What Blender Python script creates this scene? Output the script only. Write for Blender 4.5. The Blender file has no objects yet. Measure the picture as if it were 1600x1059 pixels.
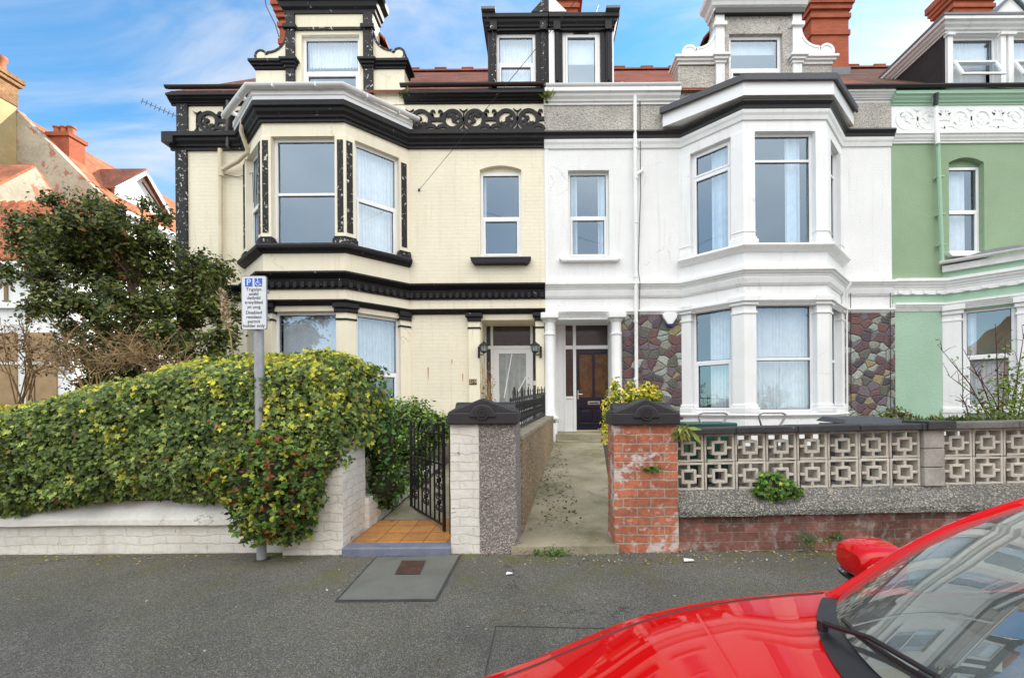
import bpy, math, random
import numpy as np
from mathutils import Matrix, Vector
random.seed(7); RNG = np.random.default_rng(7)
SC = bpy.context.scene; COL = SC.collection
R = math.radians
# ------------------------------------------------------------------ camera
F_PX, CX, CY, CAM_H, ROLL = 660.0, 845.0, 636.0, 1.4, R(0.45)
cr, sr = math.cos(ROLL), math.sin(ROLL)
cam = bpy.data.cameras.new('camera'); camo = bpy.data.objects.new('camera', cam); COL.objects.link(camo)
cam.sensor_width = 36.0; cam.sensor_fit = 'HORIZONTAL'
cam.lens = 36.0 * F_PX / 1600.0
cam.shift_x = (800.0 - CX) / 1600.0
cam.shift_y = (CY - 529.5) / 1600.0
cam.clip_start = 0.05; cam.clip_end = 2000
camo.matrix_world = Matrix(((cr, sr, 0, 0), (0, 0, -1, 0), (-sr, cr, 0, CAM_H), (0, 0, 0, 1)))
SC.camera = camo
# ------------------------------------------------------------------ light
SUN_AZ, SUN_EL = R(46), R(27)            # azimuth from +Y towards +X
sd = Vector((math.sin(SUN_AZ) * math.cos(SUN_EL), math.cos(SUN_AZ) * math.cos(SUN_EL), math.sin(SUN_EL)))
sun = bpy.data.lights.new('sun', 'SUN'); suno = bpy.data.objects.new('sun', sun); COL.objects.link(suno)
sun.energy = 2.6; sun.angle = R(0.5); sun.color = (1.0, 0.93, 0.82)
suno.rotation_euler = (-sd).to_track_quat('-Z', 'Y').to_euler()
SC.view_settings.view_transform = 'Standard'; SC.view_settings.look = 'None'
SC.view_settings.exposure = 1.72; SC.view_settings.gamma = 1.0
SC.cycles.use_denoising = True; SC.cycles.denoising_prefilter = 'ACCURATE'
SC.cycles.max_bounces = 8; SC.cycles.transparent_max_bounces = 12
SC.cycles.sample_clamp_indirect = 6.0

class N:
    def __init__(s, tree): s.t = tree
    def new(s, typ, *ins, **kw):
        n = s.t.nodes.new('ShaderNode' + typ)
        for k, v in kw.items():
            if k.startswith('i_'):
                s.put(n.inputs[k[2:].replace('_', ' ')], v)
            else: setattr(n, k, v)
        for i, v in enumerate(ins):
            if v is not None: s.put(n.inputs[i], v)
        return n
    def put(s, sock, v):
        if isinstance(v, bpy.types.Node): v = v.outputs[0]
        if isinstance(v, bpy.types.NodeSocket): s.t.links.new(v, sock)
        elif sock.type == 'RGBA' and len(v) == 3: sock.default_value = (*v, 1)
        else: sock.default_value = v
    def math(s, op, a, b=0.0, c=None, clamp=False):
        n = s.new('Math', a, b, operation=op, use_clamp=clamp)
        if c is not None: s.put(n.inputs[2], c)
        return n
    def mix(s, f, a, b, mode='MIX'):
        n = s.t.nodes.new('ShaderNodeMix'); n.data_type = 'RGBA'; n.blend_type = mode
        s.put(n.inputs[0], f); s.put(n.inputs[6], a); s.put(n.inputs[7], b)
        return n.outputs[2]
    def ramp(s, f, stops, interp='LINEAR'):
        n = s.t.nodes.new('ShaderNodeValToRGB'); cr_ = n.color_ramp; cr_.interpolation = interp
        while len(cr_.elements) < len(stops): cr_.elements.new(0.5)
        for e, (p, c) in zip(cr_.elements, stops):
            e.position = p; e.color = (*c, 1) if len(c) == 3 else c
        s.put(n.inputs[0], f); return n.outputs[0]
    def sstep(s, f, lo, hi):
        n = s.new('MapRange', f, lo, hi, 0.0, 1.0, interpolation_type='SMOOTHSTEP'); return n.outputs[0]

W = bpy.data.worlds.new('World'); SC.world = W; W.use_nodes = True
def world():
    t = W.node_tree; t.nodes.clear(); n = N(t)
    sky = n.new('TexSky', sky_type='NISHITA', sun_disc=False, sun_elevation=SUN_EL, sun_rotation=SUN_AZ,
                air_density=1.2, dust_density=0.1, ozone_density=3.5)
    co = n.new('TexCoord').outputs['Generated']
    sep = n.new('SeparateXYZ', co)
    zz = n.math('MAXIMUM', sep.outputs[2], 0.03)
    den = n.math('ADD', zz, 0.25)
    px_ = n.math('DIVIDE', sep.outputs[0], den); py_ = n.math('DIVIDE', sep.outputs[1], den)
    v = n.new('CombineXYZ', px_, py_, 0.0)
    mp = n.new('Mapping', v); mp.inputs['Scale'].default_value = (1.0, 2.6, 1); mp.inputs['Rotation'].default_value = (0, 0, R(12))
    no = n.new('TexNoise', mp, i_Scale=1.3, i_Detail=8.0, i_Roughness=0.58, i_Distortion=0.5)
    front = n.sstep(no.outputs[0], 0.40, 0.72)
    no2 = n.new('TexNoise', v, i_Scale=0.9, i_Detail=5.0)
    back = n.sstep(no2.outputs[0], 0.25, 0.7)
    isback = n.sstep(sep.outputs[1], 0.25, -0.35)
    hz = n.sstep(sep.outputs[2], 0.5, 0.02)             # paler towards the horizon
    glow = n.new('VectorMath', co, tuple(sd), operation='DOT_PRODUCT').outputs['Value']
    gl = n.math('POWER', n.math('MAXIMUM', glow, 0.0), 42.0)
    m1 = n.math('MULTIPLY', front, 0.8)
    m1 = n.math('ADD', m1, n.math('MULTIPLY', hz, 0.30)); m1 = n.math('ADD', m1, n.math('MULTIPLY', gl, 0.45), clamp=True)
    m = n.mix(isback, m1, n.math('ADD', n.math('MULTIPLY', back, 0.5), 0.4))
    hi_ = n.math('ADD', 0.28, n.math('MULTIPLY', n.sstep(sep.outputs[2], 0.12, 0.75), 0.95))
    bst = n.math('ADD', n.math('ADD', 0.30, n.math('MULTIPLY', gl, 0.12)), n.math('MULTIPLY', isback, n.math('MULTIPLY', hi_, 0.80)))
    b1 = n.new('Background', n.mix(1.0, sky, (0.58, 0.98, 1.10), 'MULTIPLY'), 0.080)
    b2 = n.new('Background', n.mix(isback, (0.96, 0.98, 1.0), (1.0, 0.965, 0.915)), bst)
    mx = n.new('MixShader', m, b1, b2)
    n.new('OutputWorld', mx)
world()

# ------------------------------------------------------------------ pixel -> world measuring helpers
def ray(px, py):
    u, v = (px - CX) / F_PX, (CY - py) / F_PX
    return Vector((u * cr + v * sr, 1.0, -u * sr + v * cr))
def at(px, py, Y):
    d = ray(px, py); return Vector((d.x * Y, Y, CAM_H + d.z * Y))
def gnd(px, py, z=0.0):
    d = ray(px, py); t = (z - CAM_H) / d.z; return Vector((d.x * t, t, z))
D2, D1, BP = 9.85, 4.05, 0.945            # facade, boundary, bay projection
DF = D2 - BP
def zx(px, py, Y=D2):
    p = at(px, py, Y); return p.x, p.z
def zz(py, Y=D2, px=845): return at(px, py, Y).z
def xx(px, Y=D2, py=400): return at(px, py, Y).x
def rc(x0, y0, x1, y1, Y=D2):
    a, b = at(x0, y0, Y), at(x1, y1, Y); c, d = at(x0, y1, Y), at(x1, y0, Y)
    return ((a.x + c.x) / 2, (b.x + d.x) / 2, (c.z + b.z) / 2, (a.z + d.z) / 2)   # s0,s1,z0,z1

# ------------------------------------------------------------------ object helpers
ROOT = {}
def thing(name, label, cat, loc=(0, 0, 0), group=None, rot=(0, 0, 0)):
    o = bpy.data.objects.new(name, None); COL.objects.link(o); o.location = loc; o.rotation_euler = rot
    o.empty_display_size = 0.2; o['label'] = label; o['category'] = cat
    if group: o['group'] = group
    ROOT[o.name] = Vector(loc); return o
def tag(o, label=None, cat=None, group=None, kind=None):
    if label: o['label'] = label
    if cat: o['category'] = cat
    if group: o['group'] = group
    if kind: o['kind'] = kind
    return o
def fr_world(a, b, c): return (a, b, c)
class Frame:
    def __init__(s, ox, oy, ex, ey):
        l = math.hypot(ex, ey); s.o = (ox, oy); s.e = (ex / l, ey / l); s.n = (ey / l, -ex / l); s.L = l
    def __call__(s, a, d, z): return (s.o[0] + s.e[0] * a + s.n[0] * d, s.o[1] + s.e[1] * a + s.n[1] * d, z)
FF = Frame(0, D2, 1, 0)                    # facade frame: s = X, d = outward

class MB:
    def __init__(s, F=fr_world): s.v = []; s.f = []; s.F = F; s.mi = []; s.cur = 0
    def pv(s, a, b, c): s.v.append(tuple(s.F(a, b, c))); return len(s.v) - 1
    def face(s, ids): s.f.append(tuple(ids)); s.mi.append(s.cur)
    def poly(s, pts): s.face([s.pv(*p) for p in pts])
    def hexa(s, p):                        # 8 points: bottom 0-3, top 4-7
        i = [s.pv(*q) for q in p]
        for q in ((0, 3, 2, 1), (4, 5, 6, 7), (0, 1, 5, 4), (1, 2, 6, 5), (2, 3, 7, 6), (3, 0, 4, 7)): s.face([i[k] for k in q])
        return s
    def box(s, a0, a1, b0, b1, c0, c1):
        return s.hexa([(a0, b0, c0), (a1, b0, c0), (a1, b1, c0), (a0, b1, c0), (a0, b0, c1), (a1, b0, c1), (a1, b1, c1), (a0, b1, c1)])
    def prism(s, pts, d0, d1):             # polygon in (a,c), extruded along b
        n = len(pts); A = [s.pv(p[0], d0, p[1]) for p in pts]; B = [s.pv(p[0], d1, p[1]) for p in pts]
        s.face(A[::-1]); s.face(B)
        for i in range(n): s.face([A[i], A[(i + 1) % n], B[(i + 1) % n], B[i]])
        return s
    def vprism(s, pts, c0, c1):            # polygon in (a,b), extruded up
        n = len(pts); A = [s.pv(p[0], p[1], c0) for p in pts]; B = [s.pv(p[0], p[1], c1) for p in pts]
        s.face(A[::-1]); s.face(B)
        for i in range(n): s.face([A[i], A[(i + 1) % n], B[(i + 1) % n], B[i]])
        return s
    def cyl(s, p, q, r0, r1=None, n=10, caps=True):
        r1 = r0 if r1 is None else r1
        p, q = Vector(s.F(*p)), Vector(s.F(*q)); d = (q - p).normalized()
        u = d.orthogonal().normalized(); w = d.cross(u)
        b = len(s.v)
        for c, r in ((p, r0), (q, r1)):
            for k in range(n):
                a = 2 * math.pi * k / n; s.v.append(tuple(c + (u * math.cos(a) + w * math.sin(a)) * r))
        for k in range(n): s.face([b + k, b + (k + 1) % n, b + n + (k + 1) % n, b + n + k])
        if caps: s.face([b + k for k in range(n)][::-1]); s.face([b + n + k for k in range(n)])
        return s
    def tube(s, pts, r, n=6, r1=None):
        P = [Vector(s.F(*p)) for p in pts]; m = len(P); b = len(s.v); u = None
        for i, p in enumerate(P):
            d = (P[min(i + 1, m - 1)] - P[max(i - 1, 0)]).normalized()
            u = d.orthogonal().normalized() if u is None else (u - d * u.dot(d)).normalized()
            w = d.cross(u); rr = r if r1 is None else r + (r1 - r) * i / (m - 1)
            for k in range(n):
                a = 2 * math.pi * k / n; s.v.append(tuple(p + (u * math.cos(a) + w * math.sin(a)) * rr))
        for i in range(m - 1):
            for k in range(n): s.face([b + i * n + k, b + i * n + (k + 1) % n, b + (i + 1) * n + (k + 1) % n, b + (i + 1) * n + k])
        s.face([b + k for k in range(n)][::-1]); s.face([b + (m - 1) * n + k for k in range(n)])
        return s
    def lathe(s, prof, a, b, n=20):        # prof: (r, z), about vertical axis at (a,b)
        base = len(s.v); c = s.F(a, b, 0)
        for r, z in prof:
            for k in range(n):
                t = 2 * math.pi * k / n; s.v.append((c[0] + r * math.cos(t), c[1] + r * math.sin(t), z))
        for i in range(len(prof) - 1):
            for k in range(n): s.face([base + i * n + k, base + i * n + (k + 1) % n, base + (i + 1) * n + (k + 1) % n, base + (i + 1) * n + k])
        s.face([base + k for k in range(n)][::-1]); m = len(prof) - 1
        s.face([base + m * n + k for k in range(n)]); return s
    def sweep(s, path, prof):              # path: world XY polyline (left to right), prof: closed (outward, z)
        P = [Vector((p[0], p[1])) for p in path]; m = len(P); k = len(prof); b = len(s.v)
        def nrm(i): e = (P[i + 1] - P[i]).normalized(); return Vector((e.y, -e.x))
        for i in range(m):
            if i == 0: mt = nrm(0)
            elif i == m - 1: mt = nrm(m - 2)
            else:
                n1, n2 = nrm(i - 1), nrm(i); mt = (n1 + n2) / (1 + n1.dot(n2))
            for d, z in prof: s.v.append((P[i].x + mt.x * d, P[i].y + mt.y * d, z))
        for i in range(m - 1):
            for j in range(k): s.face([b + i * k + j, b + (i + 1) * k + j, b + (i + 1) * k + (j + 1) % k, b + i * k + (j + 1) % k])
        s.face([b + j for j in range(k)]); s.face([b + (m - 1) * k + j for j in range(k)][::-1]); return s
    def panel(s, s0, s1, z0, z1, ops=(), rev=0.15, d=0.0):   # wall sheet with openings and reveals
        S = sorted({s0, s1, *[q for o in ops for q in (o[0], o[1])]}); Z = sorted({z0, z1, *[q for o in ops for q in (o[2], o[3])]})
        S = [q for q in S if s0 - 1e-6 <= q <= s1 + 1e-6]; Z = [q for q in Z if z0 - 1e-6 <= q <= z1 + 1e-6]
        for i in range(len(S) - 1):
            for j in range(len(Z) - 1):
                cs, cz = (S[i] + S[i + 1]) / 2, (Z[j] + Z[j + 1]) / 2
                if any(o[0] < cs < o[1] and o[2] < cz < o[3] for o in ops): continue
                s.poly([(S[i], d, Z[j]), (S[i + 1], d, Z[j]), (S[i + 1], d, Z[j + 1]), (S[i], d, Z[j + 1])])
        for o in ops:
            a, b, c, e = o[:4]; r = d - (o[4] if len(o) > 4 else rev)
            s.poly([(a, d, c), (a, d, e), (a, r, e), (a, r, c)]); s.poly([(b, d, c), (b, r, c), (b, r, e), (b, d, e)])
            s.poly([(a, d, e), (b, d, e), (b, r, e), (a, r, e)]); s.poly([(a, d, c), (a, r, c), (b, r, c), (b, d, c)])
        return s
    def stroke(s, pts, w0, w1, d0, d1):    # ribbon of changing width in the (a,c) plane
        n = len(pts); L = []; Rr = []
        for i, p in enumerate(pts):
            q0, q1 = pts[max(i - 1, 0)], pts[min(i + 1, n - 1)]
            t = (q1[0] - q0[0], q1[1] - q0[1]); l = math.hypot(*t) or 1; f = i / (n - 1)
            w = (w0(f) if callable(w0) else w0 + (w1 - w0) * f) / 2
            L.append((p[0] - t[1] / l * w, p[1] + t[0] / l * w)); Rr.append((p[0] + t[1] / l * w, p[1] - t[0] / l * w))
        for i in range(n - 1):
            q = [L[i], L[i + 1], Rr[i + 1], Rr[i]]; A = [s.pv(x, d1, z) for x, z in q]; B = [s.pv(x, d0, z) for x, z in q]
            s.face(A); s.face([A[0], B[0], B[1], A[1]]); s.face([A[3], A[2], B[2], B[3]])
            if i == 0: s.face([A[0], A[3], B[3], B[0]])
            if i == n - 2: s.face([A[1], B[1], B[2], A[2]])
        return s
    def build(s, name, mat, parent=None, smooth=False, bevel=0, label=None, fix=True, split=None):
        if split is not None:                  # far-apart pieces become objects of their own
            par = list(range(len(s.v)))
            def find(i):
                while par[i] != i: par[i] = par[par[i]]; i = par[i]
                return i
            for f in s.f:
                for i in f[1:]: par[find(i)] = find(f[0])
            comp = {}
            for k, f in enumerate(s.f): comp.setdefault(find(f[0]), []).append(k)
            box_ = []
            for fs_ in comp.values():
                q = np.array([s.v[i] for k in fs_ for i in s.f[k]]); box_.append([q.min(0) - split / 2, q.max(0) + split / 2, fs_])
            done = False
            while not done:
                done = True
                for i in range(len(box_)):
                    for j in range(i + 1, len(box_)):
                        if (box_[i][0] <= box_[j][1]).all() and (box_[j][0] <= box_[i][1]).all():
                            box_[i] = [np.minimum(box_[i][0], box_[j][0]), np.maximum(box_[i][1], box_[j][1]), box_[i][2] + box_[j][2]]; del box_[j]; done = False; break
                    if not done: break
            out = None
            for _, _, fs_ in box_:
                m_ = MB(); ren = {}
                for k in sorted(fs_):
                    ids = []
                    for i in s.f[k]:
                        if i not in ren: ren[i] = len(m_.v); m_.v.append(s.v[i])
                        ids.append(ren[i])
                    m_.f.append(tuple(ids)); m_.mi.append(s.mi[k])
                out = m_.build(name, mat, parent, smooth, bevel, label, fix)
            return out
        me = bpy.data.meshes.new(name)
        root = Vector((0, 0, 0))
        if parent is not None: root = ROOT[parent.name]
        V = np.array(s.v, dtype=float).reshape(-1, 3) - np.array(root)
        me.from_pydata(V.tolist(), [], s.f)
        mats = mat if isinstance(mat, (list, tuple)) else [mat]
        for m_ in mats: me.materials.append(m_)
        if len(mats) > 1: me.polygons.foreach_set('material_index', s.mi)
        if fix:
            import bmesh
            bm = bmesh.new(); bm.from_mesh(me); bmesh.ops.remove_doubles(bm, verts=bm.verts, dist=1e-5)
            bmesh.ops.recalc_face_normals(bm, faces=bm.faces); bm.to_mesh(me); bm.free()
        boxuv(me, root)
        if smooth:
            me.polygons.foreach_set('use_smooth', [True] * len(me.polygons))
            me.update()
            try: me.set_sharp_from_angle(angle=R(38))
            except Exception: pass
        o = bpy.data.objects.new(name, me); COL.objects.link(o)
        if bevel:
            b = o.modifiers.new('bevel', 'BEVEL'); b.width = bevel; b.segments = 2; b.limit_method = 'ANGLE'; b.angle_limit = R(40)
        if parent is not None: o.parent = parent; ROOT[o.name] = root
        else: ROOT[o.name] = Vector((0, 0, 0))
        if label: o['label'] = label
        return o
def boxuv(me, root):
    n = len(me.loops)
    if n == 0: return
    uv = me.uv_layers.new(name='UVMap')
    co = np.empty(len(me.vertices) * 3); me.vertices.foreach_get('co', co); co = co.reshape(-1, 3) + np.array(root)
    vi = np.empty(n, dtype=np.int32); me.loops.foreach_get('vertex_index', vi)
    npol = len(me.polygons); nr = np.empty(npol * 3); me.polygons.foreach_get('normal', nr); nr = nr.reshape(-1, 3)
    lt = np.empty(npol, dtype=np.int32); me.polygons.foreach_get('loop_total', lt)
    nl = np.repeat(nr, lt, axis=0); p = co[vi]
    h = np.stack([-nl[:, 1], nl[:, 0], np.zeros(n)], 1); hl = np.linalg.norm(h, axis=1, keepdims=True)
    flat = hl[:, 0] < 1e-3
    h = np.where(flat[:, None], np.array([[1.0, 0, 0]]), h / np.maximum(hl, 1e-9))
    h = np.where((h[:, :1] + 0.01 * h[:, 1:2]) < 0, -h, h)
    w = np.cross(nl, h); w = np.where((w[:, 2:3] + 0.01 * w[:, 1:2]) < 0, -w, w)
    out = np.stack([(p * h).sum(1), (p * w).sum(1)], 1)
    uv.data.foreach_set('uv', out.ravel())

# ------------------------------------------------------------------ materials
def lin(h):
    h = h.lstrip('#'); o = []
    for i in (0, 2, 4):
        c = int(h[i:i + 2], 16) / 255; o.append(c / 12.92 if c <= 0.04045 else ((c + 0.055) / 1.055) ** 2.4)
    return tuple(o)
def newmat(name):
    m = bpy.data.materials.new(name); m.use_nodes = True; t = m.node_tree; t.nodes.clear(); n = N(t)
    n.bsdf = n.new('BsdfPrincipled'); n.new('OutputMaterial', n.bsdf)
    n.obj = n.new('TexCoord').outputs['Object']; n.uv = n.new('UVMap', uv_map='UVMap').outputs[0]
    return m, n
def mul(c, k): return tuple(min(1, x * k) for x in c)
def cracks(n, sc, lo=0.56, wid=0.010):
    wn = n.new('TexNoise', n.obj, i_Scale=sc * 3.0, i_Detail=6.0, i_Roughness=0.7); sh = n.new('VectorMath', wn.outputs['Color'], operation='SCALE'); sh.inputs['Scale'].default_value = 0.45 / sc
    v = n.new('TexVoronoi', n.new('VectorMath', n.obj, sh, operation='ADD'), i_Scale=sc, feature='DISTANCE_TO_EDGE')
    mk = n.new('TexNoise', n.obj, i_Scale=sc * 0.9, i_Detail=2.0)
    return n.math('MULTIPLY', n.sstep(v.outputs['Distance'], wid, wid * 0.2), n.sstep(mk.outputs[0], lo, lo + 0.06))
def surf(name, col, rough=0.8, var=0.12, vscale=1.2, fine=0.06, fscale=25, bump=0.0, bscale=60, bdist=0.01, spots=(), brick=None, metal=0.0, coat=0.0, spec=0.5, streak=None, crack=0.0):
    m, n = newmat(name)
    c = col
    no = n.new('TexNoise', n.obj, i_Scale=vscale, i_Detail=6.0, i_Roughness=0.6)
    nf = n.new('TexNoise', n.obj, i_Scale=fscale, i_Detail=4.0)
    c = n.mix(n.sstep(no.outputs[0], 0.3, 0.7), mul(col, 1 - var), mul(col, 1 + var * 0.6))
    c = n.mix(n.sstep(nf.outputs[0], 0.35, 0.65), n.mix(1.0, c, (1 - fine,) * 3, 'MULTIPLY'), c)
    h = None
    if brick:                                  # dict: w,h,mortar,c2,mc,size
        wn = n.new('TexNoise', n.uv, i_Scale=brick.get('ws', 6.0), i_Detail=3.0); wv = n.new('VectorMath', wn.outputs['Color'], (0.5, 0.5, 0.5), operation='SUBTRACT'); wv2 = n.new('VectorMath', wv, operation='SCALE'); wv2.inputs['Scale'].default_value = brick.get('wob', 0.022)
        wuv = n.new('VectorMath', n.uv, wv2, operation='ADD')
        bt = n.new('TexBrick', wuv, brick.get('c1', (1, 1, 1)), brick.get('c2', (0.85,) * 3), brick.get('mc', (0.7,) * 3),
                   i_Scale=1.0, i_Mortar_Size=brick.get('mortar', 0.006), i_Mortar_Smooth=0.3, i_Bias=brick.get('bias', 0.0),
                   i_Brick_Width=brick['w'], i_Row_Height=brick['h'], offset=brick.get('off', 0.5))
        c = n.mix(brick.get('mix', 1.0), c, n.mix(1.0, c, bt.outputs[0], 'MULTIPLY'))
        h = n.math('MULTIPLY', n.math('SUBTRACT', 1.0, bt.outputs[1]), brick.get('bh', 1.0))
    for sc, lo, hi, sc_col, dist in spots:     # wear with a shape of its own
        sn = n.new('TexNoise', n.obj, i_Scale=sc, i_Detail=7.0, i_Roughness=0.65, i_Distortion=dist)
        c = n.mix(n.sstep(sn.outputs[0], lo, hi), c, sc_col)
    if streak:                                 # run-off streaks (vertical stretch)
        mp = n.new('Mapping', n.obj); mp.inputs['Scale'].default_value = (9, 9, 0.7)
        sn = n.new('TexNoise', mp, i_Scale=1.0, i_Detail=5.0)
        c = n.mix(n.math('MULTIPLY', n.sstep(sn.outputs[0], 0.52, 0.8), streak[1]), c, streak[0])
    if crack: c = n.mix(n.math('MULTIPLY', cracks(n, 1.1), crack), c, mul(col, 0.35))
    n.put(n.bsdf.inputs['Base Color'], c); n.bsdf.inputs['Roughness'].default_value = rough
    n.bsdf.inputs['Metallic'].default_value = metal; n.bsdf.inputs['Specular IOR Level'].default_value = spec
    n.bsdf.inputs['Coat Weight'].default_value = coat
    if bump or h is not None:
        bn = n.new('TexNoise', n.obj, i_Scale=bscale, i_Detail=5.0, i_Roughness=0.6)
        hh = n.math('MULTIPLY', bn.outputs[0], bump)
        if h is not None: hh = n.math('ADD', hh, h)
        b = n.new('Bump', i_Strength=0.7, i_Distance=bdist, i_Height=hh.outputs[0])
        n.put(n.bsdf.inputs['Normal'], b)
    return m
CREAM = (0.85, 0.79, 0.615); WHITE = (0.83, 0.84, 0.83); BLACK = (0.012, 0.011, 0.013); GREEN = (0.275, 0.385, 0.24)
M = {}
M['cream'] = surf('cream_render', CREAM, 0.75, 0.06, 0.8, 0.03, 30, 0.4, 40, 0.006, crack=0.5, streak=((0.55, 0.44, 0.25), 0.3))
M['cream_brick'] = surf('cream_painted_brick', CREAM, 0.7, 0.06, 0.8, 0.03, 30, 0.5, 30, 0.008,
    brick=dict(w=0.24, h=0.085, mortar=0.008, c2=(0.985, 0.985, 0.98), mc=(0.965, 0.955, 0.94), bh=0.45, wob=0.04), streak=((0.5, 0.4, 0.22), 0.32),
    spots=((2.6, 0.70, 0.76, (0.62, 0.52, 0.33), 0.3),))
M['black'] = surf('chipped_black_paint', BLACK, 0.55, 0.2, 2, 0.1, 20, 0.5, 25, 0.006, spec=0.3, spots=((9, 0.68, 0.71, (0.55, 0.53, 0.47), 0.6), (23, 0.68, 0.70, (0.5, 0.48, 0.42), 0.3)))
M['black_worn'] = surf('peeling_black_paint', BLACK, 0.55, 0.2, 2, 0.1, 20, 0.5, 25, 0.006, spec=0.3, spots=((13, 0.60, 0.625, (0.62, 0.6, 0.54), 0.8), (34, 0.66, 0.69, (0.5, 0.47, 0.4), 0.3)))
M['white_wall'] = surf('white_rough_render', WHITE, 0.8, 0.05, 0.9, 0.04, 40, 1.0, 28, 0.018, crack=0.5, streak=((0.47, 0.46, 0.41), 0.28))
M['white'] = surf('white_masonry_paint', WHITE, 0.6, 0.05, 1.2, 0.02, 30, 0.15, 40, 0.004, crack=0.35, streak=((0.5, 0.47, 0.40), 0.26), spots=((5, 0.72, 0.75, (0.55, 0.52, 0.46), 0.5),))
M['upvc'] = surf('white_plastic_frame', (0.84, 0.85, 0.86), 0.35, 0.02, 2, 0.01)
M['green'] = surf('green_textured_render', GREEN, 0.8, 0.09, 0.9, 0.06, 40, 1.0, 30, 0.02)
M['lgreen'] = surf('pale_green_paint', (0.32, 0.50, 0.36), 0.7, 0.06, 1, 0.03, 30, 0.2, 40, 0.005)
M['pebble'] = None
def pebble(name, cols, scale, rough=0.9, dist=0.02, tint=None):
    m, n = newmat(name)
    v = n.new('TexVoronoi', n.obj, i_Scale=scale); v2 = n.new('TexVoronoi', n.obj, i_Scale=scale * 0.47)
    val = n.new('SeparateColor', v.outputs['Color']).outputs[0]
    c = n.ramp(val, [(i / max(1, len(cols) - 1), q) for i, q in enumerate(cols)])
    no = n.new('TexNoise', n.obj, i_Scale=1.3, i_Detail=5.0)
    c = n.mix(1.0, c, n.ramp(no.outputs[0], [(0.3, (0.75,) * 3), (0.7, (1.1, 1.1, 1.1))]), 'MULTIPLY')
    if tint: c = n.mix(n.sstep(no.outputs[0], 0.5, 0.62), c, n.mix(1.0, c, tint, 'MULTIPLY'))
    n.put(n.bsdf.inputs['Base Color'], c); n.bsdf.inputs['Roughness'].default_value = rough
    hh = n.math('ADD', n.math('SUBTRACT', 1.0, v.outputs['Distance']), n.math('MULTIPLY', n.math('SUBTRACT', 1.0, v2.outputs['Distance']), 0.7))
    b = n.new('Bump', i_Strength=0.8, i_Distance=dist, i_Height=hh.outputs[0]); n.put(n.bsdf.inputs['Normal'], b)
    return m
M['roughcast'] = pebble('grey_pebbledash_render', [(0.30, 0.28, 0.25), (0.52, 0.49, 0.44), (0.60, 0.57, 0.52), (0.42, 0.39, 0.34)], 45)
M['dash_grey'] = pebble('grey_brown_spar_dash', [(0.13, 0.115, 0.105), (0.26, 0.225, 0.20), (0.18, 0.16, 0.15), (0.52, 0.48, 0.43), (0.22, 0.19, 0.175)], 95, dist=0.010)
M['dash_brown'] = pebble('brown_spar_dash', [(0.14, 0.085, 0.045), (0.30, 0.19, 0.085), (0.22, 0.15, 0.08), (0.58, 0.49, 0.34), (0.28, 0.17, 0.075)], 75, dist=0.012)
M['ledge'] = pebble('rough_cast_concrete', [(0.08, 0.08, 0.07), (0.21, 0.20, 0.175), (0.14, 0.135, 0.12), (0.50, 0.48, 0.42), (0.17, 0.16, 0.14), (0.28, 0.27, 0.24)], 80, dist=0.03)
M['red_brick'] = surf('red_brick_with_white_paint', (0.52, 0.19, 0.10), 0.85, 0.25, 3, 0.25, 30, 0.6, 40, 0.012,
    brick=dict(w=0.262, h=0.087, mortar=0.008, c1=(1.1, 1.0, 1.0), c2=(0.74, 0.66, 0.66), mc=(0.8, 1.9, 2.9), bh=1.0),
    spots=((2.6, 0.55, 0.60, (0.55, 0.49, 0.46), 0.15), (18, 0.56, 0.68, (0.50, 0.36, 0.31), 0.1), (2.0, 0.66, 0.72, (0.22, 0.09, 0.06), 0.5)))
M['brown_brick'] = surf('weathered_brown_red_brick', (0.25, 0.115, 0.085), 0.9, 0.3, 2.4, 0.25, 30, 0.6, 40, 0.012,
    brick=dict(w=0.262, h=0.087, mortar=0.006, c1=(1.15, 1.0, 1.0), c2=(0.62, 0.6, 0.62), mc=(0.85, 1.5, 1.7), bh=1.0),
    spots=((9, 0.50, 0.66, (0.31, 0.24, 0.21), 0.15), (1.3, 0.62, 0.7, (0.08, 0.085, 0.06), 0.3)))
M['chim_brick'] = surf('orange_red_chimney_brick', (0.43, 0.105, 0.045), 0.85, 0.15, 2, 0.15, 30, 0.4, 40, 0.012,
    brick=dict(w=0.24, h=0.085, mortar=0.008, c1=(1, 1, 1), c2=(0.85, 0.8, 0.78), mc=(0.8, 1.0, 1.1), bh=0.8))
M['white_brick'] = surf('white_painted_brick', (0.74, 0.72, 0.655), 0.75, 0.1, 1.5, 0.06, 25, 0.7, 25, 0.012,
    brick=dict(w=0.262, h=0.087, mortar=0.008, c2=(0.97, 0.97, 0.96), mc=(0.90, 0.88, 0.84), bh=0.75, wob=0.06, ws=9.0),
    spots=((6, 0.66, 0.69, (0.32, 0.27, 0.23), 0.9), (3.1, 0.715, 0.725, (0.33, 0.09, 0.05), 0.2), (2.2, 0.6, 0.75, (0.56, 0.54, 0.45), 0.5)))
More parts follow.
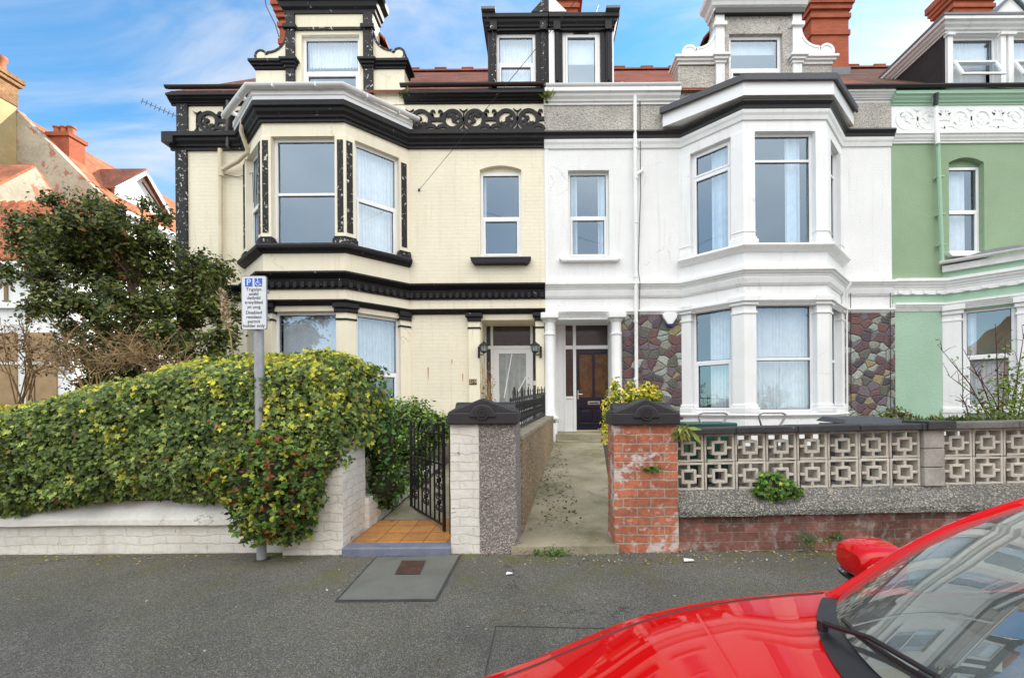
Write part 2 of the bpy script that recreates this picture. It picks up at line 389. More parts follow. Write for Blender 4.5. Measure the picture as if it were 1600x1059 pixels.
def roofmat(name, col, moss=0.3, h=0.10, w=0.17, lich=0.0):
    m, n = newmat(name)
    bt = n.new('TexBrick', n.uv, (1, 1, 1), (0.68, 0.66, 0.64), (0.35, 0.3, 0.3), i_Scale=1.0, i_Mortar_Size=0.006, i_Mortar_Smooth=0.2, i_Brick_Width=w, i_Row_Height=h)
    no = n.new('TexNoise', n.obj, i_Scale=1.4, i_Detail=6.0)
    c = n.mix(n.sstep(no.outputs[0], 0.35, 0.65), mul(col, 0.75), mul(col, 1.15)); c = n.mix(1.0, c, bt.outputs[0], 'MULTIPLY')
    mn = n.new('TexNoise', n.obj, i_Scale=3.5, i_Detail=7.0, i_Roughness=0.7)
    c = n.mix(n.math('MULTIPLY', n.sstep(mn.outputs[0], 0.5, 0.68), moss), c, (0.07, 0.065, 0.03))
    if lich:
        ln = n.new('TexNoise', n.obj, i_Scale=9.0, i_Detail=3.0); c = n.mix(n.sstep(ln.outputs[0], 0.69, 0.72), c, (0.5, 0.48, 0.42))
    n.put(n.bsdf.inputs['Base Color'], c); n.bsdf.inputs['Roughness'].default_value = 0.85
    sv = n.new('SeparateXYZ', n.uv); saw = n.math('FRACT', n.math('DIVIDE', sv.outputs[1], h))
    hh = n.math('ADD', n.math('SUBTRACT', 1.0, saw), n.math('MULTIPLY', bt.outputs[1], -0.6))
    b = n.new('Bump', i_Strength=0.9, i_Distance=0.02, i_Height=hh.outputs[0]); n.put(n.bsdf.inputs['Normal'], b)
    return m
M['roof_old'] = roofmat('mossy_brown_red_tiles', (0.28, 0.09, 0.045), 0.5, lich=1)
M['roof_red'] = roofmat('dark_red_roof_tiles', (0.36, 0.10, 0.045), 0.2)
M['roof_moss'] = roofmat('moss_covered_brown_tiles', (0.20, 0.085, 0.045), 0.7, lich=1)
M['roof_orange'] = roofmat('orange_clay_tiles', (0.50, 0.155, 0.065), 0.12, h=0.2, w=0.3)
M['terracotta'] = surf('terracotta', (0.42, 0.14, 0.06), 0.7, 0.15, 3)
M['weathered'] = surf('weathered_yellow_render', (0.42, 0.37, 0.28), 0.9, 0.25, 0.5, 0.1, 8, 0.6, 10, 0.03, spots=((0.9, 0.53, 0.58, (0.33, 0.15, 0.10), 0.8), (1.6, 0.6, 0.66, (0.30, 0.26, 0.18), 0.4)))
M['yellow_render'] = surf('yellowed_chimney_render', (0.48, 0.38, 0.19), 0.9, 0.2, 0.6, 0.1, 8, 0.5, 10, 0.03)
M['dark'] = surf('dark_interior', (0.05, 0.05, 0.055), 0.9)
M['gutter_grey'] = surf('grey_white_plastic_gutter', (0.82, 0.82, 0.80), 0.4, 0.1, 3)
M['gutter_brown'] = surf('brown_plastic_gutter', (0.045, 0.028, 0.026), 0.35, 0.1, 3)
M['gutter_black'] = surf('black_plastic_gutter', (0.02, 0.02, 0.022), 0.35, 0.1, 3)
M['pipe_cream'] = surf('cream_painted_pipe', (0.70, 0.62, 0.45), 0.5, 0.1, 3, streak=((0.4, 0.25, 0.12), 0.3))
M['lead'] = surf('grey_lead_sheet', (0.16, 0.17, 0.19), 0.55, 0.15, 3)
M['fascia_dark'] = surf('dark_grey_roof_edge', (0.05, 0.053, 0.062), 0.5, 0.08, 3)
M['slate_dark'] = surf('dark_slate_hung_cheek', (0.035, 0.026, 0.024), 0.7, 0.2, 2, brick=dict(w=0.25, h=0.16, mortar=0.004, mc=(0.5,) * 3, bh=0.7))
M['rail'] = surf('black_wrought_iron', (0.014, 0.012, 0.012), 0.45, 0.2, 5, spots=((30, 0.66, 0.7, (0.12, 0.05, 0.025), 0.3),))
M['cap'] = surf('black_painted_capstone', (0.022, 0.021, 0.024), 0.55, 0.2, 4, 0.15, 30, 0.5, 60, 0.004, spots=((10, 0.66, 0.72, (0.10, 0.10, 0.10), 0.6), (6, 0.72, 0.73, (0.4, 0.4, 0.4), 0.2)))
M['coping_black'] = surf('black_concrete_coping', (0.035, 0.034, 0.037), 0.6, 0.25, 4, 0.2, 40, 0.5, 60, 0.006, spots=((16, 0.66, 0.70, (0.3, 0.29, 0.27), 0.4),))
M['block'] = surf('weathered_concrete_screen_block', (0.60, 0.555, 0.475), 0.9, 0.2, 2.6, 0.15, 40, 0.5, 70, 0.004, spots=((5, 0.62, 0.78, (0.36, 0.32, 0.26), 0.5),))
M['pier'] = surf('grey_concrete_pier_block', (0.40, 0.37, 0.33), 0.9, 0.25, 3, 0.15, 40, 0.6, 60, 0.006, spots=((4, 0.6, 0.75, (0.20, 0.19, 0.17), 0.5),))
M['stone_cope'] = surf('buff_stone_coping', (0.27, 0.235, 0.165), 0.9, 0.2, 3, 0.15, 40, 0.6, 60, 0.006, spots=((5, 0.58, 0.7, (0.10, 0.10, 0.06), 0.5),))
M['path'] = surf('stained_concrete_path', (0.34, 0.305, 0.21), 0.95, 0.3, 1.2, 0.22, 70, 0.7, 140, 0.005, crack=0.6, spots=((1.3, 0.46, 0.70, (0.15, 0.145, 0.075), 0.6), (5, 0.58, 0.68, (0.12, 0.115, 0.06), 0.9)))
M['slab'] = surf('grey_concrete_patch', (0.155, 0.155, 0.132), 0.95, 0.18, 2, 0.25, 120, 0.6, 200, 0.004, spots=((2.5, 0.55, 0.75, (0.11, 0.12, 0.08), 0.5),))
M['tar'] = surf('black_tar_seam', (0.05, 0.049, 0.045), 0.9, 0.3, 8)
M['rust'] = surf('rusty_iron_cover', (0.11, 0.048, 0.028), 0.85, 0.3, 8, 0.2, 60, brick=dict(w=0.03, h=0.015, mortar=0.003, mc=(0.5,) * 3, bh=1))
M['tile'] = surf('orange_quarry_tiles', (0.60, 0.28, 0.09), 0.6, 0.25, 2.5, 0.15, 30, 0.2, 40, 0.004, brick=dict(w=0.235, h=0.235, mortar=0.006, off=0.0, c2=(0.8, 0.78, 0.75), mc=(0.35, 0.4, 0.5), bh=0.7), spots=((2.5, 0.58, 0.7, (0.20, 0.10, 0.045), 0.5),))
M['edging'] = surf('blue_grey_edging_tile', (0.17, 0.19, 0.25), 0.45, 0.15, 6, spots=((20, 0.68, 0.72, (0.4, 0.4, 0.42), 0.3),))
M['soil'] = surf('dark_garden_soil', (0.075, 0.058, 0.04), 0.95, 0.3, 4, 0.3, 30, 1.0, 20, 0.03)
M['cladding'] = None
def crazy():
    m, n = newmat('crazy_paving_stone_cladding')
    no = n.new('TexNoise', n.uv, i_Scale=5.0, i_Detail=2.0)
    uvd = n.new('VectorMath', n.uv, n.new('VectorMath', n.new('VectorMath', no.outputs['Color'], (0.5, 0.5, 0.5), operation='SUBTRACT'), None, operation='SCALE').outputs[0], operation='ADD')
    sc = [x for x in n.t.nodes if x.type == 'VECT_MATH' and x.operation == 'SCALE'][0]; sc.inputs['Scale'].default_value = 0.10
    mp = n.new('Mapping', uvd); mp.inputs['Scale'].default_value = (4.7, 5.6, 1)
    v = n.new('TexVoronoi', mp, i_Scale=1.0, voronoi_dimensions='2D'); e = n.new('TexVoronoi', mp, i_Scale=1.0, voronoi_dimensions='2D', feature='DISTANCE_TO_EDGE')
    val = n.new('SeparateColor', v.outputs['Color']).outputs[0]
    c = n.ramp(val, [(0.0, lin('5f474c')), (0.14, lin('8f9a92')), (0.28, lin('6c6068')), (0.40, lin('5a5c54')), (0.52, lin('a4aaa0')), (0.60, lin('6b4c4c')), (0.70, lin('84847c')), (0.80, lin('4c444c')), (0.93, lin('8f8262'))], 'CONSTANT')
    fn = n.new('TexNoise', n.uv, i_Scale=22.0, i_Detail=6.0, i_Roughness=0.7)
    c = n.mix(1.0, c, n.ramp(fn.outputs[0], [(0.3, (0.5,) * 3), (0.72, (1.5,) * 3)]), 'MULTIPLY')
    ed = n.sstep(e.outputs['Distance'], 0.02, 0.045)
    c = n.mix(ed, lin('5f5a4c'), c)
    n.put(n.bsdf.inputs['Base Color'], c); n.bsdf.inputs['Roughness'].default_value = 0.7
    hh = n.math('ADD', n.sstep(e.outputs['Distance'], 0.02, 0.14), n.math('MULTIPLY', fn.outputs[0], 0.5))
    n.put(n.bsdf.inputs['Normal'], n.new('Bump', i_Strength=0.8, i_Distance=0.025, i_Height=hh.outputs[0]))
    return m
M['cladding'] = crazy()
def asphalt():
    m, n = newmat('worn_asphalt_with_moss')
    v = n.new('TexVoronoi', n.obj, i_Scale=210.0); val = n.new('SeparateColor', v.outputs['Color']).outputs[0]
    c = n.ramp(val, [(0, (0.055, 0.052, 0.042)), (0.45, (0.105, 0.099, 0.080)), (0.8, (0.16, 0.151, 0.124)), (1, (0.32, 0.305, 0.26))])
    no = n.new('TexNoise', n.obj, i_Scale=0.9, i_Detail=7.0, i_Roughness=0.62)
    c = n.mix(1.0, c, n.ramp(no.outputs[0], [(0.3, (0.72,) * 3), (0.7, (1.2,) * 3)]), 'MULTIPLY')
    sy = n.new('SeparateXYZ', n.obj)
    near = n.sstep(sy.outputs[1], 2.9, 4.0)       # moss grows where nobody walks, along the wall foot
    mn = n.new('TexNoise', n.obj, i_Scale=2.4, i_Detail=8.0, i_Roughness=0.7)
    mo = n.math('MULTIPLY', n.sstep(mn.outputs[0], 0.46, 0.66), n.math('ADD', n.math('MULTIPLY', near, 0.75), 0.16))
    c = n.mix(mo, c, (0.115, 0.115, 0.030))
    c = n.mix(n.math('MULTIPLY', cracks(n, 0.55, 0.5, 0.006), 0.7), c, (0.02, 0.02, 0.018))
    pt = n.new('TexNoise', n.obj, i_Scale=0.45, i_Detail=3.0, i_Distortion=1.0); c = n.mix(n.math('MULTIPLY', n.sstep(pt.outputs[0], 0.55, 0.60), 0.22), c, (0.045, 0.044, 0.04))
    st = n.new('TexNoise', n.obj, i_Scale=5.0, i_Detail=3.0); c = n.mix(n.math('MULTIPLY', n.sstep(st.outputs[0], 0.72, 0.74), 0.5), c, (0.2, 0.2, 0.19))
    n.put(n.bsdf.inputs['Base Color'], c); n.bsdf.inputs['Roughness'].default_value = 0.9
    fn = n.new('TexNoise', n.obj, i_Scale=160.0, i_Detail=3.0)
    n.put(n.bsdf.inputs['Normal'], n.new('Bump', i_Strength=0.9, i_Distance=0.006, i_Height=n.math('ADD', fn.outputs[0], n.math('MULTIPLY', v.outputs['Distance'], 0.8)).outputs[0]))
    return m
M['asphalt'] = asphalt()
def glassmat(name, refl=0.09, tint=(0.90, 0.94, 0.97), gcol=(0.68, 0.85, 1.0), rough=0.0, wavy=0.25, haze=0.0):
    m = bpy.data.materials.new(name); m.use_nodes = True; t = m.node_tree; t.nodes.clear(); n = N(t)
    tr = n.new('BsdfTransparent', tint); gl = n.new('BsdfGlossy', gcol, rough)
    fa = n.new('LayerWeight', 0.5).outputs['Facing']; f = n.math('ADD', n.math('MULTIPLY', n.math('POWER', fa, 4.5), 0.9), refl + 0.05, clamp=True)
    if wavy:
        tc = n.new('TexCoord').outputs['Object']; no = n.new('TexNoise', tc, i_Scale=1.7, i_Detail=1.0)
        b = n.new('Bump', i_Strength=wavy, i_Distance=0.01, i_Height=no.outputs[0]); n.put(gl.inputs['Normal'], b)
    sh = n.new('MixShader', f, tr, gl)
    if haze: sh = n.new('MixShader', haze, sh, n.new('BsdfDiffuse', (0.55, 0.58, 0.54)))  # haze as an even pale diffuse layer over the glass
    n.new('OutputMaterial', sh); return m
M['pane'] = glassmat('window_glass', 0.17)
M['curtain'] = None
def cloth(name, col, trans=0.35):
    m, n = newmat(name); no = n.new('TexNoise', n.obj, i_Scale=8.0, i_Detail=4.0)
    c = n.mix(n.sstep(no.outputs[0], 0.3, 0.7), mul(col, 0.9), col)
    n.put(n.bsdf.inputs['Base Color'], c); n.bsdf.inputs['Roughness'].default_value = 0.95; return m
M['net'] = cloth('white_net_curtain', (0.85, 0.87, 0.88)); M['drape'] = cloth('pale_blue_drape', (0.70, 0.80, 0.86)); M['blind'] = cloth('pale_roller_blind', (0.72, 0.76, 0.80))
M['white_old'] = surf('flaking_white_paint', (0.75, 0.74, 0.69), 0.75, 0.12, 2.0, 0.06, 25, 0.5, 18, 0.012, crack=0.8, spots=((7, 0.66, 0.69, (0.34, 0.30, 0.26), 0.9), (2.2, 0.58, 0.75, (0.55, 0.53, 0.44), 0.5)))
M['ply'] = surf('plywood_board', (0.36, 0.24, 0.125), 0.8, 0.2, 2)
M['wood_door'] = surf('varnished_brown_glass_panel', (0.13, 0.062, 0.022), 0.25, 0.35, 6, 0.2, 14, 0.6, 8, 0.02)
M['navy'] = surf('navy_black_door_paint', (0.012, 0.013, 0.028), 0.25, 0.1, 3)
M['chrome'] = surf('brushed_metal', (0.55, 0.55, 0.56), 0.3, 0.05, 4, metal=1.0)
M['galv'] = surf('galvanised_grey_post', (0.36, 0.38, 0.40), 0.5, 0.12, 5, 0.08, 30, metal=0.35, spots=((8, 0.7, 0.74, (0.16, 0.15, 0.14), 0.4),))
M['obsc'] = surf('obscured_dark_glass', (0.055, 0.045, 0.042), 0.12, 0.2, 5, 0.1, 30, 0.7, 22, 0.01, coat=0.3)
M['glass_grey'] = surf('frosted_grey_glass', (0.33, 0.37, 0.37), 0.25, 0.15, 6, 0.05, 40, 0.3, 60, 0.004, streak=((0.6, 0.65, 0.66), 0.6))
# ================================================================== ground
def struct(name, mb, mat, **k): return tag(mb.build(name, mat, **k), kind='structure')
def sheet(pts): m = MB(); m.poly(pts); return m
struct('ground', sheet([(-300, -250, -0.16), (300, -250, -0.16), (300, 400, -0.16), (-300, 400, -0.16)]), M['soil'])
struct('road', sheet([(-60, -6.2, -0.135), (60, -6.2, -0.135), (60, 1.75, -0.135), (-60, 1.75, -0.135)]), M['asphalt'])
m = MB()
for i in range(-20, 20): m.box(i * 0.915, i * 0.915 + 0.905, 1.75, 1.88, -0.15, 0.0)
struct('kerb', m, M['pier'], bevel=0.01)
m = MB(); m.box(-60, 60, 1.88, 4.9, -0.15, 0.0); struct('pavement', m, M['asphalt'])
# house platform and gardens (gentle rise from the wall to the doors)
def rise(y): return 0.03 + 0.57 * min(1, max(0, (y - 4.5) / 4.7))
def gsheet(x0, x1, y0, y1, dz):
    m = MB(); ny = 8
    for i in range(ny):
        a, b = y0 + (y1 - y0) * i / ny, y0 + (y1 - y0) * (i + 1) / ny
        m.poly([(x0, a, rise(a) + dz), (x1, a, rise(a) + dz), (x1, b, rise(b) + dz), (x0, b, rise(b) + dz)])
    return m
struct('garden_ground', gsheet(-60, 30, 4.3, 10.9, 0.0), M['soil'])
# skewed straight lines of the path
def lx(Y): return -0.24 + (Y - 4.05) * (0.24 + 0.26) / (8.9 - 4.05)        # wall face left of the white house path
def rx(Y): return 0.74 + (Y - 4.05) * 0.60 / 5.15
m = MB(); K = [4.02, 4.5, 5.2, 6, 6.8, 7.6, 8.4, 9.25]
for a, b in zip(K, K[1:]):
    za, zb = rise(a) + 0.045, rise(b) + 0.045
    m.hexa([(lx(a) - 0.05, a, -0.1), (rx(a), a, -0.1), (rx(b), b, -0.1), (lx(b) - 0.05, b, -0.1), (lx(a) - 0.05, a, za), (rx(a), a, za), (rx(b), b, zb), (lx(b) - 0.05, b, zb)])
struct('concrete_path', m, M['path'])
# tiled entrance of the cream house and its grey path
m = MB(); a, b = 4.16, 4.9
m.hexa([(-1.9, a, -0.1), (-0.88, a, -0.1), (-0.86, b, -0.1), (-1.9, b, -0.1), (-1.9, a, 0.075), (-0.88, a, 0.075), (-0.86, b, 0.105), (-1.9, b, 0.105)])
struct('tiled_entrance', m, M['tile'])
m = MB(); m.box(-1.90, -0.87, 4.0, 4.16, -0.05, 0.082); struct('threshold_edging', m, M['edging'], bevel=0.012)
m = MB(); KP = [4.9, 5.5, 6.2, 7, 8, 9.3]
for a, b in zip(KP, KP[1:]):
    u0, u1 = (a - 4.9) / 4.4, (b - 4.9) / 4.4; m.poly([(-1.85 + .35 * u0, a, rise(a) + .03), (-0.7 + .55 * u0, a, rise(a) + .03), (-0.7 + .55 * u1, b, rise(b) + .03), (-1.85 + .35 * u1, b, rise(b) + .03)])
struct('garden_path', m, M['path'])
# concrete patch with tar seams in the pavement
pq = [gnd(*p) for p in ((526, 939), (681, 938), (719, 867), (588, 871))]
cen = sum(pq, Vector()) / 4
def grow(q, k, z): return [(c.x + (c - cen).normalized().x * k, c.y + (c - cen).normalized().y * k, z) for c in q]
struct('tar_seam', sheet(grow(pq, 0.022, 0.004)), M['tar'])
struct('concrete_patch', sheet(grow(pq, -0.012, 0.008)), M['slab'])
m = MB()
for a, b in (((775, 978), (905, 981)), ((775, 978), (757, 1059)), ((905, 981), (1400, 990))):
    p, q = gnd(*a), gnd(*b); d = (q - p).normalized() * 0.0035; w = Vector((-d.y, d.x, 0))
    m.poly([(p.x - w.x, p.y - w.y, 0.004), (q.x - w.x, q.y - w.y, 0.004), (q.x + w.x, q.y + w.y, 0.004), (p.x + w.x, p.y + w.y, 0.004)])
struct('pavement_seam', m, M['tar'])
c0, c1, c2, c3 = [gnd(*p) for p in ((619, 898), (655, 898), (664, 878), (629, 878))]
t = thing('access_cover', 'small rusty square iron cover set in the grey concrete pavement patch', 'access cover', (c0 + c2) / 2)
sheet([(p.x, p.y, 0.0125) for p in (c0, c1, c2, c3)]).build('lid', M['rust'], t)
m = MB(); k = (c0 + c2) / 2
for p, q in ((c0, c1), (c1, c2), (c2, c3), (c3, c0)):
    po, qo = p + (p - k) * 0.09, q + (q - k) * 0.09
    m.poly([(p.x, p.y, 0.0135), (q.x, q.y, 0.0135), (qo.x, qo.y, 0.0135), (po.x, po.y, 0.0135)])
m.build('frame', M['tar'], t)

# ================================================================== window kit
def curtain(F, s0, s1, z0, z1, d, amp=0.03, wl=0.14, ph=0):
    m = MB(F); n = max(6, int((s1 - s0) / 0.022)); P = []
    for i in range(n + 1):
        s = s0 + (s1 - s0) * i / n
        P.append((s, d + amp * math.sin(2 * math.pi * s / wl + ph + 0.9 * math.sin(s * 9)) + amp * 0.4 * math.sin(s * 97)))
    for i in range(n):
        (a, da), (b, db) = P[i], P[i + 1]; m.poly([(a, da, z0), (b, db, z0), (b, db, z1), (a, da, z1)])
    return m
def window(house, F, s0, s1, z0, z1, rec=0.1, tr=None, fw=0.065, sash='low', cur=(), open_low=False, mat=None, name='window', vent=False):
    """frame at depth -rec; tr = height fraction of the transom; sash: which light carries its own inner frame"""
    mat = mat or M['upvc']; m = MB(F); d0, d1 = -rec - 0.06, -rec
    m.box(s0, s0 + fw, d0, d1, z0, z1); m.box(s1 - fw, s1, d0, d1, z0, z1)
    m.box(s0 + fw, s1 - fw, d0, d1, z0, z0 + fw); m.box(s0 + fw, s1 - fw, d0, d1, z1 - fw, z1)
    lights = [(z0 + fw, z1 - fw)]
    if tr:
        zt = z0 + (z1 - z0) * tr; m.box(s0 + fw, s1 - fw, d0, d1 + 0.004, zt - fw * 0.45, zt + fw * 0.45)
        lights = [(z0 + fw, zt - fw * 0.45), (zt + fw * 0.45, z1 - fw)]
    glass = []
    for k, (a, b) in enumerate(lights):
        sw = 0.045 if (sash == 'all' or (sash == 'low' and k == 0 and tr) or (sash == 'top' and k == 1)) else 0.0
        if k == 0 and open_low: continue
        x0, x1 = s0 + fw, s1 - fw
        if sw:
            e0, e1 = d0 + 0.01, d1 + 0.014
            m.box(x0, x0 + sw, e0, e1, a, b); m.box(x1 - sw, x1, e0, e1, a, b); m.box(x0 + sw, x1 - sw, e0, e1, a, a + sw); m.box(x0 + sw, x1 - sw, e0, e1, b - sw, b)
        glass.append((x0 + sw, x1 - sw, a + sw, b - sw))
    w = m.build(name, mat, house, bevel=0.006)
    g = MB(F)
    for a, b, c, e in glass: g.poly([(a, -rec - 0.032, c), (b, -rec - 0.032, c), (b, -rec - 0.032, e), (a, -rec - 0.032, e)])
    g.build('pane', M['pane'], w, fix=False)
    gk = MB(F)
    for a, b, c, e in glass:
        for q in ((a, a + 0.012, c, e), (b - 0.012, b, c, e), (a + 0.012, b - 0.012, c, c + 0.012), (a + 0.012, b - 0.012, e - 0.012, e)): gk.box(q[0], q[1], -rec - 0.03, -rec - 0.022, q[2], q[3])
    gk.build('gasket', M['tar'], w)
    if vent: MB(F).box((s0 + s1) / 2 - 0.18, (s0 + s1) / 2 + 0.18, d1, d1 + 0.018, vent, vent + 0.022).build('vent', M['gutter_black'], w)
    for cu in cur:
        kind, a, b = cu[0], cu[1], cu[2]; lo = cu[3] if len(cu) > 3 else 0.0; hi = cu[4] if len(cu) > 4 else 1.0
        S0, S1 = s0 + (s1 - s0) * a, s0 + (s1 - s0) * b
        if kind == 'blind': MB(F).box(S0, S1, -rec - 0.16, -rec - 0.15, z0 + (z1 - z0) * lo, z1 - 0.02).build('blind', M['blind'], w)
        else:
            curtain(F, S0, S1, z0 + (z1 - z0) * lo, z0 + (z1 - z0) * hi, -rec - 0.17, 0.022 if kind == 'net' else 0.035, 0.07 if kind == 'net' else 0.17).build('curtain', M[kind], w, smooth=True)
    return w

def arch_fill(m, s0, s1, zt, rise, rev, d=0.0):
    """rounds the head of an opening that was cut square up to zt + rise"""
    mid = (s0 + s1) / 2; k = 8; cv = lambda t: (s0 + (s1 - s0) * t, zt + rise * (1 - (2 * t - 1) ** 2))
    m.prism([(s0, zt + rise)] + [cv(0.5 - 0.5 * i / k) for i in range(k + 1)], -rev, d); m.prism([(s1, zt + rise)] + [cv(0.5 + 0.5 * i / k) for i in range(k + 1)], -rev, d)
def mould(d, z0, z1, k=3):
    """stepped cornice profile: z1 top with reach d, narrowing down to z0"""
    h = z1 - z0
    return [(0, z1), (d, z1), (d, z1 - 0.28 * h), (d * 0.78, z1 - 0.36 * h), (d * 0.70, z1 - 0.52 * h), (d * 0.48, z1 - 0.68 * h), (d * 0.42, z1 - 0.80 * h), (d * 0.25, z1 - 0.84 * h), (d * 0.25, z0), (0, z0)]
def band(d, z0, z1): return [(-0.02, z1), (d, z1), (d, z0), (-0.02, z0)]
def gutter_prof(d, z, r=0.062):
    P = [(d + r + r * math.cos(a), z + r * math.sin(a)) for a in [math.pi + math.pi * i / 8 for i in range(9)]]
    return P + [(d + 2 * r - 0.008, z), (d + 0.008, z)]
class Bay:
    def __init__(s, wl, fl, fr, wr):
        s.pts = [(wl, D2), (fl, DF), (fr, DF), (wr, D2)]
        s.fr = [Frame(*s.pts[i], s.pts[i + 1][0] - s.pts[i][0], s.pts[i + 1][1] - s.pts[i][1]) for i in range(3)]
    def path(s, x0, x1): return [(x0, D2), *s.pts, (x1, D2)]
    def corner(s, mb, i, w, t, z0, z1):         # post at bay corner i (1 or 2)
        A, B = s.fr[i - 1], s.fr[i]
        a0 = A(A.L - w, t, 0)[:2]; b0 = B(w, t, 0)[:2]; a1 = A(A.L - w, -0.16, 0)[:2]; b1 = B(w, -0.16, 0)[:2]
        P = Vector(s.pts[i]); n1, n2 = Vector(A.n), Vector(B.n); mt = (n1 + n2) / (1 + n1.dot(n2))
        o = P + mt * t; q = P - mt * 0.16
        mb.vprism([a0, tuple(o), b0, b1, tuple(q), a1], z0, z1)
    def wallpost(s, mb, right, w, t, z0, z1):
        A = s.fr[2] if right else s.fr[0]
        if right: a = [A(A.L - w, t, 0)[:2], A(A.L + 0.02, t, 0)[:2], A(A.L + 0.12, -0.16, 0)[:2], A(A.L - w, -0.16, 0)[:2]]
        else: a = [A(-0.02, t, 0)[:2], A(w, t, 0)[:2], A(w, -0.16, 0)[:2], A(-0.12, -0.16, 0)[:2]]
        mb.vprism(a, z0, z1)
def shell(house, x0, x1, mat, zt=8.7, back=18.6, name='rear_wall'):
    m = MB(); m.poly([(x0, back, 0), (x0, back, zt), (x1, back, zt), (x1, back, 0)]); m.poly([(x0, D2, 0), (x0, back, 0), (x0, back, zt), (x0, D2, zt)])
    m.poly([(x1, D2, 0), (x1, D2, zt), (x1, back, zt), (x1, back, 0)])
    m.poly([(x0, D2, zt), (x0, back, zt), (x0, (D2 + back) / 2, 12.75)]); m.poly([(x1, D2, zt), (x1, back, zt), (x1, (D2 + back) / 2, 12.75)])
    m.build(name, mat, house)
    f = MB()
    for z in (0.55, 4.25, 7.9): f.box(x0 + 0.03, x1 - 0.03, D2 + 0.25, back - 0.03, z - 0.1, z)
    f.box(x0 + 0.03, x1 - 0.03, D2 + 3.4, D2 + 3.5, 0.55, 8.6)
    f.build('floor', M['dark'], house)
RY, RZ, EZ = 14.35, 12.8, 8.72
def roofz(y): return EZ + (y - (D2 - 0.12)) * (RZ - EZ) / (RY - (D2 - 0.12))
def roof(house, x0, x1, mat, holes=()):
    m = MB(); xs = sorted({x0, x1, *[q for h in holes for q in h[:2]]})
    ya, za, t = D2 - 0.12, EZ, 0.05
    for a, b in zip(xs, xs[1:]):
        y0 = ya
        for h in holes:
            if h[0] <= a and b <= h[1]: y0 = h[2]
        z0 = roofz(y0)
        m.hexa([(a, y0, z0 - t), (b, y0, z0 - t), (b, RY, RZ - t), (a, RY, RZ - t), (a, y0, z0), (b, y0, z0), (b, RY, RZ), (a, RY, RZ)])
        m.hexa([(a, RY, RZ - t), (b, RY, RZ - t), (b, 18.8, EZ - t), (a, 18.8, EZ - t), (a, RY, RZ), (b, RY, RZ), (b, 18.8, EZ), (a, 18.8, EZ)])
    r = m.build('roof', mat, house)
    m = MB(); n = int((x1 - x0) / 0.45)
    for i in range(n):
        a = x0 + i * (x1 - x0) / n; b = a + (x1 - x0) / n - 0.012
        P = [(RY - 0.13, RZ - 0.04), (RY, RZ + 0.085), (RY + 0.13, RZ - 0.04)]
        m.hexa([(a, P[0][0], P[0][1]), (b, P[0][0], P[0][1]), (b, P[2][0], P[2][1]), (a, P[2][0], P[2][1]), (a, RY - 0.03, P[1][1]), (b, RY - 0.03, P[1][1]), (b, RY + 0.03, P[1][1]), (a, RY + 0.03, P[1][1])])
        if i % 2: m.box(a + 0.02, b - 0.02, RY - 0.05, RY + 0.05, RZ + 0.07, RZ + 0.13)
    m.build('ridge_tiles', M['roof_red'], r)
    return r
def chimney(house, x0, x1, y0, y1, z0, z1, pots=3, mat=None):
    m = MB(); m.box(x0, x1, y0, y1, z0, z1 - 0.75)
    for k, (g, a, b) in enumerate(((0.05, 0.75, 0.62), (0.0, 0.62, 0.5), (0.07, 0.5, 0.36), (0.12, 0.36, 0.22), (0.17, 0.22, 0.0))): m.box(x0 - g, x1 + g, y0 - g, y1 + g, z1 - a, z1 - b)
    m.box(x0 - 0.035, x1 + 0.035, y0 - 0.035, y1 + 0.035, z1 - 1.25, z1 - 1.1)
    c = m.build('chimney', mat or M['chim_brick'], house)
    for i in range(pots):
        m = MB(); x = x0 + (x1 - x0) * (i + 0.5) / pots
        m.lathe([(0.15, z1 + 0.0), (0.14, z1 + 0.08), (0.12, z1 + 0.1), (0.11, z1 + 0.42), (0.14, z1 + 0.44), (0.14, z1 + 0.5), (0.10, z1 + 0.5)], x, (y0 + y1) / 2, 14)
        m.build('chimney_pot', M['terracotta'], c, smooth=True)
    MB().box(x0 - 0.03, x1 + 0.03, y0 - 0.03, y1 + 0.03, z0, z0 + 0.5 * 0 + 0.28 + (0.9 * 0)).build('flashing', M['lead'], c)
    return c
def arc(cx, cz, r, a0, a1, n=14): return [(cx + r * math.cos(a0 + (a1 - a0) * i / n), cz + r * math.sin(a0 + (a1 - a0) * i / n)) for i in range(n + 1)]
def spiral(cx, cz, r0, r1, a0, a1, n=22): return [(cx + (r0 + (r1 - r0) * i / n) * math.cos(a0 + (a1 - a0) * i / n), cz + (r0 + (r1 - r0) * i / n) * math.sin(a0 + (a1 - a0) * i / n)) for i in range(n + 1)]
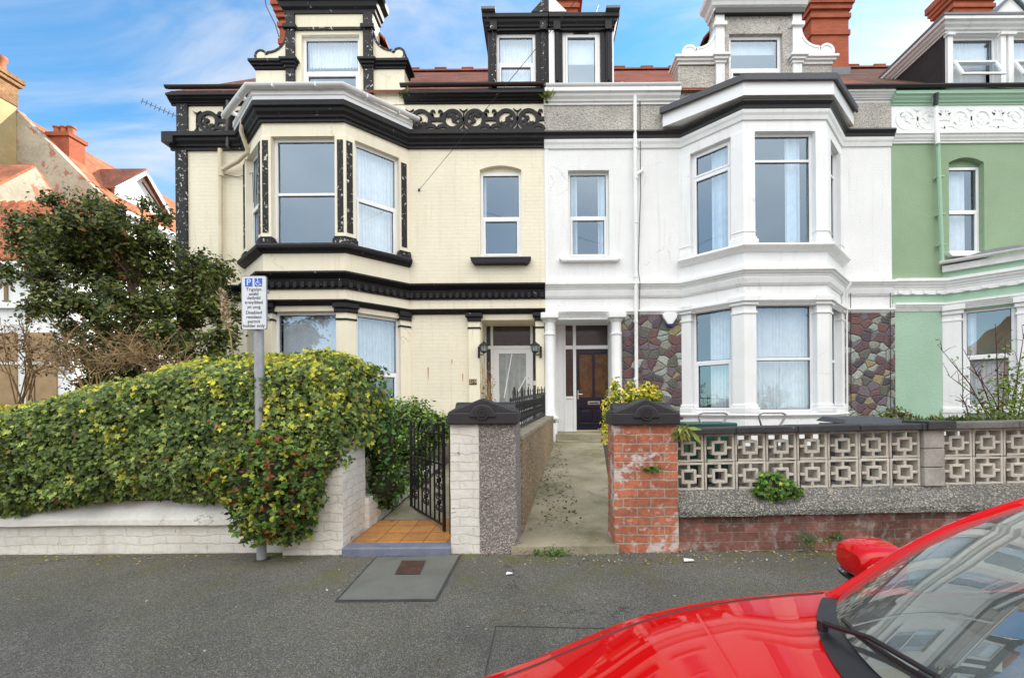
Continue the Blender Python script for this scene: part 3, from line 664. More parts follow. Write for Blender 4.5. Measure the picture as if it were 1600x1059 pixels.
def scrollwork(m, sa, za, zb, x0, x1, d0, d1):
    """running foliate scroll relief; sa = a divider position; clipped by whole units between x0 and x1"""
    h = zb - za; zc = (za + zb) / 2; r = h * 0.42; per = h * 2.2; w = h * 0.15
    def put(fn, lo, hi):
        if lo >= x0 - 0.02 and hi <= x1 + 0.02: fn()
    k0, k1 = int((x0 - sa) / per) - 2, int((x1 - sa) / per) + 2
    for k in range(k0, k1 + 1):
        D = sa + k * per
        def lily(D=D):
            m.stroke([(D, zc - 0.05), (D, zc + h * 0.36)], w * 0.45, w * 0.3, d0, d1); m.stroke([(D, zc + 0.05), (D, zc - h * 0.40)], w * 0.45, w * 0.35, d0, d1)
            for sg in (1, -1):
                for q in (1, -1): m.stroke([(D, zc + q * h * 0.30), (D + sg * w * 0.5, zc + q * h * 0.37), (D + sg * w * 1.1, zc + q * h * 0.43)], w * 0.35, w * 0.12, d0 , d1)
        put(lily, D - 0.05, D + 0.05)
        for sg in (1, -1):
            C = D + sg * (r + w * 0.25); T = D + sg * per / 2
            def ring(C=C, sg=sg, k=k):
                e = 1 if (k + (sg > 0)) % 2 else -1
                a0 = 0 if sg > 0 else math.pi
                m.stroke(arc(C, zc, r - w * 0.4, 0, 2 * math.pi, 26), w, w, d0, d1)
                m.stroke(spiral(C, zc, r * 0.62, r * 0.06, a0 + e * 0.5, a0 + e * 0.5 + 4.6 * e, 20), lambda f: w * (0.95 - 0.5 * f), 0, d0, d1)
                for j in range(4):
                    a = a0 + e * (0.8 + j * 1.0); q0 = (C + math.cos(a) * r * 0.62, zc + math.sin(a) * r * 0.62); q1 = (C + math.cos(a + 0.45 * e) * r * 0.22, zc + math.sin(a + 0.45 * e) * r * 0.22)
                    m.stroke([q0, ((q0[0] + q1[0]) / 2 + 0.01, (q0[1] + q1[1]) / 2), q1], w * 0.75, w * 0.15, d0, d1 - 0.003)
                m.stroke(arc(C - sg * r * 0.1, zc - e * r * 0.12, r * 0.12, 0, 6.28, 10), r * 0.18, r * 0.18, d0, d1 + 0.002)
            put(ring, C - r, C + r)
            def link(C=C, T=T, sg=sg):
                m.stroke([(C + sg * r * 0.86, zc + 0.01), (T, zc + 0.01)], w * 1.15, w * 0.95, d0, d1 - 0.002)
                up = spiral(T + sg * h * 0.02 - sg * h * 0.14, zc + h * 0.30, h * 0.13, h * 0.03, -math.pi / 2 if True else 0, -math.pi / 2 + sg * -5.0, 16)
                m.stroke([(C + sg * r * 0.72, zc + r * 0.62), (C + sg * r * 1.0, zc + h * 0.17)] + up, lambda f: w * (0.75 - 0.45 * f), 0, d0, d1 - 0.001)
                m.stroke([(C + sg * r * 0.70, zc - r * 0.70), (C + sg * r * 0.98, zc - h * 0.24), (T - sg * h * 0.1, zc - h * 0.27), (T + sg * h * 0.02, zc - h * 0.40)], lambda f: w * (0.5 + 0.55 * math.sin(f * 3.1)), 0, d0, d1 - 0.001)
            put(link, min(C, T) , max(C, T))
# ================================================================== THE CREAM HOUSE
XC0, XC1 = xx(278, D2, 350), xx(851, D2, 350)       # party lines
XW1 = xx(1393, D2, 350)
XG1 = XW1 + 8.1
cream = thing('terraced_house', 'cream end terraced house with black trim, black scrolled frieze and curved gable', 'house', ((XC0 + XC1) / 2, D2, 0.5))
bc = Bay(xx(383), xx(411, DF), xx(540, DF), xx(639))
zs = lambda y, Y=D2, px=750: at(px, y, Y).z
# --- walls
PD = D2 + 0.75
px0, px1 = xx(751), xx(838)
up = rc(750, 262, 815, 402); lowtop = zs(500)
door_z = zs(672, PD, 800)
m = MB(FF)
m.panel(bc.pts[3][0], XC1, 0.2, 8.75, [(up[0], up[1], up[2], up[3] + 0.05, 0.16), (px0, px1, 0.3, lowtop, 0.78)])
# arched head of the landing window
a0, a1, zt = up[0], up[1], up[3] - 0.07
m.panel(XC0, bc.pts[0][0], 0.2, 8.75)
m.panel(bc.pts[0][0], bc.pts[3][0], zs(165, DF, 475) - 0.05, zs(162))
m.build('wall', M['cream_brick'], cream)
m = MB(FF); arch_fill(m, a0, a1, zt + 0.02, 0.10, 0.158); m.box(a0, a1, -0.159, -0.11, zt - 0.001, zt + 0.13)
m.build('window_arch', M['cream'], cream)
shell(cream, XC0, XC1, M['cream'])
# --- bay walls: bands between the mouldings
zf = lambda y: zs(y, DF, 475)
fz = dict(head2=zf(213), sill2=zf(385), str_t=zf(423), str_b=zf(450), low_t=zf(467), head1=zf(486), sill1=zf(645))
m = MB()
for f in bc.fr:
    m.F = f
    m.panel(0, f.L, 0.3, fz['head2'] + 0.9, [(0.1, f.L - 0.1, fz['sill2'], fz['head2'], 0.2), (0.1, f.L - 0.1, fz['sill1'], fz['head1'], 0.2)])
m.build('bay_wall', M['cream'], cream)
# bay posts
for st, (za, zb) in enumerate(((fz['sill2'], fz['head2'] - 0.003), (fz['sill1'], fz['head1'] + 0.16))):
    for i in (1, 2):
        m = MB(); bc.corner(m, i, 0.20, 0.035, za, zb); p = m.build('bay_post', M['cream'], cream, bevel=0.01)
        if st == 0:
            q = MB()
            for f, s0 in ((bc.fr[i - 1], bc.fr[i - 1].L - 0.145), (bc.fr[i], 0.02)):
                q.F = f; q.box(s0, s0 + 0.125, 0.03, 0.044, za + 0.28, zb - 0.10)
            q.build('black_panel', M['black_worn'], p)
            q = MB(); bc.corner(q, i, 0.24, 0.085, za, za + 0.15); bc.corner(q, i, 0.22, 0.06, za + 0.15, za + 0.2); q.build('post_foot', M['black_worn'], p, bevel=0.02)
        else:
            q = MB(); bc.corner(q, i, 0.25, 0.10, zb - 0.11, zb); bc.corner(q, i, 0.23, 0.07, zb - 0.2, zb - 0.11); q.build('capital', M['black'], p, bevel=0.015)
            q = MB(); bc.corner(q, i, 0.21, 0.05, zb - 0.36, zb - 0.32); q.build('neck_ring', M['black'], p)
    for rt in (False, True):
        m = MB(); bc.wallpost(m, rt, 0.23, 0.035, za, zb); p = m.build('bay_post', M['cream'], cream, bevel=0.01)
        f = bc.fr[2] if rt else bc.fr[0]; s0 = f.L - 0.19 if rt else 0.05
        if st == 0:
            q = MB(f); q.box(s0, s0 + 0.13, 0.03, 0.044, za + 0.28, zb - 0.10); q.build('black_panel', M['black_worn'], p)
            q = MB(); bc.wallpost(q, rt, 0.26, 0.085, za, za + 0.15); bc.wallpost(q, rt, 0.24, 0.06, za + 0.15, za + 0.2); q.build('post_foot', M['black_worn'], p, bevel=0.02)
        else:
            q = MB(); bc.wallpost(q, rt, 0.27, 0.10, zb - 0.11, zb); bc.wallpost(q, rt, 0.25, 0.07, zb - 0.2, zb - 0.11); q.build('capital', M['black'], p, bevel=0.015)
            q = MB(); bc.wallpost(q, rt, 0.24, 0.05, zb - 0.36, zb - 0.32); q.build('neck_ring', M['black'], p)
# bay windows
for i, f in enumerate(bc.fr):
    a, b = (0.22, f.L - 0.20) if i == 0 else ((0.20, f.L - 0.20) if i == 1 else (0.20, f.L - 0.22))
    window(cream, f, a, b, fz['sill2'] + 0.01, fz['head2'], 0.10, 0.49, cur=[('net', 0.05, 0.95)] if i != 1 else [], sash='low' if i != 1 else None)
    window(cream, f, a, b, fz['sill1'] + 0.01, fz['head1'], 0.10, 0.40, cur=[('net', 0.05, 0.95, 0.4)] if i == 2 else ([('blind', 0.05, 0.95, 0.02)] if i == 1 else [('net', 0.05, 0.95)]), sash=None if i == 1 else 'low')
# --- mouldings that run along wall and bay
P = bc.path(XC0, XC1)
bm_ = [*bc.pts]
bm_ext = [(bc.pts[0][0] - 0.02, D2), bc.pts[1], bc.pts[2], (bc.pts[3][0] + 0.02, D2)]
ct = zs(210); cb = zs(233)
m = MB(); m.sweep([(XC0 - 0.12, D2), *bc.pts, (XC1, D2)], mould(0.20, cb, ct)); m.box(XC0 - 0.2, XC0 + 0.06, D2 - 0.2, D2 + 0.3, cb + 0.1, ct - 0.003)
m.build('cornice', M['black'], cream)
m = MB(); m.sweep(P, mould(0.16, zs(455) , zs(445))); m.sweep(P, [(0, zs(455)), (0.10, zs(455)), (0.06, zs(464)), (0.03, zs(466)), (0.03, zs(468)), (0, zs(468))])
sweepd = [(0, 0)]
def dentils(m, P, d0, d1, z0, z1, w=0.075, g=0.075):
    for (xa, ya), (xb, yb) in zip(P, P[1:]):
        f = Frame(xa, ya, xb - xa, yb - ya); n = int(f.L / (w + g)); o = m.F; m.F = f
        for i in range(n): m.box((i + 0.25) * f.L / n, (i + 0.25) * f.L / n + w, d0, d1, z0, z1)
        m.F = o
dentils(m, P, 0.02, 0.085, zs(466), zs(457))
m.build('string_course', M['black'], cream)
m = MB(); m.sweep(P, mould(0.13, zs(491), zs(484))); m.build('lower_string_course', M['black'], cream)
m = MB(); m.sweep(bm_ext, [(-0.1, fz['sill2'] + 0.03), (0.12, fz['sill2'] + 0.03), (0.15, fz['sill2'] - 0.02), (0.14, fz['sill2'] - 0.07), (0.06, fz['sill2'] - 0.13), (0.0, fz['sill2'] - 0.15), (-0.1, fz['sill2'] - 0.15)]); m.build('bay_sill', M['black'], cream)
# bay roof: white soffit box, gutter and flat top
zb2 = zf(165)
m = MB(); m.sweep(bm_ext, [(-0.3, zb2 + 0.20), (0.205, zb2 + 0.20), (0.205, zb2 + 0.085), (0.185, zb2 + 0.07), (0.18, zb2 + 0.0), (0.12, zb2 - 0.005), (-0.3, zb2 - 0.005)]); m.vprism([p for p in bm_ext][::-1], zb2 + 0.02, zb2 + 0.19)
m.build('bay_fascia', M['upvc'], cream)
m = MB(); m.sweep([(bc.pts[0][0] - 0.05, D2 - 0.1), bc.pts[1], bc.pts[2], (bc.pts[3][0] + 0.12, D2 + 0.05)], gutter_prof(0.205, zb2 + 0.235, 0.07))
for f in bc.fr:
    m.F = f
    for k in (0.25, 0.75): m.box(f.L * k - 0.012, f.L * k + 0.012, 0.2, 0.352, zb2 + 0.15, zb2 + 0.238)
m.F = fr_world; m.build('bay_gutter', M['upvc'], cream)
# downpipe from the bay gutter
w = lambda px, py, Y: tuple(at(px, py, Y))
m = MB(); m.tube([w(380, 185, 9.3), w(377, 205, 9.35), w(388, 238, 9.55), w(372, 252, 9.68), w(347, 266, 9.75)], 0.045, 8); m.tube([w(344, 233, 9.76), w(346, 540, 9.76)], 0.045, 8)
m.cyl(w(346, 262, 9.76), w(346, 276, 9.76), 0.06)
m.build('downpipe', M['pipe_cream'], cream, smooth=True)
MB().tube([w(346, 272, 9.8), w(372, 277, 9.82), w(395, 270, 9.7), w(396, 330, 9.75), w(394, 385, 9.8)], 0.008, 5).build('cable', M['gutter_black'], cream)
# corner pilaster and frieze pilaster
m = MB(FF); m.box(XC0 - 0.01, xx(295), -0.28, 0.05, 0.3, cb); m.box(XC0 + 0.03, xx(296, D2, 190), -0.28, 0.06, ct, zs(160)); m.build('corner_pilaster', M['black_worn'], cream, split=0.02)
# --- frieze and eaves
fz0, fz1 = zs(208), zs(170)
m = MB(FF); m.box(XC0 + 0.05, XC1, 0.0, 0.02, ct - 0.01, zs(165)); m.build('frieze', M['cream'], cream)
m = MB(FF); scrollwork(m, xx(620 + 700 / 6.667, D2, 190), fz0, fz1, bc.pts[3][0] + 0.02, XC1, 0.012, 0.06)
sc_l = (xx(300, D2, 190), xx(397, D2, 190))
scrollwork(m, xx(394, D2, 190), fz0, fz1, sc_l[0], sc_l[1], 0.012, 0.06)
m.build('scrollwork', M['black'], cream, fix=False, split=0.4)
MB(FF).box(xx(352, D2, 190), xx(358, D2, 190), 0.015, 0.07, ct, zs(166)).build('frieze_pilaster', M['black_worn'], cream)
ev0, ev1 = zs(163), zs(151)
GL, GR = xx(401, D2, 120), xx(632, D2, 120)
m = MB()
for a, b in ((XC0 - 0.1, GL), (GR, XC1)): m.sweep([(a, D2), (b, D2)], mould(0.2, ev0, ev1)); m.sweep([(a, D2), (b, D2)], [(0, ev1), (0.06, ev1), (0.06, ev1 + 0.14), (0, ev1 + 0.14)])
m.build('eaves_moulding', M['black'], cream, split=0.2)
m = MB()
for a, b in ((XC0 - 0.12, GL), (GR - 0.05, XC1)): m.sweep([(a, D2), (b, D2)], gutter_prof(0.10, ev1 + 0.17, 0.06))
m.cyl(w(356, 158, 9.72), w(356, 230, 9.72), 0.04, n=8)
m.build('gutter', M['gutter_brown'], cream, smooth=True, split=0.2)
# --- main roof
DX0, DXm, DX1 = xx(765, D2, 80), xx(857, D2, 80), xx(956, D2, 80)
roof(cream, XC0 - 0.12, XC1, M['roof_old'], [(xx(468, D2, 120), xx(566, D2, 120), D2 + 0.95), (DX0, DXm, D2 + 1.5)])
# --- shaped gable
def gable(house, ox, oy, sc, mats, wall_u, spec):
    """outline given in photo pixels, turned into metres on the facade plane"""
    f = lambda x, y: zx(ox + x / sc, oy + y / sc)
    base = spec['base']; T = 0.34
    def pr(name, pts, d0, d1, mat, par=house, bevel=0): m = MB(FF); m.prism([f(*p) for p in pts], d0, d1); return m.build(name, mat, par, bevel=bevel)
    L0, L1, U0, U1, led_t, led_b = spec['L0'], spec['L1'], spec['U0'], spec['U1'], spec['led_t'], spec['led_b']
    g = MB(FF); wn = spec['win']; a = f(wn[0], wn[1]); b = f(wn[2], wn[3])
    lo0, lo1 = f(L0, base), f(L1, led_b); hi = f(U0, spec['cap_b']); hi1 = f(U1, spec['cap_b'])
    op = [(a[0], b[0], b[1], a[1], 0.12)]
    g.panel(lo0[0], lo1[0], lo0[1], lo1[1], op, d=0.02); g.panel(hi[0], hi1[0], lo1[1], hi[1], op, d=0.02)
    # returns and back
    for x in (lo0[0], lo1[0]): g.poly([(x, 0.02, lo0[1]), (x, 0.02, lo1[1]), (x, -T, lo1[1]), (x, -T, lo0[1])])
    for x in (hi[0], hi1[0]): g.poly([(x, 0.02, lo1[1]), (x, 0.02, hi[1]), (x, -T, hi[1]), (x, -T, lo1[1])])
    gw = g.build('gable', wall_u, house)
    window(house, FF, a[0], b[0], b[1], a[1], 0.06, spec.get('tr', 0.45), cur=spec.get('cur', ()), fw=0.075, vent=spec.get('vent'))
    dz_ = MB(FF); dz_.box(a[0] - 0.15, b[0] + 0.15, -0.75, -0.7, b[1] - 0.2, a[1] + 0.2); dz_.box(a[0] - 0.15, a[0] - 0.1, -0.7, -0.13, b[1] - 0.2, a[1] + 0.2); dz_.box(b[0] + 0.1, b[0] + 0.15, -0.7, -0.13, b[1] - 0.2, a[1] + 0.2); dz_.box(a[0] - 0.1, b[0] + 0.1, -0.7, -0.13, a[1] + 0.15, a[1] + 0.2); dz_.box(a[0] - 0.1, b[0] + 0.1, -0.7, -0.13, b[1] - 0.2, b[1] - 0.15); dz_.build('gable_dark_box', M['dark'], house)  # closed box added behind the window, coloured dark for an unlit room
    # volutes: cream cheek with dark or white rim
    for sg, (X0, X1, vc) in ((-1, (L0, U0, spec['vl'])), (1, (L1, U1, spec['vr']))):
        r = spec['vrad']; up = spec['curve_t']
        inner = X1; outer = X0
        x_c = vc[0]; zc = vc[1]
        P = [(inner, led_t), (x_c, led_t)] if True else []
        pts = [(inner, led_t), (outer + sg * 0.0, led_t)]
        pts += [(x_c + sg * r * math.cos(t), zc - r * math.sin(t)) for t in [(-0.6 + (math.pi - 0.3 + 0.6) * i / 14) for i in range(15)]]
        qx, qy = x_c - sg * r * 1.25, zc - r * 0.35
        for i in range(9):
            t = i / 8; pts.append((qx + (inner - qx) * (math.sin(t * math.pi / 2)), qy - 14 - (qy - 14 - up) * (1 - math.cos(t * math.pi / 2))))
        m = MB(FF); m.prism([f(*p) for p in pts], -T + 0.03, 0.015); v = m.build('volute', mats['cheek'], house)
        rim = MB(FF); arcpts = [f(*p) for p in pts[2:17]]; rim.stroke(arcpts, 0.05, 0.05, -T, 0.03)
        cur = [f(*p) for p in pts[17:]]; rim.stroke([arcpts[-1]] + cur, 0.05, 0.045, -T, 0.03); rim.build('rim', mats['rim'], v, fix=False)
        if spec.get('boss'): q = f(x_c, zc); MB(FF).cyl((q[0], -0.1, q[1]), (q[0], 0.025, q[1]), r / sc / 67 * 0.75, n=18).build('boss', mats['cheek'], v)
        # ledge moulding
        e = spec['led_x']; A, B = sorted((f(outer, led_t)[0] + sg * e, f(inner, led_t)[0] - sg * 0.02)); zt_, zb_ = f(inner, led_t)[1], f(inner, led_b)[1]
        m = MB(FF); h = zt_ - zb_
        for k, (q, z0, z1) in enumerate(((0.14, zt_ - 0.35 * h, zt_), (0.10, zt_ - 0.65 * h, zt_ - 0.35 * h), (0.055, zb_, zt_ - 0.65 * h))):
            s0, s1 = (A + (0.14 - q), B) if sg < 0 else (A, B - (0.14 - q)); m.box(s0, s1, -T - (0.0 if k else 0.05), q, z0, z1)
        m.build('gable_ledge', mats['ledge'], house, bevel=0.006)
    for p0, p1 in spec['pil']:
        A, zb_ = f(p0, base); B, zt_ = f(p1, spec['cap_b']); m = MB(FF); m.box(A, B, 0.0, 0.075, zb_, zt_); pl = m.build('gable_pilaster', mats['pil'], house)
        zl, zl2 = f(p0, led_t)[1], f(p0, led_b)[1]; m = MB(FF); m.box(A - 0.10, B + 0.10, 0.0, 0.18, zl - 0.05, zl + 0.005); m.box(A - 0.06, B + 0.06, 0.0, 0.14, zl - 0.11, zl - 0.05); m.box(A - 0.03, B + 0.03, 0.0, 0.1, zl2, zl - 0.11)
        zn = f(p0, spec['neck'])[1]; m.box(A - 0.05, B + 0.05, 0.0, 0.12, zn - 0.06, zn + 0.03); m.build('pilaster_cap', mats['ledge'], pl, bevel=0.006, split=0.02)
    zc0 = f(U0, spec['cap_b'])[1]; zc1 = f(U0, spec['cap_t'])[1]
    A, B = f(U0, 0)[0], f(U1, 0)[0]
    m = MB()
    m.sweep([(A, D2 + T), (A, D2), (B, D2), (B, D2 + T)], [(-0.05, zc0), (0.05, zc0), (0.05, zc0 + 0.2 * (zc1 - zc0)), (0.10, zc0 + 0.3 * (zc1 - zc0)), (0.12, zc0 + 0.55 * (zc1 - zc0)), (0.22, zc0 + 0.75 * (zc1 - zc0)), (0.24, zc1), (-0.05, zc1)])
    m.vprism([(A - 0.2, D2 - 0.2), (B + 0.2, D2 - 0.2), (B + 0.2, D2 + T), (A - 0.2, D2 + T)], zc1 - 0.05, zc1 - 0.005); m.build('gable_cornice', mats['top'], house)
    m = MB(FF); m.prism([(A + 0.1, zc1), (B - 0.1, zc1), ((A + B) / 2, zc1 + 0.75)], -T, 0.05); m.build('pediment', mats['cheek'], house)
    return A, B, zc0, zc1
gm = dict(cheek=M['cream'], rim=M['black_worn'], ledge=M['black'], pil=M['black_worn'], top=M['black'])
A, B, zc0, zc1 = gable(cream, 400, 0, 5.296, gm, M['cream'], dict(base=880, L0=5, L1=1230, U0=258, U1=975, led_t=520, led_b=582, cap_b=130, cap_t=-10, win=(378, 296, 862, 840), tr=0.46,
    vl=(45, 472), vr=(1185, 455), vrad=46, curve_t=270, boss=True, pil=((262, 328), (900, 972)), neck=240, led_x=0.12, cur=[('net', 0.05, 0.95, 0.62)]))
m = MB(FF); q0, q1 = zx(400 + 328 / 5.296, 245 / 5.296), zx(400 + 900 / 5.296, 262 / 5.296); m.box(q0[0], q1[0], 0.01, 0.06, q1[1], q0[1]); m.build('gable_string', M['black_worn'], cream)
def gable_roof(house, A, B, zt, mat, cheek):
    X = (A + B) / 2; hw = (B - A) / 2; ze = zt - 0.55; zr = zt + 0.75; m = MB()
    yb = D2 - 0.12 + (zr - EZ) * (RY - D2 + 0.12) / (RZ - EZ) + 0.3
    for sg in (-1, 1):
        m.hexa([(X + sg * (hw + 0.16), D2 + 0.3, ze - 0.05), (X, D2 + 0.3, zr - 0.05), (X, yb, zr - 0.05), (X + sg * (hw + 0.16), yb, ze - 0.05), (X + sg * (hw + 0.16), D2 + 0.3, ze), (X, D2 + 0.3, zr), (X, yb, zr), (X + sg * (hw + 0.16), yb, ze)])
    m.build('gable_roof', mat, house)
    m = MB(); m.box(A + 0.02, A + 0.1, D2 + 0.3, D2 + 2.6, EZ - 0.1, ze); m.box(B - 0.1, B - 0.02, D2 + 0.3, D2 + 2.6, EZ - 0.1, ze); m.box(A, B, D2 + 1.6, D2 + 1.7, EZ - 0.1, zt); m.build('gable_cheek', cheek, house, split=0.0)
gable_roof(cream, A, B, zc0 + 0.25, M['roof_orange'], M['slate_dark'])
# --- upper landing window, porch, door
window(cream, FF, up[0], up[1], up[2], up[3] - 0.07, 0.10, 0.47, cur=[('net', 0.0, 0.13)], fw=0.07)
def sill(house, s0, s1, z, h, d, mat): m = MB(FF); m.prism([(s0, z), (s1, z), (s1 - 0.02, z - h * 0.5), (s1 - 0.08, z - h), (s0 + 0.08, z - h), (s0 + 0.02, z - h * 0.5)], 0.0, d); return m.build('sill', mat, house, bevel=0.008)
sill(cream, xx(736), xx(830), zs(405), 0.15, 0.16, M['black'])
FD = Frame(0, PD, 1, 0)
def doorwall(house, s0, s1, z0, z1, mat):    # porch floor and ceiling in front of the door screen
    m = MB(FF); m.box(s0 - 0.02, s1 + 0.02, -0.78, 0.35, 0.3, z0); return m.build('porch_step', mat, house, bevel=0.012)
doorwall(cream, px0, px1, door_z, lowtop, M['path'])
da = lambda px, py: at(px, py, PD)
fr0, fr1 = da(757, 500).x, da(843, 500).x; ft, tz = da(800, 506).z, da(800, 543).z
j1, j2 = da(771, 560).x, da(829, 560).x
m = MB(FD)
for a, b in ((fr0, fr0 + 0.05), (j1 - 0.06, j1), (j2, j2 + 0.06), (fr1 - 0.05, fr1)): m.box(a, b, 0, 0.08, door_z, ft)
for a, b in ((fr0 + 0.05, j1 - 0.06), (j1, j2), (j2 + 0.06, fr1 - 0.05)): m.box(a, b, 0, 0.075, ft - 0.06, ft); m.box(a, b, 0, 0.075, tz - 0.04, tz + 0.04)
m.box(j2 + 0.06, fr1 - 0.05, 0, 0.06, da(835, 602).z, da(835, 595).z)
ds = m.build('door_surround', M['upvc'], cream, bevel=0.006)
g = MB(FD)
for a, b in ((fr0 + 0.05, j1 - 0.06), (j2 + 0.06, fr1 - 0.05)): g.box(a, b, 0.01, 0.02, door_z, tz - 0.04); g.box(a, b, 0.01, 0.02, tz + 0.04, ft - 0.06)
g.box(j1, j2, 0.01, 0.02, tz + 0.04, ft - 0.06); g.build('obscured_pane', M['obsc'], ds, split=0.0)
m = MB(FD); zt_ = tz - 0.04
ga, gb = da(780, 560).x, da(822, 560).x; gt = da(800, 553).z; gbz = door_z + 0.2
m.box(j1, ga, 0.0, 0.06, door_z, zt_); m.box(gb, j2, 0.0, 0.06, door_z, zt_); m.box(ga, gb, 0, 0.06, gt, zt_); m.box(ga, gb, 0, 0.06, door_z, gbz)
dr = m.build('door', M['upvc'], cream, bevel=0.006)
MB(FD).box(ga, gb, 0.02, 0.03, gbz, gt).build('frosted_pane', M['glass_grey'], dr)
m = MB(FD)
for p, q in (((800, 553), (788, 622)), ((822, 589), (808, 615))): u, v = da(*p), da(*q); m.stroke([(u.x, u.z), (v.x, v.z)], 0.03, 0.03, 0.02, 0.055)
m.build('diagonal_bar', M['upvc'], dr, fix=False, split=0.0)
m = MB(FD)
for py, r in ((591, 0.016), (601, 0.03)): u = da(826, py); m.cyl((u.x, 0.06, u.z), (u.x, 0.085, u.z), r, n=12)
m.build('handle', M['chrome'], dr)
# porch pilasters
for k, (a, b) in enumerate(((733, 751), (837, 851))):
    s0, s1 = xx(a, D2, 560), xx(b, D2, 560); m = MB(FF); m.box(s0, s1 - (0.002 if k else 0), 0.0, 0.09, 0.4, zs(503)); p = m.build('porch_pilaster', M['cream'], cream, bevel=0.012)
    m = MB(FF); m.box(s0 - 0.06, s1 + (0.06 if not k else -0.004), 0.0, 0.17, zs(497), zs(491)); m.box(s0 - 0.02, s1 + (0.02 if not k else -0.006), 0.0, 0.13, zs(503), zs(497)); m.build('capital', M['black'], p, bevel=0.01)
    m = MB(FF); m.box(s0 - 0.015, s1 + (0.015 if not k else -0.004), 0.0, 0.105, zs(514.5), zs(512)); m.build('neck_ring', M['black'], p)
def lantern(house, px, py, sg):
    c = at(px, py, 9.62); X, Z = c.x, c.z; y = 9.62
    m = MB(); m.lathe([(0.02, Z - 0.115), (0.05, Z - 0.10), (0.075, Z - 0.08), (0.078, Z - 0.07), (0.0, Z - 0.07)], X, y, 8); m.lathe([(0.125, Z + 0.06), (0.115, Z + 0.075), (0.05, Z + 0.125), (0.025, Z + 0.14), (0.012, Z + 0.17), (0.0, Z + 0.17)], X, y, 8)
    for k in range(8):
        a = 2 * math.pi * k / 8; m.cyl((X + 0.072 * math.cos(a), y + 0.072 * math.sin(a), Z - 0.075), (X + 0.10 * math.cos(a), y + 0.10 * math.sin(a), Z + 0.062), 0.007, n=4)
    m.tube([(X, y, Z - 0.11), (X + sg * 0.02, y + 0.06, Z - 0.14), (X + sg * 0.11, y + 0.13, Z - 0.13)], 0.012, 5); m.tube([(X + sg * 0.1, y + 0.05, Z - 0.02), (X + sg * 0.13, y + 0.12, Z - 0.02)], 0.012, 5)
    m.box(X + sg * 0.13 - 0.025, X + sg * 0.13 + 0.025, y + 0.11, y + 0.14, Z - 0.2, Z + 0.06)
    l = m.build('wall_lantern', M['rail'], house)
    MB().lathe([(0.066, Z - 0.07), (0.092, Z + 0.058)], X, y, 8).build('lantern_glass', M['glass_grey'], l)
lantern(cream, 756, 544, -1); lantern(cream, 836, 544, 1)
# house number 219
def text(name, s, mat, parent, loc, size, F=None, ext=0.002, align='CENTER', rot=(math.pi / 2, 0, 0), font_w=1.0):
    cu = bpy.data.curves.new(name, 'FONT'); cu.body = s; cu.size = size; cu.extrude = ext; cu.align_x = align; cu.align_y = 'CENTER'; cu.space_character = font_w
    cu.offset = size * 0.008
    cu.materials.append(mat); o = bpy.data.objects.new(name, cu); COL.objects.link(o); o.rotation_euler = rot
    r = ROOT[parent.name] if parent else Vector(); o.location = Vector(loc) - r
    me = bpy.data.meshes.new_from_object(o.evaluated_get(bpy.context.evaluated_depsgraph_get())); me.name = name
    q = bpy.data.objects.new(name, me); COL.objects.link(q); q.rotation_euler = rot; q.location = o.location; bpy.data.objects.remove(o); bpy.data.curves.remove(cu)
    if parent: q.parent = parent
    q.name = name; return q
M['gold'] = surf('pale_gold_figures', (0.62, 0.50, 0.25), 0.4, 0.05)
c = rc(733, 593, 745, 600, D2 - 0.09); m = MB(FF); pl = None
for k in range(3): m.box(c[0] + k * (c[1] - c[0]) / 3 + 0.003, c[0] + (k + 1) * (c[1] - c[0]) / 3 - 0.003, 0.085, 0.10, c[2] - 0.012, c[3] + 0.012)
pl = m.build('number_plate', M['gutter_black'], cream)
for k, ch in enumerate('219'): text('figure', ch, M['gold'], pl, (c[0] + (k + 0.5) * (c[1] - c[0]) / 3, D2 - 0.102, (c[2] + c[3]) / 2), 0.12)
# rust stains, tiny bolts on the brickwork
M['rust_stain'] = surf('rust_stain', (0.42, 0.20, 0.05), 0.8, 0.2)
m = MB(FF)
for px, py, l in ((669, 574, 22), (706, 562, 8), (723, 584, 14)):
    s, z = zx(px, py); m.prism([(s - 0.012, z), (s + 0.012, z), (s + 0.008, z - l / 67 * 0.6), (s, z - l / 67), (s - 0.008, z - l / 67 * 0.5)], -0.005, 0.002)
m.build('stain', M['rust_stain'], cream, split=0.0)
# chimneys
chimney(cream, at(437, 60, 12.4).x, at(437, 60, 12.4).x + 0.9, 12.4, 13.2, roofz(12.4) - 0.1, 13.35, 2)
# television aerials
m = MB(); m.tube([w(222, 158, 10.2), w(282, 185, 10.2)], 0.009, 4)
for i in range(9): t = i / 8; a, b = 222 + 55 * t, 158 + 25 * t; m.tube([w(a + 1.5, b - 4, 10.2), w(a - 1.5, b + 4, 10.2)], 0.006, 4)
m.build('aerial', M['gutter_black'], cream)
MB().tube([w(436, 58, 12.3), w(430, 38, 12.3), w(416, 10, 12.3), w(413, -6, 12.3)], 0.016, 5).build('aerial', M['gutter_black'], cream)

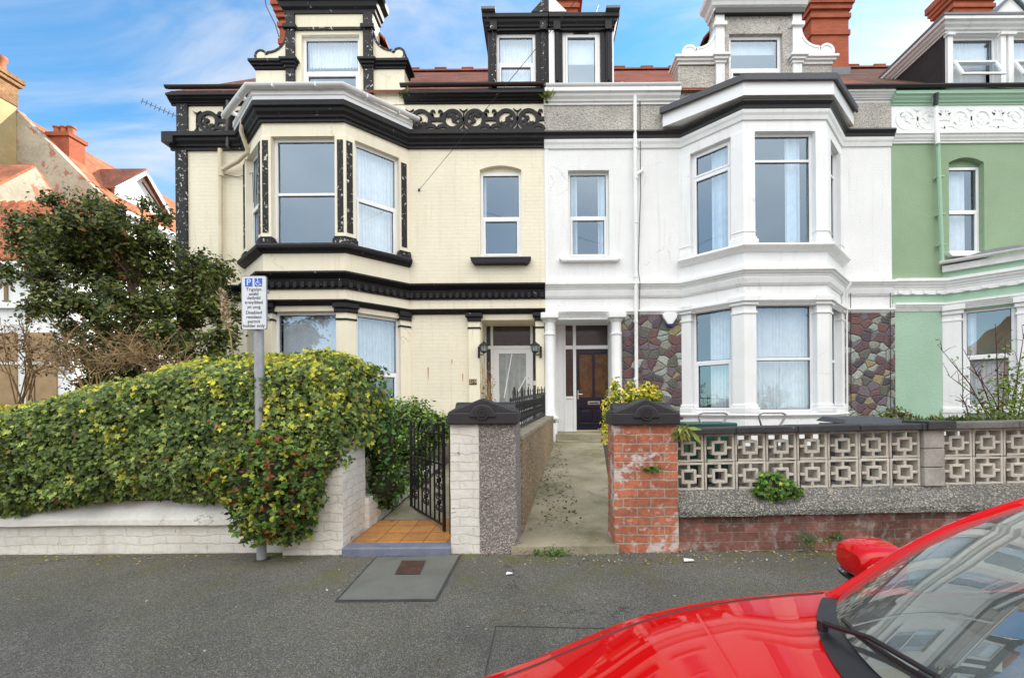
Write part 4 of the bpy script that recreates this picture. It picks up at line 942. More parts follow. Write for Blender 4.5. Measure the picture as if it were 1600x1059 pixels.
# --- paired dormer: each house has its half
def dormer_half(house, X0, X1, pxw, trim, side, cheek, tr, cur, vent, capm):
    zb_, zt_ = zs(139), zs(34); f = FF
    wn = rc(*pxw); m = MB(f); m.panel(X0, X1, zb_, zt_, [(wn[0], wn[1], wn[2], wn[3], 0.1)], d=0.03); m.build('dormer', trim, house)
    window(house, f, wn[0], wn[1], wn[2], wn[3], 0.02, tr, cur=cur, vent=vent, fw=0.075, sash='all' if tr is None else 'low')
    yb = D2 + 2.2; m = MB()
    for x in ((X0,) if side < 0 else (X1,)): m.box(x - 0.04, x + 0.04, D2 - 0.02, yb, zb_, zt_ + 0.029)
    m.box(X0 + 0.042, X1 - 0.042, D2 + 0.6, D2 + 0.7, zb_, zt_ + 0.029)
    m.build('dormer_cheek', cheek, house, split=0.0)
    hw = zs(52); m = MB(); A, B = (X0 - 0.16, X1) if side < 0 else (X0, X1 + 0.16)
    path = [(X0, D2 + 1.9), (X0, D2 - 0.03), (X1, D2 - 0.03)] if side < 0 else [(X0, D2 - 0.03), (X1, D2 - 0.03), (X1, D2 + 1.9)]
    m.sweep(path, mould(0.15, hw, zt_ + 0.03)); m.build('dormer_cornice', capm, house)
    m = MB(); m.box(A, B, D2 - 0.12, yb, zt_ + 0.03, zt_ + 0.07)
    e = (A, A + 0.32) if side < 0 else (B - 0.32, B); m.box(e[0], e[1], D2 - 0.24, D2 - 0.05, zt_ + 0.075, zt_ + 0.13); m.build('dormer_roof', M['lead'], house, split=0.05)
    for x in (X0 + 0.05, X1 - 0.17) if side < 0 else (X0 + 0.13, X1 - 0.15):
        m = MB(f); m.box(x, x + 0.115, 0.02, 0.085, zb_, hw); m.cyl((x + 0.057, 0.085, zb_ + 0.1), (x + 0.057, 0.085, hw - 0.1), 0.03, n=8); m.box(x - 0.02, x + 0.135, 0.02, 0.14, hw - 0.04, hw + 0.18); m.build('dormer_post', M['black_worn'] if side < 0 else M['black'], house)
dormer_half(cream, DX0, DXm - 0.01, (775, 53, 837, 138), M['black'], -1, M['slate_dark'], 0.45, [('net', 0.03, 0.97)], None, M['black'])
PZ = zs(30); pm = (zx(857, 5)[0], zx(857, 2)[1])
m = MB(FF); m.prism([(pm[0] - 0.40, PZ), (pm[0] - 0.003, PZ), (pm[0] - 0.003, PZ + 0.42)], -1.6, 0.17); m.build('dormer_pediment', M['black_worn'], cream)
# ================================================================== THE WHITE HOUSE
white = thing('terraced_house', 'white mid terraced house with stone clad ground floor panels and navy front door', 'house', ((XC1 + XW1) / 2, D2, 0.5))
bw = Bay(xx(1064), xx(1162, DF), xx(1292, DF), xx(1316))
zw = lambda y: at(1230, y, DF).z
zl = lambda y, px=930: at(px, y, D2).z
up = rc(888, 266, 952, 402)
qx0, qx1 = xx(867), xx(956)
m = MB(FF)
m.panel(XC1, bw.pts[0][0], 0.2, 8.75, [(up[0], up[1], up[2], up[3], 0.14), (qx0, qx1, 0.3, zl(499), 0.78)])
m.panel(bw.pts[3][0], XW1, 0.2, 8.75); m.panel(bw.pts[0][0], bw.pts[3][0], zw(160), zl(168))
m.build('wall', M['white_wall'], white)
shell(white, XC1, XW1, M['white'])
wz = dict(head2=zw(205), sill2=zw(384), head1=zw(472), sill1=zw(645))
m = MB()
for f in bw.fr:
    m.F = f; m.panel(0, f.L, 0.3, wz['head2'] + 1.0, [(0.1, f.L - 0.1, wz['sill2'], wz['head2'], 0.2), (0.1, f.L - 0.1, wz['sill1'], wz['head1'], 0.2)])
m.build('bay_wall', M['white'], white)
for st, (za, zb) in enumerate(((wz['sill2'], wz['head2'] - 0.003), (wz['sill1'], wz['head1'] + 0.12))):
    def posts(fn, wd):
        m = MB(); fn(m, wd, 0.035, za, zb); p = m.build('bay_post', M['white'], white, bevel=0.012)
        q = MB(); fn(q, wd + 0.04, 0.09, za, za + 0.13); fn(q, wd + 0.02, 0.06, za + 0.13, za + 0.19); q.build('post_foot', M['white'], p, bevel=0.018)
        q = MB()
        if st == 0: fn(q, wd + 0.012, 0.05, za + 0.29, za + 0.31)
        else: fn(q, wd + 0.06, 0.12, zb - 0.11, zb); fn(q, wd + 0.035, 0.08, zb - 0.18, zb - 0.11); fn(q, wd + 0.02, 0.055, zb - 0.36, zb - 0.31)
        q.build('capital' if st else 'post_bead', M['white'], p, bevel=0.01)
    for i in (1, 2): posts(lambda mm, wd, t, a, b, i=i: bw.corner(mm, i, wd, t, a, b), 0.24)
    for rt in (False, True): posts(lambda mm, wd, t, a, b, rt=rt: bw.wallpost(mm, rt, wd, t, a, b), 0.24)
for i, f in enumerate(bw.fr):
    a, b = 0.24, f.L - 0.24
    window(white, f, a, b, wz['sill2'] + 0.01, wz['head2'], 0.10, 0.76, cur=[('drape', 0.42, 0.80)] if i == 0 else ([('drape', 0.62, 0.88)] if i == 1 else []), sash='all' if i == 0 else None, fw=0.055)
    window(white, f, a, b, wz['sill1'] + 0.01, wz['head1'], 0.10, 0.49, cur=[('net', 0.05, 0.98)] if i else [('net', 0.35, 0.98)], sash='low' if i == 0 else None)
P = bw.path(XC1, XW1)
bw_ext = [(bw.pts[0][0] - 0.02, D2), bw.pts[1], bw.pts[2], (bw.pts[3][0] + 0.02, D2)]
m = MB(); m.sweep([(XC1, D2), *bw.pts, (XW1 + 0.02, D2)], [(0, zl(209)), (0.13, zl(209)), (0.15, zl(212)), (0.10, zl(216)), (0.08, zl(220)), (0, zl(220))]); m.build('cornice', M['gutter_black'], white)
m = MB(); m.sweep(P, [(0, zl(221)), (0.09, zl(221)), (0.075, zl(225)), (0.05, zl(228)), (0.03, zl(233)), (0, zl(233))])
m.sweep(P, mould(0.15, zl(455), zl(443))); m.sweep(P, [(0, zl(456)), (0.09, zl(456)), (0.06, zl(463)), (0.025, zl(466)), (0, zl(466))])
m.sweep(P, mould(0.10, zl(494), zl(486))); m.build('string_course', M['white'], white, split=0.001)
m = MB(); m.sweep(bw_ext, [(-0.1, wz['sill2'] + 0.02), (0.12, wz['sill2'] + 0.02), (0.15, wz['sill2'] - 0.02), (0.13, wz['sill2'] - 0.05), (0.06, wz['sill2'] - 0.11), (0.0, wz['sill2'] - 0.13), (-0.1, wz['sill2'] - 0.13)])
m.sweep(bw_ext, band(0.06, 0.4, wz['sill1'] - 0.16)); m.sweep(bw_ext, [(-0.05, wz['sill1'] + 0.01), (0.08, wz['sill1'] + 0.01), (0.10, wz['sill1'] - 0.04), (0.05, wz['sill1'] - 0.09), (-0.05, wz['sill1'] - 0.09)]); m.build('bay_sill', M['white'], white, split=0.02)
zb2 = zw(157)
m = MB(); m.sweep([(bw.pts[0][0] - 0.35, D2), *bw_ext[1:3], (bw.pts[3][0] + 0.1, D2)], [(-0.3, zb2 + 0.30), (0.16, zb2 + 0.30), (0.16, zb2), (-0.3, zb2)]); m.build('bay_fascia', M['upvc'], white)
m = MB(); m.sweep([(bw.pts[0][0] - 0.40, D2), *bw_ext[1:3], (bw.pts[3][0] + 0.12, D2)], [(-0.3, zb2 + 0.40), (0.23, zb2 + 0.40), (0.23, zb2 + 0.27), (0.19, zb2 + 0.27), (0.19, zb2 + 0.31), (-0.3, zb2 + 0.31)]); m.vprism([p for p in bw_ext][::-1], zb2 + 0.32, zb2 + 0.39); m.build('bay_roof', M['fascia_dark'], white)
# parapet band in roughcast, eaves and gutter
m = MB(FF)
for a, b in ((XC1, bw.pts[0][0] - 0.1), (bw.pts[3][0] + 0.05, XW1)): m.box(a, b, -0.01, 0.022, zl(209), zl(165))
m.build('roughcast_band', M['roughcast'], white, split=0.2)
GLw, GRw = xx(1060, D2, 120), xx(1297, D2, 120)
m = MB(); m.sweep([(XC1, D2), (GLw, D2)], mould(0.20, zl(166), zl(146))); m.sweep([(XC1 + 0.05, D2), (GLw - 0.02, D2)], gutter_prof(0.12, zl(141), 0.055))
m.sweep([(GRw, D2), (XW1, D2)], mould(0.15, zl(157, 1350), zl(147, 1350))); m.build('eaves_moulding', M['white'], white, split=0.2)
roof(white, XC1, XW1, M['roof_red'], [(DXm, DX1, D2 + 1.5), (xx(1135, D2, 120), xx(1227, D2, 120), D2 + 0.95)])
gm = dict(cheek=M['white'], rim=M['white'], ledge=M['white'], pil=M['white'], top=M['white'])
A, B, zc0, zc1 = gable(white, 1040, 0, 4.413, gm, M['roughcast'], dict(base=760, L0=85, L1=1140, U0=340, U1=930, led_t=404, led_b=455, cap_b=92, cap_t=-6, win=(434, 240, 806, 700), tr=0.5,
    vl=(165, 368), vr=(1108, 358), vrad=46, curve_t=200, pil=((342, 396), (870, 925)), neck=185, led_x=0.10, cur=[('blind', 0.05, 0.95, 0.8)]))
m = MB(FF); z0, z1 = zx(1100, 28)[1], zx(1100, 20)[1]; m.box(A - 0.03, B + 0.03, 0.0, 0.125, z0, z1); m.build('gable_string', M['gutter_black'], white)
gable_roof(white, A, B, zc0 + 0.25, M['roof_red'], M['roughcast'])
dormer_half(white, DXm + 0.01, DX1, (879, 50, 938, 138), M['black'], 1, M['upvc'], None, [('blind', 0.0, 1.0, 0.52)], zs(53, D2, 905), M['black'])
m = MB(FF); s = xx(862); m.box(s - 0.03, s + 0.11, 0.02, 0.06, zs(139), zs(50)); m.build('dormer_panel', M['upvc'], white)
m = MB(FF); m.prism([(pm[0] + 0.003, PZ), (pm[0] + 0.42, PZ), (pm[0] + 0.003, PZ + 0.42)], -1.6, 0.17); m.build('dormer_pediment', M['white'], white)
chimney(white, at(860, 10, 13.0).x, at(903, 10, 13.0).x, 13.0, 13.7, roofz(13.0) - 0.1, 14.4, 2)
# landing window
window(white, FF, up[0], up[1], up[2], up[3], 0.11, 0.48, fw=0.06, cur=[('drape', 0.03, 0.24), ('drape', 0.76, 0.97)], mat=M['white'])
sill(white, xx(873), xx(969), zl(405), 0.07, 0.13, M['white'])
m = MB(FF); m.box(XC1 + 0.02, XC1 + 0.09, 0.0, 0.02, zl(443), zl(221)); m.build('edge_strip', M['white'], white)
# porch
doorwall(white, qx0, qx1, at(930, 673, PD).z, zl(499), M['path'])
MB().box(qx0 - 0.03, qx1 + 0.2, D2 - 0.75, D2 - 0.36, 0.3, at(930, 690, 9.15).z + 0.02).build('porch_step', M['path'], white, bevel=0.012)
dz = at(930, 673, PD).z; ft = da(915, 503).z; tz = da(920, 543).z
f0, f1, k1, k2 = da(881, 600).x, da(962, 600).x, da(900, 600).x, da(954, 600).x
m = MB(FD); m.box(qx0 - 0.1, f0, -0.02, 0.06, 0.4, zl(499)); m.build('porch_return', M['white'], white)
m = MB(FD)
for a, b in ((f0, f0 + 0.045), (k1 - 0.075, k1), (k2, k2 + 0.05), (f1 - 0.03, f1 + 0.15)): m.box(a, b, 0, 0.085, dz, ft)
for a, b in ((f0 + 0.045, k1 - 0.075), (k1, k2)): m.box(a, b, 0, 0.08, ft - 0.045, ft); m.box(a, b, 0, 0.08, tz - 0.045, tz + 0.045)
b0 = da(890, 621).z; m.box(f0 + 0.045, k1 - 0.075, 0, 0.05, dz, b0); m.box(f0 + 0.045, k1 - 0.075, 0, 0.08, b0 - 0.03, b0 + 0.03); m.box(f0, f1, -0.02, 0.12, dz - 0.02, dz + 0.001)
ds = m.build('door_surround', M['white'], white, bevel=0.005)
g = MB(FD)
for c in ((f0 + 0.045, k1 - 0.075, b0 + 0.03, tz - 0.045), (f0 + 0.045, k1 - 0.075, tz + 0.045, ft - 0.045), (k1, k2, tz + 0.045, ft - 0.045)): g.box(c[0], c[1], 0.01, 0.02, c[2], c[3])
g.build('obscured_pane', M['obsc'], ds, split=0.0)
zt_ = tz - 0.045; e = [da(p, 600).x for p in (905, 925, 929, 949)]; ga, gb = da(920, 620).z, da(920, 553).z
m = MB(FD)
for a, b in ((k1, e[0]), (e[1], e[2]), (e[3], k2)): m.box(a, b, 0.0, 0.06, dz, zt_)
for a, b in ((e[0], e[1]), (e[2], e[3])): m.box(a, b, 0, 0.06, gb, zt_); m.box(a, b, 0, 0.06, ga - 0.28, ga); m.box(a, b, 0, 0.06, dz, dz + 0.2); m.box(a, b, 0, 0.03, dz + 0.2, ga - 0.28); m.box(a + 0.05, b - 0.05, 0.03, 0.045, dz + 0.26, ga - 0.34)
dr = m.build('door', M['navy'], white, bevel=0.006)
g = MB(FD)
for a, b in ((e[0], e[1]), (e[2], e[3])): g.box(a, b, 0.02, 0.032, ga, gb)
g.build('brown_pane', M['wood_door'], dr, split=0.0)
u, v = da(918, 627), da(937, 632); m = MB(FD); m.box(u.x, v.x, 0.06, 0.075, v.z, u.z); lb = m.build('letter_box', M['chrome'], dr, bevel=0.006); MB(FD).box(u.x + 0.04, v.x - 0.04, 0.074, 0.078, v.z + 0.025, u.z - 0.02).build('flap', M['tar'], lb)
u = da(903, 616); m = MB(FD); m.box(u.x - 0.02, u.x + 0.02, 0.06, 0.07, u.z - 0.12, u.z + 0.1); m.tube([(u.x, 0.07, u.z), (u.x, 0.12, u.z), (u.x + 0.1, 0.12, u.z)], 0.011, 6); m.build('handle', M['chrome'], dr)
MB(FD).box(k1, k2, 0.06, 0.10, dz + 0.002, dz + 0.03).build('threshold_bar', M['gold'], dr)
# round porch columns on pedestals
for px in (859, 963):
    X = xx(px, D2 - 0.13, 560); y = D2 - 0.14; zt_ = zl(496); zb_ = zl(650, px) ; m = MB()
    m.lathe([(0.155, zb_), (0.155, zb_ + 0.06), (0.135, zb_ + 0.10), (0.14, zb_ + 0.15), (0.118, zb_ + 0.20), (0.112, zt_ - 0.45), (0.13, zt_ - 0.43), (0.13, zt_ - 0.39), (0.108, zt_ - 0.37), (0.108, zt_ - 0.15), (0.15, zt_ - 0.10), (0.16, zt_ - 0.07)], X, y, 22)
    c = m.build('porch_column', M['white'], white, smooth=True)
    MB().box(X - 0.2, X + 0.2, y - 0.2, D2 + 0.05, zt_ - 0.072, zt_ + 0.06).build('capital', M['white'], c, bevel=0.02)
    m = MB(); m.box(X - 0.19, X + 0.19, y - 0.2, D2 + 0.02, zb_ - 0.07, zb_); m.box(X - 0.155, X + 0.155, y - 0.165, D2 + 0.02, 0.3, zb_ - 0.07); m.build('pedestal', M['white'], c, bevel=0.015)
m = MB(FF); m.box(xx(872), XC1 + 0.9, 0.02, 0.04, 0.3, 0.5); 
# stone cladding
m = MB(FF)
for a, b, z0 in ((xx(971), bw.pts[0][0], zl(668)), (bw.pts[3][0] + 0.02, XW1 + 0.03, zl(655, 1350))): m.box(a, b, -0.01, 0.035, z0 - 0.3, zl(487))
m.build('stone_cladding', M['cladding'], white, split=0.2)
# pipes, cables, alarm
m = MB(); m.tube([w(992, 150, 9.74), w(995, 700, 9.74)], 0.042, 8); 
for py in (228, 276, 345, 430, 500, 590): m.cyl(w(993.5, py, 9.74), w(993.5, py + 4, 9.74), 0.052)
m.tube([w(994, 273, 9.74), w(1003, 267, 9.78), w(1003, 264, 9.83)], 0.035, 6); m.build('downpipe', M['white'], white, smooth=True)
m = MB(); m.tube([w(1000, 150, 9.78), w(1001, 300, 9.78), w(997, 420, 9.79), w(1000, 442, 9.7), w(998, 500, 9.79)], 0.010, 5); m.build('cable', M['gutter_black'], white)
m = MB(); m.tube([w(1330, 442, 9.6), w(1319, 456, 9.66), w(1317, 475, 9.75), w(1318, 656, 9.75)], 0.03, 7); m.tube([w(1323, 446, 9.7), w(1324, 657, 9.75)], 0.02, 6); m.build('downpipe', M['white'], white, smooth=True, split=0.0)
m = MB()
for px in (1329, 1391): m.tube([w(px, 452, 9.79), w(px + 1, 640, 9.79)], 0.008, 4)
m.build('cable', M['gutter_black'], white, split=0.0)
cx_, cz_ = zx(1045, 499); m = MB(FF)
hx = [(cx_ + dx * 0.9, cz_ + dz_ * 0.9) for dx, dz_ in ((-0.13, 0.16), (0.13, 0.16), (0.19, 0.10), (0.17, 0.03), (0.06, -0.14), (-0.06, -0.14), (-0.17, 0.03), (-0.19, 0.10))]
m.prism(hx, 0.03, 0.12); al = m.build('alarm_box', M['upvc'], white, bevel=0.012)
m = MB(FF); m.prism([(cx_ - 0.09, cz_ - 0.12), (cx_ - 0.045, cz_ - 0.18), (cx_ + 0.045, cz_ - 0.18), (cx_ + 0.09, cz_ - 0.12)], 0.035, 0.10); m.build('lamp_lens', surf('dark_blue_lens', (0.01, 0.015, 0.12), 0.2), al)
MB().tube([w(953, 141, 9.6), w(972, 128, 10.5), w(998, 143, 9.7)], 0.01, 4).build('cable', M['gutter_grey'], white)
MB().tube([w(929, 26, 12.2), w(935, 8, 12.2)], 0.014, 4).build('aerial', M['gutter_black'], white)

# ================================================================== THE GREEN HOUSE
green = thing('terraced_house', 'green mid terraced house with white frieze and tilted open dormer windows', 'house', ((XW1 + XG1) / 2, D2, 0.5))
zg = lambda y: at(1470, y, D2).z
bg = Bay(xx(1474, D2, 500), xx(1474, D2, 500) + 1.0, xx(1474, D2, 500) + 2.8, xx(1474, D2, 500) + 3.8)
up = rc(1483, 254, 1538, 396)
m = MB(FF); m.panel(XW1, XG1, 0.2, 8.75, [(up[0], up[1], up[2], up[3] + 0.12, 0.2)]); m.build('wall', M['green'], green)
m = MB(FF); s0, s1, zt_ = up[0], up[1], up[3] - 0.05
arch_fill(m, s0, s1, zt_ + 0.05, 0.12, 0.198); m.box(s0, s1, -0.199, -0.13, zt_ - 0.001, zt_ + 0.18); m.build('window_arch', M['green'], green)
window(green, FF, s0, s1, up[2], zt_, 0.12, 0.50, cur=[('net', 0.06, 0.76)], fw=0.06, vent=None)
sill(green, s0 - 0.12, s1 + 0.12, up[2], 0.1, 0.12, M['white'])
shell(green, XW1, XG1, M['white'])
gz = dict(head=zg(488), sill=zg(640), top=zg(425))
m = MB()
for f in bg.fr: m.F = f; m.panel(0, f.L, 0.3, gz['top'] + 0.1, [(0.1, f.L - 0.1, gz['sill'], gz['head'], 0.2)])
m.build('bay_wall', M['lgreen'], green)
def posts(fn, wd):
    za, zb = gz['sill'], gz['head'] + 0.12
    m = MB(); fn(m, wd, 0.04, 0.3, zb); p = m.build('bay_post', M['white'], green, bevel=0.012)
    q = MB(); fn(q, wd + 0.06, 0.12, zb - 0.11, zb); fn(q, wd + 0.035, 0.08, zb - 0.2, zb - 0.11); fn(q, wd + 0.02, 0.055, zb - 0.36, zb - 0.31); q.build('capital', M['white'], p, bevel=0.01)
    q = MB(); fn(q, wd + 0.04, 0.09, za - 0.22, za + 0.05); q.build('post_foot', M['white'], p, bevel=0.012)
for i in (1, 2): posts(lambda mm, wd, t, a, b, i=i: bg.corner(mm, i, wd, t, a, b), 0.24)
for rt in (False, True): posts(lambda mm, wd, t, a, b, rt=rt: bg.wallpost(mm, rt, wd, t, a, b), 0.30)
for i, f in enumerate(bg.fr): window(green, f, 0.32 if i == 0 else 0.24, f.L - 0.24, gz['sill'] + 0.01, gz['head'], 0.10, 0.53, cur=[('net', 0.05, 0.28, 0.5), ('net', 0.12, 0.9, 0.05, 0.48)], sash='low')
P = bg.path(XW1, XG1); bg_ext = [(bg.pts[0][0] - 0.02, D2), bg.pts[1], bg.pts[2], (bg.pts[3][0] + 0.02, D2)]
m = MB(FF); m.box(XW1 + 0.035, bg.pts[0][0] - 0.02, -0.01, 0.008, 0.25, zg(486)); m.build('lower_wall', surf('pale_green_render', (0.36, 0.535, 0.40), 0.8, 0.08, 0.9, 0.05, 40, 1.0, 30, 0.02), green)
m = MB(); m.sweep(P, mould(0.15, zg(453), zg(437))); m.sweep(P, [(0, zg(454)), (0.06, zg(454)), (0.06, zg(461)), (0, zg(461))]); m.sweep(P, mould(0.11, zg(486), zg(474)))
dentils(m, P, 0.05, 0.10, zg(460), zg(455), 0.10, 0.16); m.build('string_course', M['white'], green)
m = MB(); m.sweep(P, [(0, zg(474)), (0.03, zg(474)), (0.03, zg(461)), (0, zg(461))]); m.build('green_band', M['lgreen'], green)
m = MB(); m.sweep(bg_ext, band(0.07, gz['top'] - 0.02, gz['top'] + 0.12)); m.vprism(bg_ext[::-1], gz['top'], gz['top'] + 0.1); m.sweep([(bg.pts[0][0] - 0.1, D2), *bg.pts[1:3], (bg.pts[3][0] + 0.1, D2)], gutter_prof(0.08, gz['top'] + 0.2, 0.06)); m.build('bay_gutter', M['gutter_grey'], green)
m = MB(); m.sweep([(bg.pts[0][0] - 0.02, D2), *bg.pts[1:3], (bg.pts[3][0], D2)], [(-0.5, gz['top'] + 0.45), (0.05, gz['top'] + 0.19), (0.05, gz['top'] + 0.16), (-0.5, gz['top'] + 0.40)]); m.build('bay_roof', M['lead'], green)
m = MB(); m.sweep(bg_ext, [(-0.1, gz['sill']), (0.1, gz['sill']), (0.1, gz['sill'] - 0.07), (-0.1, gz['sill'] - 0.1)]); m.build('bay_sill', M['white'], green)
m = MB(FF); m.box(XW1, XG1, -0.01, 0.018, zg(209), zg(165)); m.build('frieze', M['white'], green)
m = MB(FF); scrollwork(m, xx(1432, D2, 180), zg(206), zg(168), XW1, XG1, 0.01, 0.032); m.build('scrollwork', M['white'], green, fix=False, split=0.4)
m = MB(); m.sweep([(XW1 + 0.02, D2), (XG1, D2)], mould(0.13, zg(225), zg(209))); m.build('cornice', M['white'], green)
m = MB(); m.sweep([(XW1, D2), (XG1, D2)], mould(0.16, zg(166), zg(149))); m.build('eaves_moulding', M['lgreen'], green)
m = MB(); m.sweep([(GRw + 0.02, D2), (XG1, D2)], gutter_prof(0.12, zg(142), 0.058)); m.tube([w(1463, 146, 9.66), w(1462, 165, 9.7)], 0.05, 8); m.build('gutter', M['gutter_black'], green)
m = MB(); m.tube([w(1461, 152, 9.73), w(1465, 225, 9.7)], 0.045, 8); m.build('downpipe', M['white'], green, smooth=True)
m = MB(); m.tube([w(1465, 218, 9.74), w(1472, 408, 9.74)], 0.042, 8)
for py in (280, 338, 385): m.box(w(1462 + (py - 220) * 0.035, py, 9.74)[0], w(1472 + (py - 220) * 0.035, py, 9.74)[0], 9.71, 9.83, zg(py) - 0.015, zg(py) + 0.015)
m.build('downpipe', M['lgreen'], green, smooth=True)
# wide paired dormer with windows tilted open
gx = [xx(p, D2, 90) for p in (1475, 1486, 1556, 1579, 1650, 1662)]
roof(green, XW1, XG1, M['roof_moss'], [(gx[0], gx[5], D2 + 1.0)])
zb_, zt_ = zs(139, D2, 1520), zs(46, D2, 1520); sash_b = zs(133, D2, 1520)
wins = [(gx[1], gx[2]), (gx[3], gx[4])]; wt = zs(58, D2, 1520); wm = zs(97, D2, 1520)
m = MB(FF); m.panel(gx[0], gx[5], zb_, zt_, [(a, b, sash_b, wt, 0.12) for a, b in wins], d=0.03); m.build('dormer', M['white'], green)
for a, b in wins:
    wd = window(green, FF, a, b, sash_b, wt, 0.03, (wm - sash_b) / (wt - sash_b), cur=[('net', 0.04, 0.96)], open_low=True, sash=None, fw=0.05)
    L = wm - sash_b - 0.02; ang = R(24)
    def T(aa, dd, c, a=a): # top-hung sash swung outward
        q = c - wm; return (aa, D2 + 0.0 - dd * math.cos(ang) + q * math.sin(ang), wm + q * math.cos(ang) + dd * math.sin(ang) * 0)
    m = MB(T); s0, s1, e0, e1 = a + 0.02, b - 0.02, wm - L, wm
    m.box(s0, s0 + 0.06, 0, 0.05, e0, e1); m.box(s1 - 0.06, s1, 0, 0.05, e0, e1); m.box(s0 + 0.06, s1 - 0.06, 0, 0.05, e0, e0 + 0.06); m.box(s0 + 0.06, s1 - 0.06, 0, 0.05, e1 - 0.06, e1)
    m.build('tilted_sash', M['upvc'], wd, bevel=0.005)
    m = MB(T); m.poly([(s0 + 0.06, 0.02, e0 + 0.06), (s1 - 0.06, 0.02, e0 + 0.06), (s1 - 0.06, 0.02, e1 - 0.06), (s0 + 0.06, 0.02, e1 - 0.06)]); m.build('pane', M['pane'], wd)
    MB(FF).box((a + b) / 2 - 0.18, (a + b) / 2 + 0.18, 0.0, 0.02, wm + 0.0, wm + 0.02).build('vent', M['gutter_black'], wd)
m = MB(); m.box(gx[0] - 0.03, gx[0] + 0.05, D2 + 0.0, D2 + 2.2, zb_, zt_ + 0.101); m.box(gx[5] - 0.05, gx[5] + 0.03, D2, D2 + 2.2, zb_, zt_ + 0.101); m.box(gx[0] + 0.052, gx[5] - 0.052, D2 + 0.6, D2 + 0.7, zb_, zt_ + 0.101); m.build('dormer_cheek', M['slate_dark'], green, split=0.0)
m = MB(); m.sweep([(gx[0], D2 + 2.0), (gx[0], D2 - 0.03), (gx[5], D2 - 0.03), (gx[5], D2 + 2.0)], mould(0.22, wt + 0.02, zt_ + 0.10)); m.build('dormer_cornice', M['white'], green)
m = MB(); m.box(gx[0] - 0.24, gx[5] + 0.24, D2 - 0.27, D2 + 2.2, zt_ + 0.102, zt_ + 0.15); m.build('dormer_roof', M['lead'], green)
m = MB(FF)
for s in (gx[0] + 0.005, gx[2] + 0.02, gx[3] - 0.145, gx[4] + 0.02): m.box(s, s + 0.12, 0.02, 0.09, zb_, wt - 0.03); m.box(s - 0.03, s + 0.15, 0.02, 0.13, wt - 0.05, wt + 0.01)
m.build('dormer_post', M['white'], green, split=0.04)
xm = (gx[2] + gx[3]) / 2; m = MB(FF); m.prism([(xm - 0.42, zt_ + 0.15), (xm + 0.42, zt_ + 0.15), (xm, zt_ + 0.58)], -1.6, 0.16); pe = m.build('dormer_pediment', M['white'], green)
m = MB(FF); m.stroke([(xm - 0.5, zt_ + 0.13), (xm, zt_ + 0.62), (xm + 0.5, zt_ + 0.13)], 0.05, 0.05, -1.6, 0.22); m.build('rim', M['lead'], pe, fix=False)
chimney(green, at(1268, 60, 12.7).x, at(1326, 60, 12.7).x, 12.7, 13.3, roofz(12.7) - 0.1, 13.75, 3)
chimney(green, at(1490, 20, 14.0).x, at(1552, 20, 14.0).x, 14.0, 14.7, roofz(14.0) - 0.3, 15.25, 3)
# plain continuation of the terrace out of frame (it casts the street's shade)
more = thing('terraced_house', 'plain rendered terraced house continuing the row beyond the green house', 'house', (XG1 + 7, D2, 0.5))
m = MB(); m.box(XG1 + 0.01, XG1 + 14, D2 + 0.02, 18.6, 0.2, 8.7); m.build('wall', M['white_wall'], more); roof(more, XG1 + 0.005, XG1 + 14, M['roof_red'])

# ================================================================== NEIGHBOURS ON THE LEFT
def gabled(house, x0, x1, y0, y1, ze, zr, axis, wall, rf, over=0.15, zbase=-0.1):
    """box house with a ridge along 'y' or 'x'"""
    m = MB(); m.box(x0, x1, y0, y1, zbase, ze)
    if axis == 'y':
        X = (x0 + x1) / 2
        for y in (y0, y1): m.poly([(x0, y, ze), (x1, y, ze), (X, y, zr)])
    else:
        Y = (y0 + y1) / 2
        for x in (x0, x1): m.poly([(x, y0, ze), (x, y1, ze), (x, Y, zr)])
    m.build('wall', wall, house)
    m = MB(); t = 0.12
    if axis == 'y':
        k = (zr - ze) / ((x1 - x0) / 2)
        for sg, xe in ((-1, x0), (1, x1)): m.hexa([(xe + sg * over, y0, ze - k * over), (X, y0, zr), (X, y1, zr), (xe + sg * over, y1, ze - k * over), (xe + sg * over, y0, ze - k * over + t), (X, y0, zr + t), (X, y1, zr + t), (xe + sg * over, y1, ze - k * over + t)])
    else:
        k = (zr - ze) / ((y1 - y0) / 2)
        for sg, ye in ((-1, y0), (1, y1)): m.hexa([(x0, ye + sg * over, ze - k * over), (x0, Y, zr), (x1, Y, zr), (x1, ye + sg * over, ze - k * over), (x0, ye + sg * over, ze - k * over + t), (x0, Y, zr + t), (x1, Y, zr + t), (x1, ye + sg * over, ze - k * over + t)])
    return m.build('roof', rf, house)
tall = thing('tall_house', 'tall sunlit house with weathered gable, orange roof and white gabled dormer', 'house', (-26, 24, 0))
GX0, GX1, GY = -31.6, -22.0, 22.0
gabled(tall, GX0, GX1, GY, 48, 12.0, 16.6, 'y', M['white'], M['roof_orange'])
